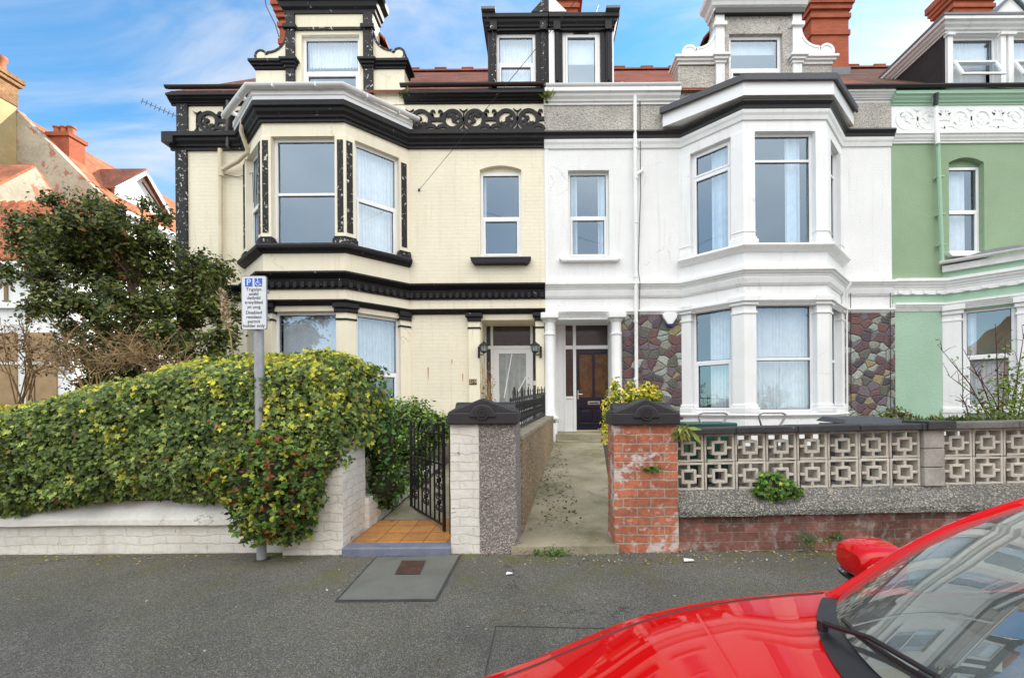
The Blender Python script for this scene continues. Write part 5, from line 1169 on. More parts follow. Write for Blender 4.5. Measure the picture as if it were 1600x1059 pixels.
# weathered gable end and parapet
X = (GX0 + GX1) / 2
m = MB(); m.prism([(GX0, -0.1), (GX1 - 0.1, -0.1), (GX1 - 0.1, 12.1), (X, 16.9), (GX0, 12.1)], GY - 0.35, GY - 0.003); m.build('gable_end', M['weathered'], tall)
m = MB(); m.hexa([(X - 2.9, GY - 1.2, 9), (X + 0.05, GY - 1.2, 9), (X + 0.05, GY - 0.36, 9), (X - 2.9, GY - 0.36, 9), (X - 2.9, GY - 1.2, 17.0), (X + 0.05, GY - 1.2, 17.0), (X + 0.05, GY - 0.36, 17.0), (X - 2.9, GY - 0.36, 17.0)])
ch = m.build('chimney', M['yellow_render'], tall)
m = MB(); M['tan_brick'] = surf('tan_stained_brick', (0.40, 0.22, 0.10), 0.9, 0.3, 2, 0.2, 12, 0.5, 20, 0.02, brick=dict(w=0.3, h=0.11, mortar=0.01, mc=(0.6, 0.6, 0.6), bh=0.8)); m.box(X - 2.95, X + 0.1, GY - 1.25, GY - 0.31, 17.0, 18.0); m.box(X - 3.05, X + 0.22, GY - 1.36, GY - 0.2, 18.0, 18.2); m.box(X - 3.0, X + 0.3, GY - 1.42, GY - 0.14, 18.2, 18.4); m.build('chimney_head', M['tan_brick'], ch)
for i in range(5):
    m = MB(); m.lathe([(0.24, 18.4), (0.2, 18.6), (0.19, 18.95), (0.26, 19.05), (0.26, 19.2), (0.2, 19.2)], X - 2.7 + i * 0.62, GY - 0.78, 14); m.build('chimney_pot', M['terracotta'], ch, smooth=True)
cx0, cx1 = at(75, 240, 22.3).x, at(108, 240, 22.3).x
m = MB(); m.box(cx0, cx1, 22.3, 23.1, 13.2, at(90, 213, 22.3).z); m.box(cx0 - 0.08, cx1 + 0.08, 22.22, 23.18, at(90, 213, 22.3).z, at(90, 207, 22.3).z); ch = m.build('chimney', M['chim_brick'], tall); zt_ = at(90, 207, 22.3).z
for i in range(3): m = MB(); m.lathe([(0.17, zt_), (0.15, zt_ + 0.35), (0.2, zt_ + 0.4), (0.2, zt_ + 0.46), (0.15, zt_ + 0.46)], cx0 + (i + 0.5) * (cx1 - cx0) / 3, 22.6, 12); m.build('chimney_pot', M['terracotta'], ch, smooth=True)
# gabled white dormer facing the side street
DXf = -23.0; ya, yb = 22.9, 25.8; zc, zp = 13.6, 15.2
m = MB(lambda a, b, c: (DXf - b, a, c)); m.prism([(ya, 11.5), (yb, 11.5), (yb, zc), ((ya + yb) / 2, zp), (ya, zc)], 0.0, 3.4); dm = m.build('dormer', M['white'], tall)
m = MB(lambda a, b, c: (DXf - b, a, c)); ym = (ya + yb) / 2
for sg, y in ((-1, ya), (1, yb)): m.hexa([(y + sg * 0.3, -0.35, zc - 0.33), (ym, -0.35, zp - 0.02), (ym, 3.4, zp - 0.02), (y + sg * 0.3, 3.4, zc - 0.33), (y + sg * 0.3, -0.35, zc - 0.2), (ym, -0.35, zp + 0.12), (ym, 3.4, zp + 0.12), (y + sg * 0.3, 3.4, zc - 0.2)])
m.build('dormer_roof', M['roof_old'], dm)
m = MB(lambda a, b, c: (DXf - b, a, c)); m.stroke([(ya - 0.28, zc - 0.36), (ym, zp - 0.12), (yb + 0.28, zc - 0.36)], 0.24, 0.24, -0.42, -0.36); m.build('bargeboard', M['upvc'], dm, fix=False)
m = MB(lambda a, b, c: (DXf - b, a, c)); m.stroke([(ya + 0.3, 12.6), (ym + 0.9, 12.3)], 0.07, 0.07, -0.01, -0.05); m.stroke([(ym + 0.1, 14.6), (yb - 0.1, 13.5)], 0.07, 0.07, -0.01, -0.05); m.build('trim_batten', M['wood_door'], dm, fix=False, split=0.0)
MB().box(-22.02, -21.75, GY, 48, 11.75, 11.95).build('gutter', M['gutter_grey'], tall)
side = thing('low_house', 'low house with plain orange roof below the weathered gable', 'house', (-21, 17, 0))
gabled(side, -34, at(60, 300, 18).x, 15.2, 20.6, at(20, 332, 15.2).z, at(20, 262, 17.9).z, 'x', M['weathered'], M['roof_orange'])
shop = thing('shop_building', 'white fronted former shop with boarded windows and ribbed orange roof', 'building', (-15, 13, 0))
sx0, sx1, sy = -34.0, at(112, 450, 13).x, 13.0
ez = at(60, 412, 13).z
m = MB(); m.box(sx0, sx1, sy, 15.6, -0.1, ez - 0.05); m.build('wall', M['white'], shop)
m = MB(); rz = at(60, 318, 14.4).z; nn = int((sx1 - sx0) / 0.30)
for i in range(nn):
    a = sx0 + i * 0.30; b = a + 0.30
    m.hexa([(a, sy - 0.25, ez), (b, sy - 0.25, ez), (b, 14.4, rz), (a, 14.4, rz), (a + 0.02, sy - 0.25, ez + 0.08), (a + 0.2, sy - 0.25, ez + 0.12), (a + 0.2, 14.4, rz + 0.12), (a + 0.02, 14.4, rz + 0.08)])
    m.hexa([(a, 14.4, rz), (b, 14.4, rz), (b, 15.8, ez), (a, 15.8, ez), (a + 0.02, 14.4, rz + 0.08), (a + 0.2, 14.4, rz + 0.12), (a + 0.2, 15.8, ez + 0.12), (a + 0.02, 15.8, ez + 0.08)])
m.build('roof', M['roof_orange'], shop)
m = MB(); m.box(sx0, sx1, sy - 0.3, sy, at(60, 428, 13).z, ez - 0.02); m.box(sx0, sx1, sy - 0.15, sy, at(60, 434, 13).z, at(60, 428, 13).z); m.box(sx0, sx1, sy - 0.12, sy, at(60, 482, 13).z, at(60, 476, 13).z); m.build('fascia', M['white'], shop)
m = MB(); z0, z1, z2 = at(20, 520, 13).z, at(20, 565, 13).z, at(20, 640, 13).z
ply = MB()
for i in range(8):
    a = at(-330 + i * 62, 560, 13).x; b = at(-330 + i * 62 + 48, 560, 13).x
    if b > sx1: break
    ply.box(a, b, sy - 0.04, sy, z1 + 0.02, z0); ply.box(a, b, sy - 0.04, sy, z2, z1 - 0.08)
ply.build('plywood_board', M['ply'], shop, split=0.0)
# fascia lettering: a T with the edge of the next letter
M['brown_letter'] = surf('brown_fascia_letters', (0.23, 0.14, 0.055), 0.6, 0.1)
u, v = at(2, 442, 13), at(19, 471, 13); lt = MB(Frame(0, sy, 1, 0)); zc = (u.x + v.x) / 2
lt.box(zc - 0.055, zc + 0.055, 0.0, 0.03, v.z, u.z); lt.box(u.x - 0.02, v.x + 0.02, 0.0, 0.03, u.z - 0.06, u.z); lt.box(zc - 0.12, zc + 0.12, 0.0, 0.029, v.z, v.z + 0.035)
for x in (u.x - 0.02, v.x - 0.02): lt.box(x, x + 0.04, 0.0, 0.028, u.z - 0.16, u.z - 0.06)
a = at(51, 450, 13).x; lt.box(a, a + 0.05, 0.0, 0.03, v.z + 0.35, u.z); lt.build('letter', M['brown_letter'], shop, split=0.02)
# houses across the street (seen only in the glass and the paintwork)
opp = thing('brick_house', 'brown brick house across the street with low tiled roof', 'house', (4, -13, 0))
gabled(opp, -9, 14, -18, -11, 4.6, 7.4, 'x', M['chim_brick'], M['roof_old'], 0.4)
for x in (-6, -1, 5, 10): MB().box(x, x + 1.6, -10.99, -10.93, 2.6, 3.9).build('window', M['upvc'], opp); MB().box(x, x + 1.6, -10.99, -10.93, 0.8, 2.0).build('window', M['upvc'], opp)

for k, (bx_, by_) in enumerate(((-5.5, -8.0), (9.5, -8.5))):
    t = thing('bare_tree', ('leafless street tree across the road opposite the cream house', 'leafless street tree across the road opposite the green house')[k], 'tree', (bx_, by_, -0.1), 'leafless trees across the road'); m = MB(); rnd = random.Random(k)
    def limb(p, d, L, r, n):
        q = p + d * L; m.tube([tuple(p), tuple(p.lerp(q, .5) + Vector((rnd.uniform(-.08, .08), rnd.uniform(-.08, .08), 0)) * L), tuple(q)], r, 6 if n > 2 else 4, r * .6)
        if n:
            for _ in range(3): limb(p.lerp(q, rnd.uniform(.55, 1)), (d + Vector((rnd.gauss(0, .5), rnd.gauss(0, .5), rnd.gauss(.15, .3)))).normalized(), L * .68, r * .58, n - 1)
    limb(Vector((bx_, by_, -0.2)), Vector((0, 0, 1)), 2.3, 0.12, 5); m.build('trunk', surf('grey_tree_bark', (0.12, 0.10, 0.08), 0.9), t)
# ================================================================== BOUNDARY WALLS, PILLARS, GATE
def rock(mb_obj, amp, scale=3.0):          # uneven hand-laid faces
    me = mb_obj.data
    from mathutils import noise
    for v in me.vertices: v.co += Vector(noise.noise_vector(v.co * scale)) * amp
def subdiv(o, cuts):
    import bmesh
    bm = bmesh.new(); bm.from_mesh(o.data); bmesh.ops.subdivide_edges(bm, edges=[e for e in bm.edges if e.calc_length() > 0.08], cuts=cuts, use_grid_fill=True); bm.to_mesh(o.data); bm.free()
    for p in o.data.polygons: p.use_smooth = False
def rough(o, cuts=5, amp=0.006, scale=9.0): subdiv(o, cuts); rock(o, amp, scale); return o
# white painted wall with sloped coping
t = thing('garden_wall', 'low white painted brick wall with sloping coping under the long ivy hedge', 'wall', (-5, 4.2, 0))
WZ0, WZ1 = at(200, 818, 4.13).z, at(200, 783, 4.2).z
x1 = at(446, 860, 4.1).x
m = MB(); m.box(-11, x1, 4.13, 4.42, -0.1, WZ0); rough(m.build('brickwork', M['white_brick'], t), 12, 0.006)
m = MB(lambda a, b, c: (b, a, c)); m.prism([(4.07, WZ0 + 0.002), (4.46, WZ0 + 0.002), (4.46, WZ1), (4.22, WZ1), (4.07, WZ0 + 0.05)], -11, x1); rough(m.build('coping', M['white_old'], t), 12, 0.009)
# white gate pillar with the stepped post behind
t = thing('gate_pillar', 'white painted brick gate pillar half hidden under the ivy', 'gate pillar', (-2.2, 4.2, 0))
pxl, pxr = at(441, 860, 4.05).x, at(536, 860, 4.05).x
m = MB(); zt_ = 1.06; m.hexa([(pxl, 4.05, -0.05), (pxr, 4.05, -0.05), (pxr - 0.01, 4.36, -0.05), (pxl, 4.36, -0.05), (pxl + 0.04, 4.06, zt_), (pxr - 0.005, 4.06, zt_), (pxr - 0.01, 4.36, zt_), (pxl + 0.04, 4.36, zt_)]); rough(m.build('shaft', M['white_brick'], t), 9, 0.008)
m = MB(); m.box(pxr - 0.3, pxr - 0.02, 4.365, 4.62, -0.05, 1.1); rough(m.build('rear_post', M['white_brick'], t), 6, 0.006)
m = MB(); m.box(pxr - 0.5, pxr + 0.02, 4.62, 4.86, -0.05, 0.42); rough(m.build('stub_wall', M['white_brick'], t), 6, 0.006)
# low white border wall along the cream house's path
t = thing('border_wall', 'low white brick border edging the shrubs beside the tiled entrance', 'wall', (-2.1, 6, 0.2))
p, q = Vector((-1.90, 4.75, 0.08)), Vector((-1.82, 6.4, 0.22)); f = Frame(p.x, p.y, q.x - p.x, q.y - p.y); m = MB(f)
n = 8
for i in range(n):
    a, b = f.L * 1.6 * i / n, f.L * 1.6 * (i + 1) / n; za, zb = 0.20 + 0.30 * i / n, 0.20 + 0.30 * (i + 1) / n
    m.hexa([(a, -0.2, 0), (b, -0.2, 0), (b, 0, 0), (a, 0, 0), (a, -0.2, za), (b, -0.2, zb), (b, 0, zb), (a, 0, za)])
rough(m.build('brickwork', M['white_brick'], t), 3, 0.006)
def capstone(t, x0, x1, y0, y1, z):
    xc = (x0 + x1) / 2; W_ = x1 - x0; m = MB()
    m.box(x0, x1, y0, y1, z, z + 0.115)
    m.hexa([(x0, y0, z + 0.116), (x1, y0, z + 0.116), (x1, y1, z + 0.116), (x0, y1, z + 0.116), (x0 + 0.05, y0 + 0.13, z + 0.16), (x1 - 0.05, y0 + 0.13, z + 0.16), (x1 - 0.05, y1 - 0.04, z + 0.16), (x0 + 0.05, y1 - 0.04, z + 0.16)])
    b = m.build('capstone', M['cap'], t, bevel=0.012)
    # roll along the back
    m = MB(); yc = (y0 + y1) / 2 + 0.06; m.cyl((x0 + 0.035, yc, z + 0.125), (x1 - 0.035, yc, z + 0.125), 0.09, n=24); m.build('roll', M['cap'], b, smooth=True, bevel=0.008)
    # front gablet with a round boss
    m = MB(lambda a, d, c: (a, y0 + d, c)); m.prism([(xc - W_ * 0.47, z + 0.10), (xc + W_ * 0.47, z + 0.10), (xc + W_ * 0.47, z + 0.125), (xc + 0.03, z + 0.24), (xc, z + 0.25), (xc - 0.03, z + 0.24), (xc - W_ * 0.47, z + 0.125)], 0.015, 0.36); m.build('gablet', M['cap'], b, bevel=0.012)
    m = MB(); zc = z + 0.105
    m.prism(arc(xc, zc - 0.04, 0.125, 0, math.pi, 20), y0 - 0.014, y0 + 0.12); o = m.build('boss', M['cap'], b, smooth=True, bevel=0.01)
    m = MB(lambda a, d, c: (a, y0 - 0.012 - d, c))
    for r in (0.052, 0.027): m.stroke(arc(xc, zc, r, 0, 2 * math.pi, 26), 0.014, 0.014, -0.002, 0.009)
    m.cyl((xc, 0.0, zc), (xc, 0.008, zc), 0.012, n=10); m.build('ring', M['cap'], b, fix=False)
# two tone pillar: half white brick, half spar dash
t = thing('gate_pillar', 'half white brick half grey pebbledash gate pillar with black capstone', 'gate pillar', (-0.55, 4.2, 0))
a, b, c = at(704, 780, 4.05).x, at(749, 780, 4.05).x, at(807, 780, 4.05).x
zt_ = at(755, 663, 4.05).z
m = MB(); m.box(a, b, 4.05, 4.40, -0.05, zt_); rough(m.build('brick_half', M['white_brick'], t), 8, 0.007)
m = MB(); m.hexa([(b + 0.001, 4.045, -0.05), (c, 4.045, -0.05), (c + 0.03, 4.42, -0.05), (b + 0.001, 4.42, -0.05), (b + 0.001, 4.045, zt_), (c - 0.005, 4.045, zt_), (c + 0.025, 4.42, zt_), (b + 0.001, 4.42, zt_)]); rough(m.build('dashed_half', M['dash_grey'], t), 8, 0.006)
capstone(t, a - 0.015, c + 0.02, 4.0, 4.44, zt_ + 0.002)
m = MB(); m.box(a - 0.09, a - 0.005, 4.40, 4.47, -0.05, 1.2); m.build('gate_post', surf('dark_brown_post', (0.055, 0.03, 0.022), 0.8, 0.3, 6), t)
# spar dashed dividing wall with coping
t = thing('dividing_wall', 'brown spar dashed dividing wall with buff stone coping beside the path', 'wall', (-0.2, 6.5, 0.3))
KY = [4.43 + (8.95 - 4.43) * i / 8 for i in range(9)]; wt = lambda y: 1.05 + (y - 4.43) * 0.118 / 4.5
m = MB(); k = MB()
for ya, yb in zip(KY, KY[1:]):
    m.hexa([(lx(ya) - 0.26, ya, -0.1), (lx(ya), ya, -0.1), (lx(yb), yb, -0.1), (lx(yb) - 0.26, yb, -0.1), (lx(ya) - 0.26, ya, wt(ya)), (lx(ya), ya, wt(ya)), (lx(yb), yb, wt(yb)), (lx(yb) - 0.26, yb, wt(yb))])
    k.hexa([(lx(ya) - 0.29, ya, wt(ya) + 0.002), (lx(ya) + 0.012, ya, wt(ya) + 0.002), (lx(yb - 0.008) + 0.012, yb - 0.008, wt(yb) + 0.002), (lx(yb) - 0.29, yb - 0.008, wt(yb) + 0.002), (lx(ya) - 0.28, ya, wt(ya) + 0.05), (lx(ya) + 0.0, ya, wt(ya) + 0.05), (lx(yb) + 0.0, yb - 0.008, wt(yb) + 0.05), (lx(yb) - 0.28, yb - 0.008, wt(yb) + 0.05)])
m.build('dashed_wall', M['dash_brown'], t); k.build('coping', M['stone_cope'], t, bevel=0.008)
# iron railing on the dividing wall
t = thing('iron_railing', 'black ornamental iron railing on top of the dividing wall', 'railing', (-0.3, 6.8, 1.1))
ox = lambda y: lx(y) - 0.17
tz_ = lambda y: 1.475 + (y - 4.6) * 0.205 / 4.2
m = MB(); y0, y1 = 4.75, 8.9; nb = 26
m.tube([(ox(y0), y0, tz_(y0)), (ox(y1), y1, tz_(y1))], 0.016, 6); m.tube([(ox(y0), y0, wt(y0) + 0.09), (ox(y1), y1, wt(y1) + 0.09)], 0.013, 6)
m.build('rail', M['rail'], t)
m = MB()
for i in range(nb + 1):
    y = y0 + (y1 - y0) * i / nb; m.cyl((ox(y), y, wt(y) + 0.03), (ox(y), y, tz_(y) + (0.085 if i % 2 else 0.03)), 0.008, n=6)
    if i % 2: m.cyl((ox(y), y, tz_(y) + 0.075), (ox(y), y, tz_(y) + 0.12), 0.015, 0.002, n=6)
m.build('bars', M['rail'], t)
m = MB()
for i in range(0, nb, 4):
    ya, yb = y0 + (y1 - y0) * (i + 0.6) / nb, y0 + (y1 - y0) * (i + 2.6) / nb; yc = (ya + yb) / 2
    m.tube([(ox(yc), yc + math.cos(q) * (yb - ya) / 2, tz_(yc) + 0.015 + 0.13 * math.sin(q)) for q in [math.pi * j / 9 for j in range(10)]], 0.009, 5)
for i in range(nb):
    y = y0 + (y1 - y0) * (i + 0.5) / nb; zc = (wt(y) + tz_(y)) / 2 + 0.05; s = (y1 - y0) / nb * 0.42
    for sg in (1, -1): m.tube([(ox(y), y + s * math.sin(q * 1.0) * (1 - q / 9), zc + sg * (0.015 + q * 0.018)) for q in [j * 0.8 for j in range(9)]], 0.006, 4)
m.build('scrolls', M['rail'], t)
# wrought iron gate, open inwards
gp, gq = at(693, 700, 4.47), at(642, 700, 5.35)
t = thing('iron_gate', 'black wrought iron garden gate standing open at the tiled entrance', 'gate', (gp.x, gp.y, 0.1))
f = Frame(gq.x, gq.y, gp.x - gq.x, gp.y - gq.y); L = f.L; z0, z1 = 0.16, 1.22
m = MB(f); zm = 0.80
for s in (0, L): m.box(s - 0.014, s + 0.014, -0.014, 0.014, z0 - 0.06, z1 + 0.03)
for z in (z0, zm, z1 - 0.10): m.box(0.014, L - 0.014, -0.009, 0.009, z - 0.011, z + 0.011)
for a, b in ((0.0, 0.24), (L - 0.24, L)): m.box(a + 0.014, b - 0.014, -0.008, 0.008, z1, z1 + 0.018)
m.build('frame', M['rail'], t)
m = MB(f)
for i in range(1, 8):
    s = L * i / 8; m.box(s - 0.008, s + 0.008, -0.008, 0.008, z0, z1 - (0.10 if 2 < i < 6 else 0.0))
m.build('bars', M['rail'], t)
m = MB(f); m.tube([(L / 2 + 0.24 * math.cos(q), 0, z1 - 0.10 + 0.17 * math.sin(q)) for q in [math.pi * j / 14 for j in range(15)]], 0.012, 6); m.tube([(L / 2 + 0.16 * math.cos(q), 0, z1 - 0.10 + 0.10 * math.sin(q)) for q in [math.pi * j / 12 for j in range(13)]], 0.008, 5)
for sg in (1, -1): m.tube([(a, 0, b) for a, b in spiral(L / 2 + sg * 0.07, z1 - 0.06, 0.05, 0.012, 0, sg * 7)], 0.007, 5)
m.build('arch', M['rail'], t)
m = MB(f)
for i in (1, 4, 7):
    s = L * i / 8
    for zc in (0.62, 0.38):
        for sg in (1, -1):
            for q in (1, -1): m.tube([(a, 0, b) for a, b in spiral(s + sg * 0.05, zc + q * 0.07, 0.048, 0.01, math.pi / 2 * (1 + sg) + 0.3, math.pi / 2 * (1 + sg) + 0.3 + sg * q * 7.5, 18)], 0.007, 4)
        m.cyl((s, -0.02, zc), (s, 0.02, zc), 0.022, n=8)
m.build('scroll_panel', M['rail'], t, split=0.02)
# red brick pillar
t = thing('gate_pillar', 'red brick gate pillar with flaking white paint and black capstone', 'gate pillar', (1.0, 4.2, 0))
a, b = at(960, 780, 4.05).x, at(1060, 780, 4.05).x; zt_ = at(1005, 664, 4.05).z
m = MB(); m.box(a, b, 4.05, 4.42, -0.05, zt_); rough(m.build('shaft', M['red_brick'], t), 8, 0.007)
capstone(t, a - 0.02, b + 0.01, 4.0, 4.46, zt_ + 0.002)
# screen block wall: slightly climbing to the right, so built level and tilted by its Empty
bx0 = b + 0.003; base = Vector((bx0, 4.15, 0))
t = thing('screen_block_wall', 'garden wall of square pattern concrete screen blocks on brick base', 'wall', base, rot=(0, R(-0.75), 0))
LZ0, LZ1 = at(1065, 808, 4.0).z, at(1065, 768, 4.14).z
m = MB(); m.box(bx0, 8.0, 4.07, 4.40, -0.25, LZ0); rough(m.build('brick_base', M['brown_brick'], t), 10, 0.006)
m = MB(lambda a_, b_, c_: (b_, a_, c_)); m.prism([(4.0, LZ0 + 0.002), (4.48, LZ0 + 0.002), (4.48, LZ1), (4.17, LZ1 + 0.008), (4.06, LZ0 + 0.13), (4.0, LZ0 + 0.05)], bx0, 8.0); o = rough(m.build('ledge', M['ledge'], t), 30, 0.014, 14)
top = at(1065, 679, 4.17).z; bh = (top - LZ1) / 2; bwid = (at(1440, 720, 4.17).x - bx0) / 8; by0, by1 = 4.17, 4.27
def screen_block(x, z):
    m = MB(lambda a_, b_, c_: (x + a_ * bwid, b_, z + c_ * bh)); g = 0.012; e = 0.085
    m.box(g, e, by0, by1, g, 1 - g); m.box(1 - e, 1 - g, by0, by1, g, 1 - g); m.box(e, 1 - e, by0, by1, g, e); m.box(e, 1 - e, by0, by1, 1 - e, 1 - g)
    a_, b_ = 0.255, 0.745; i0, i1 = 0.345, 0.655
    m.box(a_, i0, by0, by1, a_, b_); m.box(i1, b_, by0, by1, a_, b_); m.box(i0, i1, by0, by1, a_, i0); m.box(i0, i1, by0, by1, i1, b_)
    q0, q1 = 0.455, 0.545
    m.box(q0, q1, by0 + 0.002, by1, e, a_); m.box(q0, q1, by0 + 0.002, by1, b_, 1 - e); m.box(e, a_, by0 + 0.002, by1, q0, q1); m.box(b_, 1 - e, by0 + 0.002, by1, q0, q1)
    return m
proto = None
def place_block(x, z):
    global proto
    if proto is None: proto = (screen_block(x, z).build('screen_block', M['block'], t, bevel=0.005), x, z); return
    o = proto[0].copy(); COL.objects.link(o); o.location = Vector((x - proto[1], random.uniform(-0.004, 0.004), z - proto[2]))
for j in range(2):
    for i in range(8): place_block(bx0 + i * bwid, LZ1 + j * bh)
pw = 0.21; pier_x = bx0 + 8 * bwid
for j in range(2):
    for i in range(8): place_block(pier_x + pw + i * bwid, LZ1 + j * bh)
for j in range(3): rough(MB().box(pier_x + 0.004, pier_x + pw - 0.004, 4.13, 4.33, LZ1 + j * (top - LZ1) / 3 + 0.003, LZ1 + (j + 1) * (top - LZ1) / 3 - 0.003).build('pier_block', M['pier'], t, bevel=0.008), 3, 0.003)
MB().box(bx0, 8.0, by0 + 0.012, by1 - 0.012, LZ1 + bh - 0.006, LZ1 + bh + 0.006).build('mortar', M['block'], t)
cope = [bx0 - 0.01]
while cope[-1] < pier_x: cope.append(min(pier_x, cope[-1] + 0.6))
for i, (a_, b_) in enumerate(zip(cope, cope[1:])): MB().box(a_ + 0.002, b_ - 0.003, 4.085, 4.36, top + 0.002 + 0.002 * (i % 2), top + 0.062 + 0.003 * (i % 3)).build('coping_slab', M['coping_black'], t, bevel=0.008)
MB().box(pier_x, pier_x + pw + 0.06, 4.07, 4.38, top + 0.003, top + 0.085).build('coping_slab', M['coping_black'], t, bevel=0.008)
M['cope_grey'] = surf('grey_concrete_coping', (0.16, 0.155, 0.14), 0.8, 0.25, 4, 0.2, 40, 0.5, 60, 0.006)
for i in range(4): MB().box(pier_x + pw + 0.064 + i * 0.62, pier_x + pw + 0.06 + (i + 1) * 0.62, 4.085, 4.36, top + 0.004, top + 0.068).build('coping_slab', M['cope_grey'], t, bevel=0.008)
# two loop handles, green box and black lid behind the wall
t = thing('green_crate', 'dark green plastic crate just behind the screen block wall', 'crate', (1.75, 4.8, 0.9))
M['greenbox'] = surf('dark_green_plastic', (0.008, 0.075, 0.05), 0.4, 0.1); a, b = at(1066, 660, 4.75), at(1139, 672, 4.75)
m = MB(); m.hexa([(a.x + 0.05, 4.62, 0.55), (b.x - 0.05, 4.62, 0.55), (b.x - 0.05, 5.0, 0.55), (a.x + 0.05, 5.0, 0.55), (a.x, 4.6, a.z - 0.03), (b.x, 4.6, a.z - 0.03), (b.x, 5.05, a.z - 0.03), (a.x, 5.05, a.z - 0.03)]); m.box(a.x - 0.02, b.x + 0.02, 4.58, 5.07, a.z - 0.05, a.z); m.build('crate_body', M['greenbox'], t, bevel=0.012)
m = MB(); m.box(a.x + 0.02, b.x - 0.02, 4.62, 5.0, 0.1, 0.52); m.build('lower_crate', M['greenbox'], t, bevel=0.02)
for (p0, lab) in (((1092, 1137, 645, 668), 'bent steel trolley handle above the green crate'), ((1186, 1228, 645, 668), 'bent steel trolley handle standing clear of the green crate')):
    l, r, ty, by = p0; y = 4.62; t = thing('trolley', lab, 'trolley', (at(l, by, y).x, y, 0.3), group='recycling trolleys behind the wall')
    pts = [at(l + 10, by + 5, y), at(l + 4, by - 3, y), at(l, ty + 7, y), at(l + 1, ty + 2, y), at(l + 6, ty, y), at(r - 6, ty, y), at(r - 1, ty + 2, y), at(r - 1, ty + 5, y), at(r - 10, by - 2, y), at(r - 14, by + 5, y)]
    pts = [Vector((pts[0].x, y, 0.35))] + pts + [Vector((pts[-1].x, y, 0.35))]
    MB().tube([tuple(p) for p in pts], 0.012, 8).build('handle', M['chrome'], t, smooth=True)
    xm = (pts[0].x + pts[-1].x) / 2; m = MB(); m.box(xm - 0.2, xm + 0.2, y + 0.02, y + 0.35, 0.3, 0.35); m.build('tray', M['gutter_black'], t)
    for s in (-0.18, 0.18): MB().cyl((xm + s - 0.02, y + 0.1, 0.25), (xm + s + 0.02, y + 0.1, 0.25), 0.1, n=14).build('wheel', M['gutter_black'], t)
a, b = at(1312, 655, 5.0), at(1412, 664, 5.0)
t = thing('wheelie_bin', 'dark grey wheelie bin lid behind the screen block wall', 'bin', ((a.x + b.x) / 2, 5.2, 0.2))
m = MB(); m.hexa([(a.x, 4.92, a.z - 0.05), (b.x, 4.92, a.z - 0.05), (b.x, 5.45, a.z - 0.03), (a.x, 5.45, a.z - 0.03), (a.x + 0.06, 4.98, a.z + 0.0), (b.x - 0.06, 4.98, a.z + 0.0), (b.x - 0.06, 5.4, a.z + 0.03), (a.x + 0.06, 5.4, a.z + 0.03)]); m.build('lid', M['fascia_dark'], t, bevel=0.01)
m = MB(); m.hexa([(a.x + 0.1, 5.0, 0.12), (b.x - 0.1, 5.0, 0.12), (b.x - 0.1, 5.35, 0.12), (a.x + 0.1, 5.35, 0.12), (a.x + 0.03, 4.95, a.z - 0.055), (b.x - 0.03, 4.95, a.z - 0.055), (b.x - 0.03, 5.42, a.z - 0.055), (a.x + 0.03, 5.42, a.z - 0.055)]); m.build('bin_body', M['fascia_dark'], t)
# ================================================================== SIGN POST
b = gnd(409, 874); t = thing('parking_sign', 'grey post with white disabled resident parking sign in front of the hedge', 'sign', (b.x, b.y, 0))
tp = at(398, 512, b.y); m = MB(); tz = at(398, 455, b.y).z; m.cyl((b.x, b.y, -0.05), (b.x - 0.012, b.y, tz), 0.041, n=16); m.build('post', M['galv'], t, smooth=True)
m = MB(); m.lathe([(0.075, 0.001), (0.07, 0.004), (0.045, 0.012)], b.x, b.y, 14); m.build('footing', M['tar'], t)
sY = b.y - 0.055; s0, s1, z0, z1 = rc(377.5, 431, 416.5, 514.5, sY)
def rrect(a, b_, c, d, r, n=5):
    P = []
    for cx, cz, q in ((b_ - r, c + r, -math.pi / 2), (b_ - r, d - r, 0), (a + r, d - r, math.pi / 2), (a + r, c + r, math.pi)): P += [(cx + r * math.cos(q + math.pi / 2 * i / n), cz + r * math.sin(q + math.pi / 2 * i / n)) for i in range(n + 1)]
    return P
M['sign_white'] = surf('white_sign_sheet', (0.70, 0.75, 0.78), 0.4, 0.03, 3); M['sign_blue'] = surf('blue_sign_sheet', (0.012, 0.13, 0.58), 0.4, 0.04); M['ink'] = surf('sign_lettering', (0.03, 0.035, 0.045), 0.5)
fs = lambda a, d, c: (a, sY - d, c)
sf = MB(fs).prism(rrect(s0, s1, z0, z1, 0.018), -0.004, 0.0).build('sign_plate', M['sign_white'], t)
m = MB(fs); m.stroke(rrect(s0 + 0.002, s1 - 0.002, z0 + 0.002, z1 - 0.002, 0.017) + [rrect(s0 + 0.002, s1 - 0.002, z0 + 0.002, z1 - 0.002, 0.017)[0]], 0.005, 0.005, -0.012, 0.002); m.build('border', M['galv'], sf, fix=False)
h = z1 - z0; wd = s1 - s0; pxm = wd / 400.0                      # plate is 400 x 810 in the enlarged photo
PX = lambda x: s0 + (x - 165) * pxm
PZf = lambda y: z1 - (y - 105) * h / 812
for a, b_ in ((222, 342), (376, 498)): MB(fs).box(PX(a), PX(b_), -0.001, 0.0012, PZf(268), PZf(142)).build('blue_square', M['sign_blue'], sf)
text('letter', 'P', M['sign_white'], sf, (PX(282), sY - 0.0018, PZf(206)), 0.082, ext=0.0006)
m = MB(fs); cx, cz = PX(430), PZf(222); u = pxm
m.stroke(arc(cx, cz, 33 * u, R(100), R(360 - 25), 18), 9 * u, 9 * u, 0.001, 0.0024); m.cyl((PX(424), 0.001, PZf(155)), (PX(424), 0.0024, PZf(155)), 10 * u, n=10)
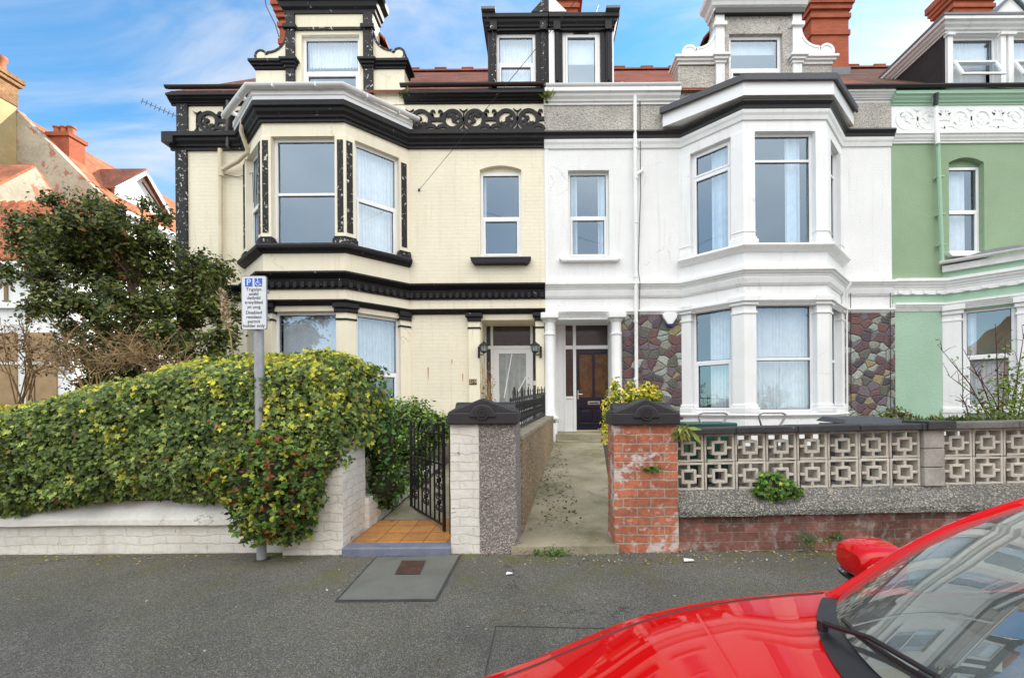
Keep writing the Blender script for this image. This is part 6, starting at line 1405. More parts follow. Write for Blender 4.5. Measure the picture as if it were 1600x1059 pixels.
m.stroke([(PX(426), PZf(168)), (PX(431), PZf(218)), (PX(462), PZf(218)), (PX(476), PZf(250)), (PX(492), PZf(243))], 9 * u, 9 * u, 0.001, 0.0025); m.stroke([(PX(430), PZf(190)), (PX(456), PZf(190))], 8 * u, 8 * u, 0.001, 0.0025)
m.build('wheelchair_symbol', M['sign_white'], sf, fix=False)
for line, y in (('Trigolyn', 312), ('anabl', 378), ('deilydd', 440), ('trwydded', 508), ('yn unig', 578), ('Disabled', 662), ('resident', 730), ('permit', 797), ('holder only', 863)):
    text('lettering', line, M['ink'], sf, (PX(362), sY - 0.0012, PZf(y)), 0.041, ext=0.0005, font_w=1.04)
m = MB(); 
for zc in (z0 + 0.12, z1 - 0.12): m.box(b.x - 0.06, b.x + 0.06, sY + 0.004, b.y + 0.05, zc - 0.015, zc + 0.015)
m.build('clip', M['galv'], t, split=0.0)
# telephone wire running from the cream house to a pole across the street
A = at(655, 297, D2); Bp = Vector((8.46, -3.0, 8.9)); t = thing('telephone_wire', 'thin black telephone wire slanting up across the cream house', 'wire', A)
pts = []
for i in range(17):
    q = i / 16; p = A.lerp(Bp, q); p.z -= 0.0 * q * (1 - q); pts.append(tuple(p))
MB().tube(pts, 0.005, 5).build('cable', M['gutter_black'], t); m = MB(); m.box(A.x - 0.02, A.x + 0.02, A.y - 0.03, A.y + 0.01, A.z - 0.03, A.z + 0.02); m.build('bracket', M['gutter_black'], t)
t = thing('telegraph_pole', 'wooden telegraph pole across the street carrying the wire', 'pole', (8.46, -3.0, -0.1)); m = MB(); m.cyl((8.46, -3.0, -0.2), (8.46, -3.0, 9.2), 0.14, 0.1, n=10); m.build('shaft', surf('tarred_wood', (0.06, 0.04, 0.028), 0.9), t)
# ================================================================== PLANTS
def leafmat(name, rough=0.5, trans=0.25):
    m, n = newmat(name); at_ = n.new('Attribute', attribute_name='Col').outputs['Color']
    n.put(n.bsdf.inputs['Base Color'], at_); n.bsdf.inputs['Roughness'].default_value = rough; n.bsdf.inputs['Specular IOR Level'].default_value = 0.35
    out = [x for x in n.t.nodes if x.type == 'OUTPUT_MATERIAL'][0]
    tl = n.new('BsdfTranslucent', at_); n.put(out.inputs[0], n.new('MixShader', trans, n.bsdf, tl)); return m
M['leaf'] = leafmat('leaf', 0.45); M['bark'] = surf('brown_bark', (0.075, 0.05, 0.032), 0.9, 0.3, 8, 0.2, 30, 0.8, 30, 0.01); M['twig'] = surf('dry_brown_twigs', (0.27, 0.17, 0.085), 0.9, 0.3, 8); M['redtwig'] = surf('red_brown_twigs', (0.11, 0.04, 0.025), 0.8, 0.3, 8)
M['under'] = surf('dark_hedge_interior', (0.03, 0.035, 0.014), 1.0, 0.4, 6)  # dark tone standing in for the shade between leaves
OVAL = ([(0, 0, 0), (0.26, 0.35, 0.05), (0.22, 0.72, 0.05), (0, 1, -0.02), (-0.22, 0.72, 0.05), (-0.26, 0.35, 0.05), (0, 0.5, -0.02)], [(0, 1, 2, 6), (6, 2, 3), (0, 6, 4, 5), (6, 3, 4)])
IVY = ([(0, 0.0, 0), (0.34, -0.08, 0.06), (0.27, 0.24, 0.03), (0.50, 0.46, 0.06), (0.20, 0.55, 0.02), (0, 1.0, -0.04), (-0.20, 0.55, 0.02), (-0.50, 0.46, 0.06), (-0.27, 0.24, 0.03), (-0.34, -0.08, 0.06)], [(0, 1, 2), (0, 2, 3, 4), (0, 4, 5, 6), (0, 6, 7, 8), (0, 8, 9)])
LANCE = ([(0, 0, 0), (0.14, 0.45, 0.03), (0, 1, -0.06), (-0.14, 0.45, 0.03), (0, 0.45, -0.02)], [(0, 1, 2, 4), (0, 4, 2, 3)])
def leaves(name, P, Nn, size, cols, parent, tpl=OVAL, jit=0.6, droop=0.3, mat=None):
    """P, Nn (n,3); size (n,) ; cols (n,3)"""
    P, Nn = np.asarray(P, float), np.asarray(Nn, float); n = len(P); size = np.broadcast_to(np.asarray(size, float), (n,))
    nn = Nn + RNG.normal(0, jit, (n, 3)); nn /= np.linalg.norm(nn, axis=1, keepdims=True)
    d = RNG.normal(0, 1, (n, 3)); d[:, 2] -= droop; d -= nn * (d * nn).sum(1, keepdims=True); d /= np.linalg.norm(d, axis=1, keepdims=True)
    w_ = np.cross(d, nn); T = np.array(tpl[0]); k = len(T)
    V = P[:, None] + size[:, None, None] * (T[None, :, 0:1] * w_[:, None] + T[None, :, 1:2] * d[:, None] + T[None, :, 2:3] * nn[:, None])
    root = np.array(ROOT[parent.name]) if parent else np.zeros(3)
    V = V.reshape(-1, 3) - root
    lv = np.array([i for f in tpl[1] for i in f]); ls = [len(f) for f in tpl[1]]
    me = bpy.data.meshes.new(name); me.vertices.add(n * k); me.vertices.foreach_set('co', V.ravel())
    L = (np.arange(n)[:, None] * k + lv[None]).ravel(); me.loops.add(len(L)); me.loops.foreach_set('vertex_index', L.astype(np.int32))
    tot = np.tile(ls, n); me.polygons.add(len(tot)); me.polygons.foreach_set('loop_start', np.concatenate([[0], np.cumsum(tot)[:-1]]).astype(np.int32))
    me.update(calc_edges=True)
    ca = me.color_attributes.new('Col', 'FLOAT_COLOR', 'POINT'); c4 = np.ones((n, k, 4)); c4[:, :, :3] = np.asarray(cols)[:, None]; ca.data.foreach_set('color', c4.ravel().astype(np.float32))
    me.materials.append(mat or M['leaf']); o = bpy.data.objects.new(name, me); COL.objects.link(o); o.parent = parent; ROOT[o.name] = Vector(root); return o
def pal(n, cols, wts, var=0.25):
    c = np.array(cols)[RNG.choice(len(cols), n, p=np.array(wts) / sum(wts))]; return np.clip(c * (1 + RNG.normal(0, var, (n, 1))), 0.003, 0.9)
from mathutils import noise as MN
G_DARK, G_MID, G_LITE, YEL, YGR, BRN, ORG = (0.066, 0.112, 0.027), (0.145, 0.22, 0.045), (0.30, 0.38, 0.075), (0.66, 0.60, 0.04), (0.40, 0.43, 0.055), (0.20, 0.10, 0.035), (0.34, 0.15, 0.04)
def interp(tab, x): return float(np.interp(x, [a for a, b in tab], [b for a, b in tab]))
# ---- the long ivy hedge
HY = 4.3
hp = lambda tab, Y: [(at(px, py, Y).x, at(px, py, Y).z) for px, py in tab]
TOP = hp([(-160, 650), (0, 640), (60, 628), (130, 606), (220, 588), (300, 562), (380, 552), (440, 556), (500, 548), (545, 562), (580, 590), (598, 630), (604, 680)], HY)
BOT = hp([(-160, 812), (0, 806), (40, 800), (60, 793), (120, 785), (200, 778), (300, 786), (345, 780), (420, 790), (470, 770), (500, 745), (545, 712), (575, 690), (604, 684)], 3.95)
HX1 = -1.87
t = thing('hedge', 'long ivy hedge with yellow tipped leaves growing over the white wall', 'hedge', (-3.5, 4.5, 0.4))
hx0, hx1 = TOP[0][0], HX1
def hfront(x, z):
    b, tp = interp(BOT, x), interp(TOP, x); q = (z - b) / max(0.1, tp - b)
    bul = 0.10 * math.sin(math.pi * min(1, max(0, q))) + 0.09 * MN.noise(Vector((x * 1.7, z * 1.7, 3))) + 0.05 * MN.noise(Vector((x * 5, z * 5, 8)))
    return 4.0 - bul + 0.45 * max(0, (q - 0.78) / 0.22) ** 2 + 0.10 * max(0, (0.12 - q) / 0.12)
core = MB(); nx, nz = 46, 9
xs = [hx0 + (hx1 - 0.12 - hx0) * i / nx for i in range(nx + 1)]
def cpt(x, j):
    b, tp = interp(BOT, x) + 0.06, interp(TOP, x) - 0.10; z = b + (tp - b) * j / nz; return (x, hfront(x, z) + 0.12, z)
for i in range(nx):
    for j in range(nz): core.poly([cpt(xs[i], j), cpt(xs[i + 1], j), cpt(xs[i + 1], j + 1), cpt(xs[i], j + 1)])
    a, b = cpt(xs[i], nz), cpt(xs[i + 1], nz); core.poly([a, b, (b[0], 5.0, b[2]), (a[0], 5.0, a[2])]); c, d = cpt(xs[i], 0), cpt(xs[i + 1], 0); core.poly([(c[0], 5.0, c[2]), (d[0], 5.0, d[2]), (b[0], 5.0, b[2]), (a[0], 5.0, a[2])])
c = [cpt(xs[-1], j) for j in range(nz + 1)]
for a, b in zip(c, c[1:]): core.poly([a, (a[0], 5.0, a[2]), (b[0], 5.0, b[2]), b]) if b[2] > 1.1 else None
core.build('shade_core', M['under'], t)  # added solid core, not real wood; inner shade is in its colour
P, Nn, C, S = [], [], [], []
def hcol(x, z, q, lay):
    yb = 0.0 + 0.25 * max(0, q - 0.5) + (0.45 if q > 0.93 else 0)
    pn = MN.noise(Vector((x * 4.5, z * 4.5, 1.0))); yb += 0.95 * max(0, pn - 0.16 + 0.22 * (q - 0.5)) + 0.14 * (x > -2.6 and q > 0.45)
    r = random.random()
    if r < yb: return random.choice([YEL, YGR, YGR])
    if r > 0.985: return random.choice([BRN, ORG, BRN])
    return random.choices([G_DARK, G_MID, G_LITE], [0.42, 0.40, 0.18])[0]
while len(P) < 26000:
    x = random.uniform(hx0, hx1); b, tp = interp(BOT, x), interp(TOP, x); z = random.uniform(b - 0.03, tp + 0.05); q = (z - b) / max(0.1, tp - b)
    if z > tp: z = tp + random.uniform(0, 0.05)
    y = hfront(x, min(z, tp)); lay = random.random() ** 2 * 0.14; clump = 0.05 * MN.noise(Vector((x * 7, z * 7, 2)))
    P.append((x, y + lay - 0.03 + clump, z)); Nn.append((0.15, -1, 0.35 + 0.9 * max(0, q - 0.7))); C.append(hcol(x, z, q, lay)); S.append(random.choice((random.uniform(0.024, 0.045), random.uniform(0.035, 0.06))))
for _ in range(3600):                      # top surface
    x = random.uniform(hx0, hx1); tp = interp(TOP, x); y = random.uniform(4.35, 5.0)
    P.append((x, y, tp - 0.04 + random.uniform(-0.07, 0.07))); Nn.append((0, -0.3, 1)); C.append(hcol(x, tp, 1.0, 0)); S.append(random.uniform(0.035, 0.065))
for _ in range(2300):                      # right end
    z = random.uniform(0.35, interp(TOP, hx1) + 0.08); y = random.uniform(4.05, 5.15) if z > 1.02 else random.uniform(4.9, 5.2); x = hx1 + 0.06 * MN.noise(Vector((0, y * 4, z * 4))) - 0.2 * max(0, (z - 1.45)) + random.uniform(-0.09, 0.05)
    P.append((x, y, z)); Nn.append((1, -0.5, 0.3)); C.append(hcol(-2.0, z, 0.6, 0)); S.append(random.uniform(0.035, 0.065))
C = np.clip(np.array(C) * (1 + RNG.normal(0, 0.25, (len(C), 1))), 0.003, 0.8)
leaves('foliage', P, Nn, S, C, t, IVY, 0.42, 0.9)
def shrub(name, label, cat, base, blobs, n, size, cols, wts, tpl=OVAL, jit=0.55, stems=10, twigmat=None, group=None, inner=0.55, core_k=0.72, droop=0.2, rosette=0):
    """blobs: (x,y,z,rx,ry,rz)"""
    t = thing(name, label, cat, base, group); B = Vector(base); m = MB()
    for i in range(stems):
        bl = random.choice(blobs); d = Vector((random.gauss(0, .5), random.gauss(0, .5), random.gauss(0.2, .4))); e = Vector(bl[:3]) + Vector((d.x * bl[3], d.y * bl[4], d.z * bl[5]))
        mid = B.lerp(e, 0.5) + Vector((random.uniform(-.06, .06), random.uniform(-.06, .06), 0.04)); m.tube([tuple(B + Vector((random.uniform(-.06, .06), random.uniform(-.06, .06), -0.03))), tuple(mid), tuple(e)], 0.013, 5, 0.004)
    m.build('stems', twigmat or M['bark'], t)
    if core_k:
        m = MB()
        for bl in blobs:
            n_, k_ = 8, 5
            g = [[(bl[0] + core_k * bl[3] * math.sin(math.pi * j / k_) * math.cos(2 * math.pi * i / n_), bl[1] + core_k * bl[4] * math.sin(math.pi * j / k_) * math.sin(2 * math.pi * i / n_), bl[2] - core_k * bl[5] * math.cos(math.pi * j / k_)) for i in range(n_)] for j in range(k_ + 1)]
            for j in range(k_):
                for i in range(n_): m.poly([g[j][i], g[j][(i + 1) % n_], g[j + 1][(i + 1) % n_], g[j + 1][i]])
        m.build('shade_core', M['under'], t)  # added solid blob cores, coloured dark as the shade inside
    vol = np.array([b[3] * b[5] + b[4] * b[5] for b in blobs]); ids = RNG.choice(len(blobs), n, p=vol / vol.sum()); bl = np.array(blobs)[ids]
    u = RNG.normal(0, 1, (n, 3)); u /= np.linalg.norm(u, axis=1, keepdims=True); r = 1 - inner * RNG.random((n, 1)) ** 2.2 + RNG.normal(0, 0.05, (n, 1))
    f = np.array([MN.noise(Vector((a * 3.1 + i, b * 3.1, c * 3.1))) for (a, b, c), i in zip(u, ids)]); r *= (1 + 0.28 * f)[:, None]
    P = bl[:, :3] + u * bl[:, 3:] * r; ok = P[:, 2] > -0.02
    Nn = u / bl[:, 3:] * bl[:, 3:].mean(1, keepdims=True); P, Nn = P[ok], Nn[ok]; n = len(P)
    C = pal(n, cols, wts); sz = RNG.uniform(size[0], size[1], n)
    if rosette:
        P = np.repeat(P, rosette, 0); Nn = np.repeat(Nn, rosette, 0); C = np.repeat(C, rosette, 0); sz = np.repeat(sz, rosette)
    leaves('foliage', P, Nn, sz, C, t, tpl, jit, droop); return t
E = lambda px, py, Y, rx, ry, Yr=None: (*at(px, py, Y), rx * Y / 660, (Yr or min(rx, ry) * Y / 660), ry * Y / 660)
shrub('hebe_bush', 'bushy hebe with brown patches spilling over the white wall behind the sign post', 'bush', tuple(at(420, 840, 4.0)),
      [E(400, 745, 3.92, 45, 45, 0.24), E(440, 730, 3.9, 48, 50, 0.26), E(430, 800, 3.88, 55, 42, 0.24), E(470, 775, 3.88, 32, 45, 0.2), E(410, 820, 3.9, 38, 28, 0.2), E(455, 825, 3.9, 32, 24, 0.17), E(380, 770, 3.95, 32, 35, 0.2), E(365, 735, 3.95, 28, 30, 0.2), E(485, 745, 3.88, 22, 35, 0.15), E(430, 700, 3.92, 40, 30, 0.2)], 1700, (0.035, 0.062),
      [G_DARK, G_MID, (0.12, 0.23, 0.045), YGR, (0.26, 0.10, 0.035), (0.15, 0.06, 0.025)], [0.15, 0.30, 0.28, 0.13, 0.08, 0.06], rosette=6, jit=0.85, core_k=0.55)
shrub('laurel_bush', 'dark green bush standing inside the gateway against the ivy hedge', 'bush', tuple(at(598, 790, 5.1)),
      [E(600, 700, 5.0, 26, 50, 0.3), E(598, 755, 5.0, 30, 38, 0.3), E(590, 660, 5.1, 30, 45, 0.3)], 1700, (0.035, 0.07), [(0.05, 0.15, 0.03), (0.09, 0.22, 0.04), G_DARK, YGR], [0.4, 0.3, 0.2, 0.1])
shrub('round_shrub', 'broad green shrub below the bay window of the cream house', 'bush', tuple(at(640, 700, 7.4)),
      [E(640, 660, 7.4, 40, 38, 0.5), E(612, 665, 7.6, 40, 40, 0.5), E(665, 675, 7.2, 35, 30, 0.4), E(690, 668, 7.0, 26, 24, 0.35), E(640, 695, 7.0, 50, 24, 0.4)], 6500, (0.045, 0.08), [(0.10, 0.21, 0.035), (0.19, 0.33, 0.045), G_DARK, YGR], [0.35, 0.33, 0.22, 0.1])
shrub('ground_cover_plant', 'low leafy plants behind the white border wall', 'plant', tuple(at(620, 770, 5.6)),
      [E(615, 765, 5.6, 25, 20, 0.3), E(640, 745, 6.2, 30, 20, 0.4), E(600, 785, 5.2, 20, 18, 0.2), E(650, 720, 7.0, 35, 16, 0.4)], 1300, (0.04, 0.07), [(0.09, 0.20, 0.03), (0.18, 0.32, 0.04), G_DARK], [0.45, 0.3, 0.25])
shrub('euonymus_shrub', 'yellow and green variegated shrub behind the red brick pillar', 'bush', tuple(at(985, 690, 5.2)),
      [E(1010, 614, 5.2, 22, 15, 0.18), E(985, 622, 5.2, 24, 16, 0.18), E(1020, 622, 5.2, 16, 14, 0.15), E(958, 632, 5.2, 16, 26, 0.15), E(946, 665, 5.0, 9, 26, 0.1), E(985, 610, 5.3, 9, 16, 0.1), E(1012, 606, 5.3, 9, 10, 0.1), E(962, 605, 5.2, 7, 18, 0.08), E(990, 650, 5.2, 35, 18, 0.2)], 1050, (0.035, 0.06),
      [(0.78, 0.64, 0.06), (0.10, 0.22, 0.04), (0.45, 0.46, 0.07), G_MID], [0.52, 0.18, 0.20, 0.10], core_k=0, stems=26, inner=0.9, rosette=2)
shrub('ivy_clump', 'small green ivy clump growing out of the screen block wall', 'plant', tuple(at(1210, 775, 4.15)),
      [E(1205, 760, 4.12, 26, 24, 0.14), E(1222, 765, 4.1, 22, 16, 0.13), E(1190, 772, 4.1, 14, 10, 0.08), E(1240, 768, 4.12, 14, 10, 0.08)], 1100, (0.026, 0.048), [(0.07, 0.19, 0.03), (0.13, 0.28, 0.045), G_MID, YGR], [0.4, 0.35, 0.2, 0.05], tpl=IVY)
t = thing('fuchsia_shrub', 'sparse red stemmed shrub in front of the green house bay window', 'bush', tuple(at(1570, 680, 6.0))); m = MB()
tips = []
for px, py, tx, ty in ((1562, 680, 1555, 505), (1575, 680, 1530, 590), (1565, 680, 1505, 545), (1570, 680, 1480, 585), (1580, 680, 1600, 520), (1585, 680, 1615, 560), (1560, 680, 1470, 545), (1565, 680, 1572, 530), (1575, 680, 1590, 590), (1520, 680, 1500, 615), (1525, 680, 1530, 640), (1590, 680, 1625, 600)):
    a, b = at(px, py, 6.0 + random.uniform(-.15, .15)), at(tx, ty, 6.0 + random.uniform(-.3, .3)); mid = a.lerp(b, 0.5) + Vector((0, 0, 0.12)); q = a.lerp(b, 0.8) + Vector((0, 0, 0.05)); m.tube([tuple(a), tuple(mid), tuple(q), tuple(b)], 0.010, 5, 0.003)
    for _ in range(7):
        s = mid.lerp(b, random.random()); e = s + Vector((random.uniform(-.16, .16), random.uniform(-.1, .1), random.uniform(-.02, .2))); m.tube([tuple(s), tuple(s.lerp(e, .5) + Vector((0, 0, .015))), tuple(e)], 0.004, 4, 0.002); tips.append(e)
m.build('stems', M['redtwig'], t)
bl = [E(1570, 615, 5.9, 26, 34, 0.25), E(1595, 610, 5.9, 28, 38, 0.25), E(1555, 650, 5.8, 30, 22, 0.2), E(1590, 655, 5.8, 30, 22, 0.25)]
P = [tuple(Vector(b_[:3]) + Vector((random.gauss(0, .6) * b_[3], random.gauss(0, .6) * b_[4], random.gauss(0, .6) * b_[5]))) for b_ in random.choices(bl, k=1300)] + [tuple(e) for e in tips]
leaves('foliage', P, [(0, -0.6, 0.7)] * len(P), RNG.uniform(0.035, 0.065, len(P)), pal(len(P), [(0.14, 0.24, 0.03), (0.27, 0.31, 0.04), (0.10, 0.035, 0.035), G_MID], [0.4, 0.2, 0.15, 0.25]), t, OVAL, 0.7)
# ---- evergreen tree left of the cream house
t = thing('holly_tree', 'dark evergreen tree standing beyond the hedge beside the cream end house', 'tree', tuple(at(218, 640, 7.6)))
TY = 7.6; base = at(218, 640, TY); m = MB(); m.tube([tuple(base + Vector((0, 0, -0.6))), tuple(at(216, 560, TY)), tuple(at(212, 490, TY)), tuple(at(200, 420, TY)), tuple(at(190, 370, TY))], 0.085, 8, 0.03); P, Nn, S = [], [], []
cl = [(60, 440, 45), (110, 400, 50), (165, 370, 48), (110, 350, 36), (75, 370, 40), (140, 325, 26), (180, 340, 30), (210, 390, 46), (250, 430, 48), (160, 450, 55), (210, 480, 52), (110, 480, 42), (265, 480, 44), (310, 450, 44), (335, 480, 36), (300, 510, 40), (240, 525, 40), (185, 530, 38), (60, 395, 30), (28, 375, 16), (20, 345, 12), (45, 350, 14), (235, 370, 26), (250, 340, 18), (335, 425, 26), (350, 500, 24), (310, 415, 26), (80, 315, 12), (225, 320, 12), (5, 420, 14), (345, 530, 26), (280, 545, 30), (150, 510, 35), (265, 395, 20), (60, 480, 22), (100, 520, 22), (165, 560, 30), (230, 565, 32), (290, 565, 28), (335, 558, 24), (120, 555, 26), (150, 590, 28), (200, 595, 28), (250, 592, 26), (300, 590, 22), (185, 555, 30)]
for px, py, r in cl:
    Y = TY + random.uniform(-0.9, 0.7); c = at(px, py, Y); rr = r * Y / 660
    h = at(212, min(560, py + 90), TY); mid = h.lerp(c, 0.55) + Vector((0, 0, 0.12)); m.tube([tuple(h), tuple(mid), tuple(c)], 0.024, 6, 0.008)
    nt = max(5, int(r * 0.55))
    for _ in range(nt):
        d = Vector((random.gauss(0, 1), random.gauss(0, 0.8), random.gauss(0.25, 0.8))).normalized(); L = rr * random.uniform(0.6, 1.25); e = c + d * L
        m.tube([tuple(c), tuple(c + d * L * 0.5 + Vector((0, 0, 0.03))), tuple(e)], 0.010, 4, 0.003)
        nl = int(10 + L * 108)
        for k in range(nl):
            q = 0.25 + 0.8 * random.random(); p = c + d * L * q + Vector((random.gauss(0, .055), random.gauss(0, .055), random.gauss(0, .055))); P.append(tuple(p)); Nn.append((d.x, d.y - 0.3, d.z + 0.5)); S.append(random.uniform(0.05, 0.095))
m.build('trunk', M['bark'], t)
leaves('crown', P, Nn, S, pal(len(P), [(0.050, 0.072, 0.016), (0.10, 0.132, 0.026), (0.20, 0.22, 0.04), (0.16, 0.09, 0.035)], [0.38, 0.36, 0.23, 0.03]), t, OVAL, 0.7)
# ---- bare brown shrubs
def twiggy(label, px, py, Y, spread, n, hgt, mat):
    t = thing('bare_shrub', label, 'bush', tuple(at(px, py, Y)), 'bare twiggy shrubs behind the hedge'); m = MB(); B = at(px, py, Y); TP = []
    for i in range(n):
        a = random.uniform(-1, 1); e = B + Vector((a * spread, random.uniform(-.5, .5), hgt * random.uniform(.5, 1.0) * (1 - 0.3 * a * a))); k = B + Vector((a * spread * .3, random.uniform(-.2, .2), hgt * .35)); pts = [B + Vector((random.uniform(-.2, .2), 0, -.2)), k, k.lerp(e, .55) + Vector((random.uniform(-.1, .1), 0, .05)), e]
        m.tube([tuple(p) for p in pts], 0.010, 5, 0.003)
        for _ in range(6):
            s = k.lerp(e, random.uniform(.1, .95)); d = Vector((random.gauss(0, .22), random.gauss(0, .15), random.gauss(.12, .16))); m.tube([tuple(s), tuple(s + d * .55 + Vector((0, 0, .03))), tuple(s + d)], 0.0055, 4, 0.002); TP.append(s + d)
            for _ in range(2): q = s + d * random.uniform(.3, 1); d2 = Vector((random.gauss(0, .12), random.gauss(0, .1), random.gauss(.05, .1))); m.tube([tuple(q), tuple(q + d2)], 0.0035, 3, 0.0015); TP.append(q + d2)
    m.build('twigs', mat, t)
    P = [tuple(p + Vector((random.gauss(0, .04), random.gauss(0, .04), random.gauss(0, .04)))) for p in TP for _ in range(2)]
    leaves('dry_leaves', P, [(0, -1, .3)] * len(P), RNG.uniform(.025, .06, len(P)), pal(len(P), [(0.20, .11, .045), (.13, .06, .03), (.26, .17, .07), (.09, .09, .03)], [.4, .3, .2, .1]), t, OVAL, .9)
M['twig2'] = surf('pale_brown_twigs', (0.36, 0.25, 0.12), 0.9, 0.3, 8)
twiggy('tangle of bare brown stems above the lowest end of the hedge', 40, 640, 6.4, 0.9, 13, 1.5, M['twig'])
twiggy('bare pale brown bush in front of the evergreen tree', 150, 625, 6.2, 1.0, 14, 1.05, M['twig2'])
twiggy('bare brown bush between evergreen tree and pampas plume', 245, 600, 6.0, 0.75, 9, 0.6, M['twig2'])
# ---- pampas plume, dead stems by the door, grass tuft on the wall
t = thing('pampas_grass', 'single pale pampas plume standing up behind the hedge', 'plant', tuple(at(366, 570, 5.0))); m = MB(); m.tube([tuple(at(366, 600, 5.0)), tuple(at(361, 530, 5.0)), tuple(at(350, 480, 5.0))], 0.011, 5, 0.006); m.build('stem', M['twig2'], t)
P = []; 
for i in range(420): q = random.random(); c = at(347 + 9 * q, 456 + 58 * q, 5.0); rr = 0.034 * math.sin(math.pi * min(1, 0.1 + q * 0.86)); P.append((c.x + random.gauss(0, rr * .6), c.y + random.gauss(0, rr * .6), c.z))
leaves('plume', P, [(0, -1, .1)] * len(P), RNG.uniform(.035, .08, len(P)), pal(len(P), [(0.50, .40, .26), (.62, .52, .36), (.36, .27, .16)], [.5, .3, .2]), t, LANCE, .7, -1.5)
t = thing('dried_plant', 'tall dried brown stems beside the white front door', 'plant', tuple(at(764, 640, 9.75))); m = MB(); P = []
for i in range(16):
    a = at(764 + random.uniform(-5, 4), 645, 9.75); b = at(760 + random.uniform(-10, 10), random.uniform(560, 610), 9.75); m.tube([tuple(a), tuple(a.lerp(b, .5) + Vector((random.uniform(-.05, .05), random.uniform(-.05, .05), 0))), tuple(b)], .008, 4, .003)
    for _ in range(9): P.append(tuple(a.lerp(b, random.uniform(.2, 1)) + Vector((random.gauss(0, .04), random.gauss(0, .03), 0))))
m.build('stems', M['twig2'], t); leaves('dry_leaves', P, [(0, -1, .2)] * len(P), RNG.uniform(.05, .12, len(P)), pal(len(P), [(.36, .19, .06), (.25, .12, .04), (.45, .28, .10)], [.5, .3, .2]), t, LANCE, .8, .2)
def tuft(label, name, cat, px, py, Y, n, ln, cols, spread=0.12, down=False):
    t = thing(name, label, cat, tuple(at(px, py, Y))); c = at(px, py, Y); P = [tuple(c + Vector((random.gauss(0, spread), random.gauss(0, .02), random.gauss(0, .02)))) for _ in range(n)]
    leaves('blades', P, [(0, -1, .2)] * n, RNG.uniform(ln * .5, ln, n), pal(n, cols, [1] * len(cols)), t, LANCE, .5, 2.5 if down else -2.5); return t
tuft('pale grass tuft hanging at the corner of the red brick pillar', 'grass_tuft', 'plant', 1066, 668, 4.05, 60, .17, [(.30, .30, .08), (.20, .26, .05), (.12, .2, .04)], .03, True)
# weeds at the wall foot and moss tufts
for px, py, n, s, lab in ((845, 866, 110, .05, 'low dull weeds along the lip of the concrete path near the half dashed pillar'), (872, 868, 130, .06, 'bright green weed growing against the lip of the concrete path'), (1266, 850, 70, .07, 'small weed rooted at the foot of the brown brick wall'), (1396, 862, 130, .08, 'dandelion rosette at the wall foot beyond the car mirror'), (1020, 735, 50, .035, 'tiny plant rooted in a joint of the red brick pillar'), (1305, 842, 40, .04, 'tiny fern in the brown brick wall near the car mirror'), (866, 660, 90, .05, 'moss hanging at the house end of the dividing wall')):
    Y = gnd(px, py).y if py > 850 else {735: 4.03, 842: 4.05, 660: 8.9, 850: 4.02}.get(py, 4.0); c = at(px, py, Y); t = thing('weed', lab, 'weed', tuple(c), 'weeds in the walls and pavement')
    P = [tuple(c + Vector((random.gauss(0, s * 1.1), random.gauss(0, .02), abs(random.gauss(0, s * .5))))) for _ in range(n)]; leaves('foliage', P, [(0, -.7, .8)] * n, RNG.uniform(.02, .05, n), pal(n, [(.05, .14, .02), (.10, .22, .03), (.03, .08, .015)], [.4, .35, .25]), t, LANCE if n > 60 else OVAL, .6, -.3)
for px, py, Y, lab in ((855, 152, D2 - .15, 'fern tuft in the gutter joint between cream and white houses'), (638, 152, D2 - .1, 'fern tuft where the cream gable meets the gutter')): tuft(lab, 'fern', 'plant', px, py, Y, 60, .22, [(.16, .20, .03), (.09, .12, .02), (.22, .2, .05)], .07)
# litter and fallen leaves
P, C, S = [], [], []
def scat(n, x0, x1, y0, y1, cols, s0, s1, zf=lambda y: .006, pw=1.0):
    for _ in range(n): y = y1 - (y1 - y0) * random.random() ** pw; P.append((random.uniform(x0, x1), y, zf(y))); C.append(random.choice(cols)); S.append(random.uniform(s0, s1))
pale = [(.6, .58, .5), (.42, .36, .24), (.3, .2, .1), (.16, .08, .04), (.55, .45, .12), (.2, .16, .1)]
scat(620, -0.2, 4.6, 3.7, 4.06, pale, .012, .035, pw=3); scat(260, -6, -0.3, 3.8, 4.05, pale[2:] + [(.5, .42, .1)], .012, .035, pw=3); scat(150, -5.5, 4, 2.2, 4.0, pale, .008, .035)
scat(330, -0.05, 0.45, 4.6, 8.8, [(.05, .055, .02), (.08, .06, .03), (.03, .035, .015)], .02, .05, lambda y: rise(y) + .052); scat(30, 0.0, 1.0, 4.2, 8.5, pale, .012, .03, lambda y: rise(y) + .052)
o = leaves('fallen_leaves', P, [(0, 0, 1)] * len(P), S, np.array(C), None, OVAL, .25, 0); tag(o, kind='stuff')
for px, py, s, lab in ((1076, 877, .05, 'scrap of white paper on the pavement by the brown brick wall'), (796, 898, .03, 'white blob of litter on the pavement below the half dashed pillar'),):
    c = gnd(px, py); t = MB(); t.poly([(c.x - s, c.y - s * .5, .012), (c.x + s * .8, c.y - s * .7, .02), (c.x + s, c.y + s * .5, .014), (c.x - s * .7, c.y + s * .6, .022)]); tag(t.build('litter', M['upvc']), lab, 'litter', 'litter on the pavement')
turf = tuft('green turf edge behind the coping in front of the green house', 'grass', 'plant', 1500, 664, 5.6, 800, .14, [(.10, .17, .03), (.06, .11, .02), (.16, .16, .05)], .42)
turf['kind'] = 'stuff'
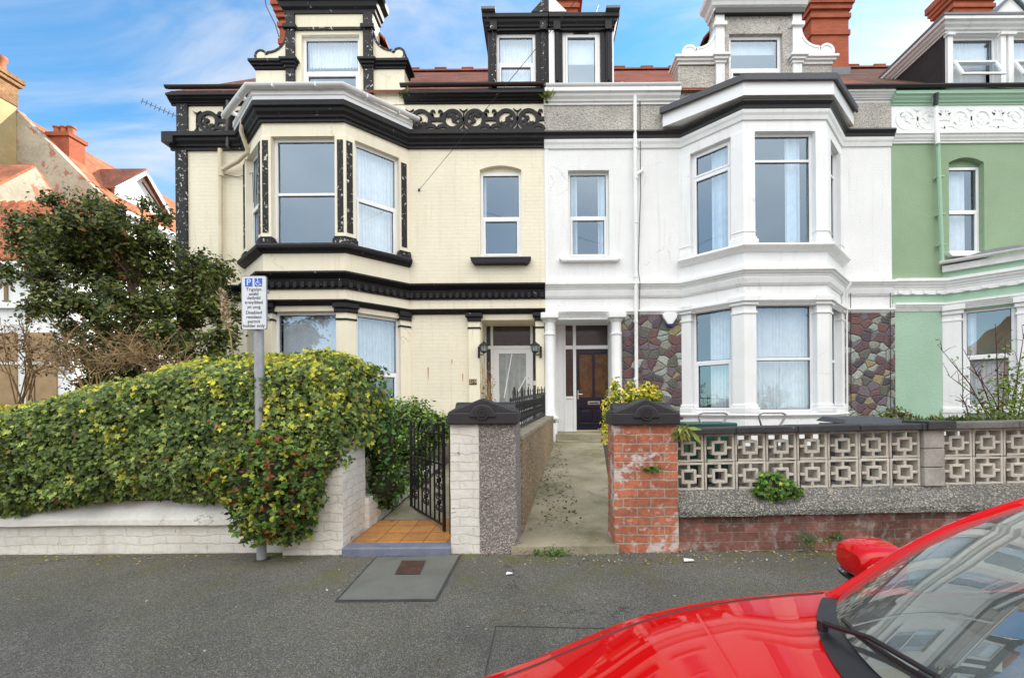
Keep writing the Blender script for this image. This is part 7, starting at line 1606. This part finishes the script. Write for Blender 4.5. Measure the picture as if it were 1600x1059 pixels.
shrub('trailing_plant', 'trailing ivy on the bin store below the stone cladding', 'plant', tuple(at(1380, 668, 6.2)), [E(1370, 655, 6.2, 40, 8, .2), E(1400, 648, 6.3, 20, 10, .2)], 420, (.04, .07), [G_DARK, (.05, .06, .02), BRN, G_MID], [.4, .3, .15, .15], core_k=0)
# ================================================================== RED CAR
CZ = -0.135                                  # road level
def carpaint():
    m, n = newmat('red_car_paint'); n.bsdf.inputs['Base Color'].default_value = (0.60, 0.005, 0.006, 1); n.bsdf.inputs['Roughness'].default_value = 0.5; n.bsdf.inputs['Specular IOR Level'].default_value = 0.0
    n.bsdf.inputs['Coat Weight'].default_value = 0.85; n.bsdf.inputs['Coat Roughness'].default_value = 0.012
    no = n.new('TexNoise', n.obj, i_Scale=1.8, i_Detail=1.0); n.put(n.bsdf.inputs['Coat Normal'], n.new('Bump', i_Strength=0.02, i_Distance=0.02, i_Height=no.outputs[0])); return m
M['paint'] = carpaint(); M['trim'] = surf('black_plastic_trim', (0.018, 0.018, 0.02), 0.45, 0.1); M['tyre'] = surf('tyre_rubber', (0.02, 0.02, 0.02), 0.8); M['rim'] = surf('silver_alloy', (0.5, 0.5, 0.52), 0.3, 0.05, metal=1)
M['carglass'] = glassmat('car_glass', 0.18, (0.86, 0.93, 0.91), gcol=(0.90, 0.96, 0.94), wavy=0.0, haze=0.10); M['dash'] = surf('dark_grey_dashboard', (0.075, 0.075, 0.075), 0.7); M['seat'] = surf('grey_seat_cloth', (0.12, 0.12, 0.12), 0.95); M['lampglass'] = glassmat('headlight_glass', 0.2, (0.9, 0.9, 0.92), wavy=0); M['roofcloth'] = surf('pale_roof_lining', (0.42, 0.41, 0.38), 0.95)
YC, HW = 0.76, 0.84
car = thing('parked_car', 'shiny red hatchback parked at the kerb with black wipers', 'car', (1.5, YC, CZ))
# body: loft of half profiles, stations along X; each profile: list of (halfwidth fraction y, z)
ST = [  # x, half width, shoulder height, crown height at the centre, floor
    (-0.64, 0.46, 0.22, 0.26, 0.08), (-0.61, 0.60, 0.30, 0.35, 0.05), (-0.53, 0.69, 0.36, 0.42, 0.03), (-0.40, 0.745, 0.405, 0.48, 0.02), (-0.20, 0.785, 0.45, 0.53, 0.02), (-0.05, 0.80, 0.495, 0.565, 0.02), (0.10, 0.812, 0.55, 0.615, 0.02), (0.35, 0.825, 0.638, 0.70, 0.02),
    (0.60, 0.83, 0.688, 0.748, 0.02), (0.85, 0.833, 0.712, 0.772, 0.02), (1.1, 0.838, 0.726, 0.785, 0.02), (1.4, 0.84, 0.735, 0.785, 0.02), (1.9, 0.84, 0.745, 0.785, 0.02), (2.5, 0.84, 0.755, 0.79, 0.02), (3.0, 0.83, 0.76, 0.79, 0.02), (3.25, 0.78, 0.71, 0.74, 0.04), (3.36, 0.66, 0.52, 0.56, 0.09)]
def cr_interp(tab, x):
    xs = [r[0] for r in tab]; out = []
    for c in range(1, len(tab[0])): out.append(float(np.interp(x, xs, [r[c] for r in tab])))
    return out
def smooth_tab(tab, n):
    xs = np.array([r[0] for r in tab]); X_ = np.concatenate([np.linspace(xs[i], xs[i + 1], n, endpoint=False) for i in range(len(xs) - 1)] + [[xs[-1]]]); res = [X_]
    for c in range(1, len(tab[0])):
        y = np.array([r[c] for r in tab]); mm = np.gradient(y, xs); o = []
        for x in X_:
            i = min(len(xs) - 2, max(0, np.searchsorted(xs, x, 'right') - 1)); h = xs[i + 1] - xs[i]; t_ = (x - xs[i]) / h
            o.append((2 * t_**3 - 3 * t_**2 + 1) * y[i] + (t_**3 - 2 * t_**2 + t_) * h * mm[i] + (-2 * t_**3 + 3 * t_**2) * y[i + 1] + (t_**3 - t_**2) * h * mm[i + 1])
        res.append(np.array(o))
    return list(zip(*res))
SM = smooth_tab(ST, 9)
def profile(hw, zs_, zc, zf):                 # from centre top outwards and down to the sill; smooth shoulder
    pts = []
    for i in range(25):
        q = i / 24; y = hw * 0.90 * q; pts.append((y, zs_ + 0.012 + (zc - zs_ - 0.012) * (1 - q ** 2.2)))
    sh = 0.055
    for i in range(1, 7):
        a = math.pi / 2 * i / 6; pts.append((hw * 0.90 + (hw * 0.985 - hw * 0.90) * math.sin(a), zs_ + 0.012 - 0.07 * (1 - math.cos(a))))
    zz_ = zs_ - 0.058
    for q in (0.2, 0.45, 0.7, 1.0): pts.append((hw * (0.985 + 0.015 * math.sin(q * 3.0)) - (0.03 if q == 1.0 else 0), zz_ + (zf - zz_) * q))
    return pts
def rearw(x):                                  # bonnet stops where the windscreen starts; base line bows forward in the middle
    return None
m = MB(); rings = []
for (x, hw, zs_, zc, zf) in SM:
    pr = profile(hw, zs_, zc, zf); ring = [(x, YC - y, z) for y, z in pr[::-1]] + [(x, YC + y, z) for y, z in pr[1:]]; rings.append(ring)
def inside_cabin(p): # leave the opening under the glasshouse
    u = (p[1] - YC) / 0.70; base = 0.74 + 0.29 * abs(u) ** 2.2
    return p[0] > base - 0.012 and abs(u) < 1.0 and p[0] < 2.9
for r0, r1 in zip(rings, rings[1:]):
    for i in range(len(r0) - 1):
        q = [r0[i], r1[i], r1[i + 1], r0[i + 1]]; c = [sum(p[k] for p in q) / 4 for k in range(3)]
        if inside_cabin(c): continue
        m.poly(q)
m.poly(rings[0]); m.poly(rings[-1][::-1])
body = m.build('body', M['paint'], car, smooth=True)
for p in body.data.polygons: p.use_smooth = True
# bonnet shut line along the wing
def surf_z(x, y):
    r = [float(np.interp(x, [s[0] for s in SM], [s[k] for s in SM])) for k in range(1, 5)]; pr = profile(*r); return float(np.interp(abs(y - YC), [a for a, b in pr[:31]], [b for a, b in pr[:31]]))
m = MB()
for sg in (1, -1):
    L = []
    for i in range(26):
        x = -0.40 + 1.40 * i / 25; y = YC + sg * (0.66 + 0.085 * min(1, (x + 0.4) / 1.2)); L.append((x, y, surf_z(x, y) + 0.001))
    m.tube(L, 0.0035, 5)
m.build('shut_line', M['tar'], car, split=0.0)
# windscreen: a ruled curved surface from bowed base to roof header
def wbase(u): x = 0.74 + 0.29 * abs(u) ** 2.2; return Vector((x, YC + u * 0.70, 0.80 - 0.055 * abs(u) ** 2))
def wtop(u): return Vector((1.61 + 0.09 * abs(u) ** 2, YC + u * 0.53, 1.188 - 0.035 * abs(u) ** 2))
def wpt(u, v):
    p = wbase(u).lerp(wtop(u), v); bow = 0.045 * math.sin(math.pi * v); return p + Vector((-bow * 0.6, 0, bow))
U = [-1 + 2 * i / 20 for i in range(21)]; V_ = [i / 10 for i in range(11)]
def grid(fn, us, vs):
    m = MB()
    for a, b in zip(us, us[1:]):
        for c, d in zip(vs, vs[1:]): m.poly([tuple(fn(a, c)), tuple(fn(b, c)), tuple(fn(b, d)), tuple(fn(a, d))])
    return m
ws = grid(wpt, U, V_).build('windscreen', M['carglass'], car, smooth=True)
# ceramic black border of the glass
nrm = lambda u, v: (wpt(u + .01, v) - wpt(u - .01, v)).cross(wpt(u, v + .01) - wpt(u, v - .01)).normalized()
off = lambda u, v, d: wpt(u, v) - nrm(u, v) * d * (1 if nrm(u, v).z < 0 else -1)
m = MB()
for a, b in zip(U, U[1:]):
    for v0, v1 in ((0.0, 0.085), (0.95, 1.0)): m.poly([tuple(off(a, v0, -.004)), tuple(off(b, v0, -.004)), tuple(off(b, v1, -.004)), tuple(off(a, v1, -.004))])
for s in (-1, 1):
    for v0, v1 in zip(V_, V_[1:]): m.poly([tuple(off(s, v0, -.004)), tuple(off(s * .955, v0, -.004)), tuple(off(s * .955, v1, -.004)), tuple(off(s, v1, -.004))])
m.build('glass_border', M['trim'], ws)
# A pillars / roof rails and roof
def rail_pts(s):
    P = [wpt(s, v) + Vector((0, s * 0.012, 0.0)) for v in V_]; e = P[-1]
    return P + [Vector((1.95, YC + s * 0.545, 1.222)), Vector((2.4, YC + s * 0.54, 1.22)), Vector((2.85, YC + s * 0.53, 1.16)), Vector((3.15, YC + s * 0.6, 0.92)), Vector((3.26, YC + s * 0.68, 0.72))]
for s in (-1, 1):
    P = rail_pts(s); P[0] = P[0] + Vector((-0.05, s * 0.012, -0.035)); m = MB(); k = 8; ring = []
    for i, p in enumerate(P):
        d = (P[min(i + 1, len(P) - 1)] - P[max(i - 1, 0)]).normalized(); side = Vector((0, s, 0)); side = (side - d * side.dot(d)).normalized(); upv = d.cross(side) * (1 if d.cross(side).z > 0 else -1)
        ww = 0.018; ring.append([tuple(p + side * (ww * 0.9 * math.cos(a)) + upv * (0.015 * math.sin(a))) for a in [2 * math.pi * j / k for j in range(k)]])
    for r0, r1 in zip(ring, ring[1:]):
        for j in range(k): m.poly([r0[j], r1[j], r1[(j + 1) % k], r0[(j + 1) % k]])
    o = m.build('roof_rail', M['paint'], car, smooth=True)
    for p in o.data.polygons: p.use_smooth = True
def rpt(u, v):
    a = wtop(u); xs_ = a.x + (2.85 - a.x) * v; return Vector((xs_, YC + u * (0.53 - 0.0 * v), 1.188 + 0.045 * math.sin(math.pi * min(1, v * 0.9 + 0.05)) - 0.035 * abs(u) ** 2 - 0.05 * v * v))
grid(rpt, U, V_).build('roof', M['paint'], car, smooth=True); grid(lambda u, v: rpt(u, v) + Vector((0, 0, -0.03)), U, V_).build('roof_lining', M['roofcloth'], car, smooth=True)
# side glass, doors line, rear glass
for s in (-1, 1):
    m = MB(); P = rail_pts(s); top = P[2:15]
    for a, b in zip(top, top[1:]): m.poly([tuple(a), tuple(b), (b.x, YC + s * 0.735, 0.745), (a.x, YC + s * 0.735, 0.745)])
    m.build('side_window', M['carglass'], car)
    m = MB(); m.box(1.3, 3.1, YC + s * 0.735 - 0.04, YC + s * 0.735 + 0.04, 0.69, 0.755); m.box(2.05, 2.13, YC + s * 0.62 - 0.03, YC + s * 0.72, 0.78, 1.24); m.build('door_sill', M['trim'], car)
m = MB(); m.poly([(2.87, YC - .5, 1.15), (2.87, YC + .5, 1.15), (3.22, YC + .62, .78), (3.22, YC - .62, .78)]); m.build('rear_window', M['carglass'], car)
# scuttle panel and wipers
def spt(u, v):
    p = wbase(u * 0.985); x = p.x - 0.06 + 0.10 * v; y = p.y; f = min(1, v * 1.5); return Vector((x, y, (surf_z(x, y) + 0.005) * (1 - f) + (p.z - 0.004) * f))
grid(spt, [q * 1.0 for q in U], [0, .2, .4, .6, .8, 1, 1.3]).build('scuttle', M['trim'], car, smooth=True)
for u0, u1, vv in ((0.62, -0.30, 0.05), (-0.12, -0.93, 0.05)):
    m = MB(); a, b = off(u0, 0.02, .02), off(u1, 0.10, .022); pv_ = wbase(u0) + Vector((-0.05, 0, .01)); k = off(u0 * .45 + u1 * .55, 0.075, .028)
    m.tube([tuple(pv_), tuple(pv_.lerp(k, .5) + Vector((0, 0, .018))), tuple(k)], 0.008, 6, 0.006); m.tube([tuple(off(u0 + (u1 - u0) * q * 1.05, 0.02 + 0.085 * q, .010)) for q in [i / 8 for i in range(9)]], 0.006, 5); m.cyl(tuple(pv_ + Vector((0, 0, -.02))), tuple(pv_ + Vector((0, 0, .008))), 0.014, n=10); m.build('wiper', M['trim'], car, smooth=True)
# interior
m = MB(); dsh = [(1.0, 0.68), (1.06, 0.735), (1.18, 0.75), (1.28, 0.73), (1.34, 0.64), (1.36, 0.45), (1.0, 0.45)]; m.F = lambda a, b, c: (a, b, c); m.prism(dsh, YC - .64, YC + .64); m.build('dashboard', M['dash'], car, bevel=0.02)
m = MB(); m.box(0.9, 3.1, YC - .74, YC + .74, 0.0, 0.12); m.build('cabin_floor', M['dash'], car)
for s in (-1, 1): m = MB(); m.box(1.05, 3.05, YC + s * .72 - .03, YC + s * .72 + .03, .1, .74); m.build('door_card', M['dash'], car)
for s in (-1, 1):
    y = YC + s * .36; m = MB(); m.hexa([(1.85, y - .24, .15), (2.35, y - .24, .15), (2.35, y + .24, .15), (1.85, y + .24, .15), (1.82, y - .24, .42), (2.35, y - .24, .36), (2.35, y + .24, .36), (1.82, y + .24, .42)]); st = m.build('seat', M['seat'], car, bevel=.04)
    m = MB(); m.hexa([(2.28, y - .24, .34), (2.42, y - .24, .34), (2.42, y + .24, .34), (2.28, y + .24, .34), (2.50, y - .19, .98), (2.60, y - .19, .98), (2.60, y + .19, .98), (2.50, y + .19, .98)]); m.box(2.53, 2.62, y - .12, y + .12, 1.0, 1.17); m.build('backrest', M['seat'], st, bevel=.04)
y = YC - .36; c = Vector((1.42, y, .72)); ax = Vector((-.45, 0, -.9)).normalized(); u_ = Vector((0, 1, 0)); v_ = ax.cross(u_); m = MB(); m.tube([tuple(c + (u_ * math.cos(a) + v_ * math.sin(a)) * .185) for a in [2 * math.pi * i / 28 for i in range(29)]], .016, 8)
for a in (0.1, math.pi - .1, -math.pi / 2): m.tube([tuple(c), tuple(c + (u_ * math.cos(a) + v_ * math.sin(a)) * .18)], .018, 6)
m.cyl(tuple(c), tuple(c + ax * .2), .05, n=12); m.build('steering_wheel', M['trim'], car, smooth=True)
m = MB(); m.cyl((1.50, YC, 1.14), (1.50, YC, 1.22), .012, n=8); m.box(1.48, 1.53, YC - .11, YC + .11, 1.08, 1.15); m.build('inner_mirror', M['trim'], car, bevel=.012)
# door mirrors
for s in (1, -1):
    mc = Vector((1.345, YC + s * 0.99, 0.755)); m = MB(); k, nn = 10, 16; rg = []
    for j in range(k + 1):
        q = j / k; xo = -0.085 + 0.165 * q; sc = math.sqrt(max(0.0, 1 - (1 - q) ** 2.3)) * 0.98 + 0.02 if q < 1 else 1.0; rg.append([])
        for i in range(nn):
            a = 2 * math.pi * i / nn; ca, sa = math.cos(a), math.sin(a); yy = math.copysign(abs(ca) ** 0.65, ca) * 0.115 * (0.62 + 0.38 * sc); zz_ = math.copysign(abs(sa) ** 0.65, sa) * 0.085 * (0.45 + 0.55 * sc); rg[-1].append(tuple(mc + Vector((xo, s * yy + s * 0.02 * (q - 0.5), zz_ + 0.012 * (1 - q)))))
    for a, b in zip(rg, rg[1:]):
        for i in range(nn): m.poly([a[i], b[i], b[(i + 1) % nn], a[(i + 1) % nn]])
    m.poly(rg[0]); mi = m.build('door_mirror', M['paint'], car, smooth=True)
    m = MB(); m.hexa([tuple(mc + Vector(p)) for p in ((-.05, -.10, -.105), (.08, -.11, -.105), (.08, .10, -.095), (-.04, .09, -.095), (-.068, -.105, -.066), (.085, -.115, -.068), (.085, .115, -.068), (-.06, .11, -.066))]); m.tube([tuple(mc + Vector((.02, -s * .09, -.085))), tuple(mc + Vector((.04, -s * .2, -.09)))], .03, 8); m.build('mirror_foot', M['trim'], mi, bevel=.012)
    m = MB(); m.box(mc.x + .078, mc.x + .084, mc.y - .105, mc.y + .105, mc.z - .07, mc.z + .075); m.build('mirror_glass', M['chrome'], mi)
    m = MB(); m.tube([tuple(mc + Vector((-.087 + .05 * q * q, s * (.0 + .11 * q), -.045))) for q in (0, .35, .7, 1)], .008, 5); m.build('indicator', M['lampglass'], mi)
# lights, grille, wheels
for s in (-1, 1):
    m = MB(); m.hexa([(-.55, YC + s * .42, .20), (-.44, YC + s * .66, .23), (-.30, YC + s * .72, .26), (-.30, YC + s * .5, .26), (-.565, YC + s * .42, .29), (-.47, YC + s * .69, .31), (-.25, YC + s * .75, .36), (-.25, YC + s * .5, .36)]); m.build('headlight', M['lampglass'], car)
m = MB(); m.box(-.665, -.62, YC - .35, YC + .35, .06, .2); m.build('grille', M['trim'], car)
for x in (0.12, 2.55):
    for s in (-1, 1):
        m = MB(); y = YC + s * .76; m.cyl((x, y - .1, CZ + .31), (x, y + .1, CZ + .31), .31, n=28); wl_ = m.build('wheel', M['tyre'], car, bevel=.02); m = MB(); m.cyl((x, y + s * .095, CZ + .31), (x, y + s * .108, CZ + .31), .2, n=24); m.build('rim', M['rim'], wl_)

car.location.z -= 0.004
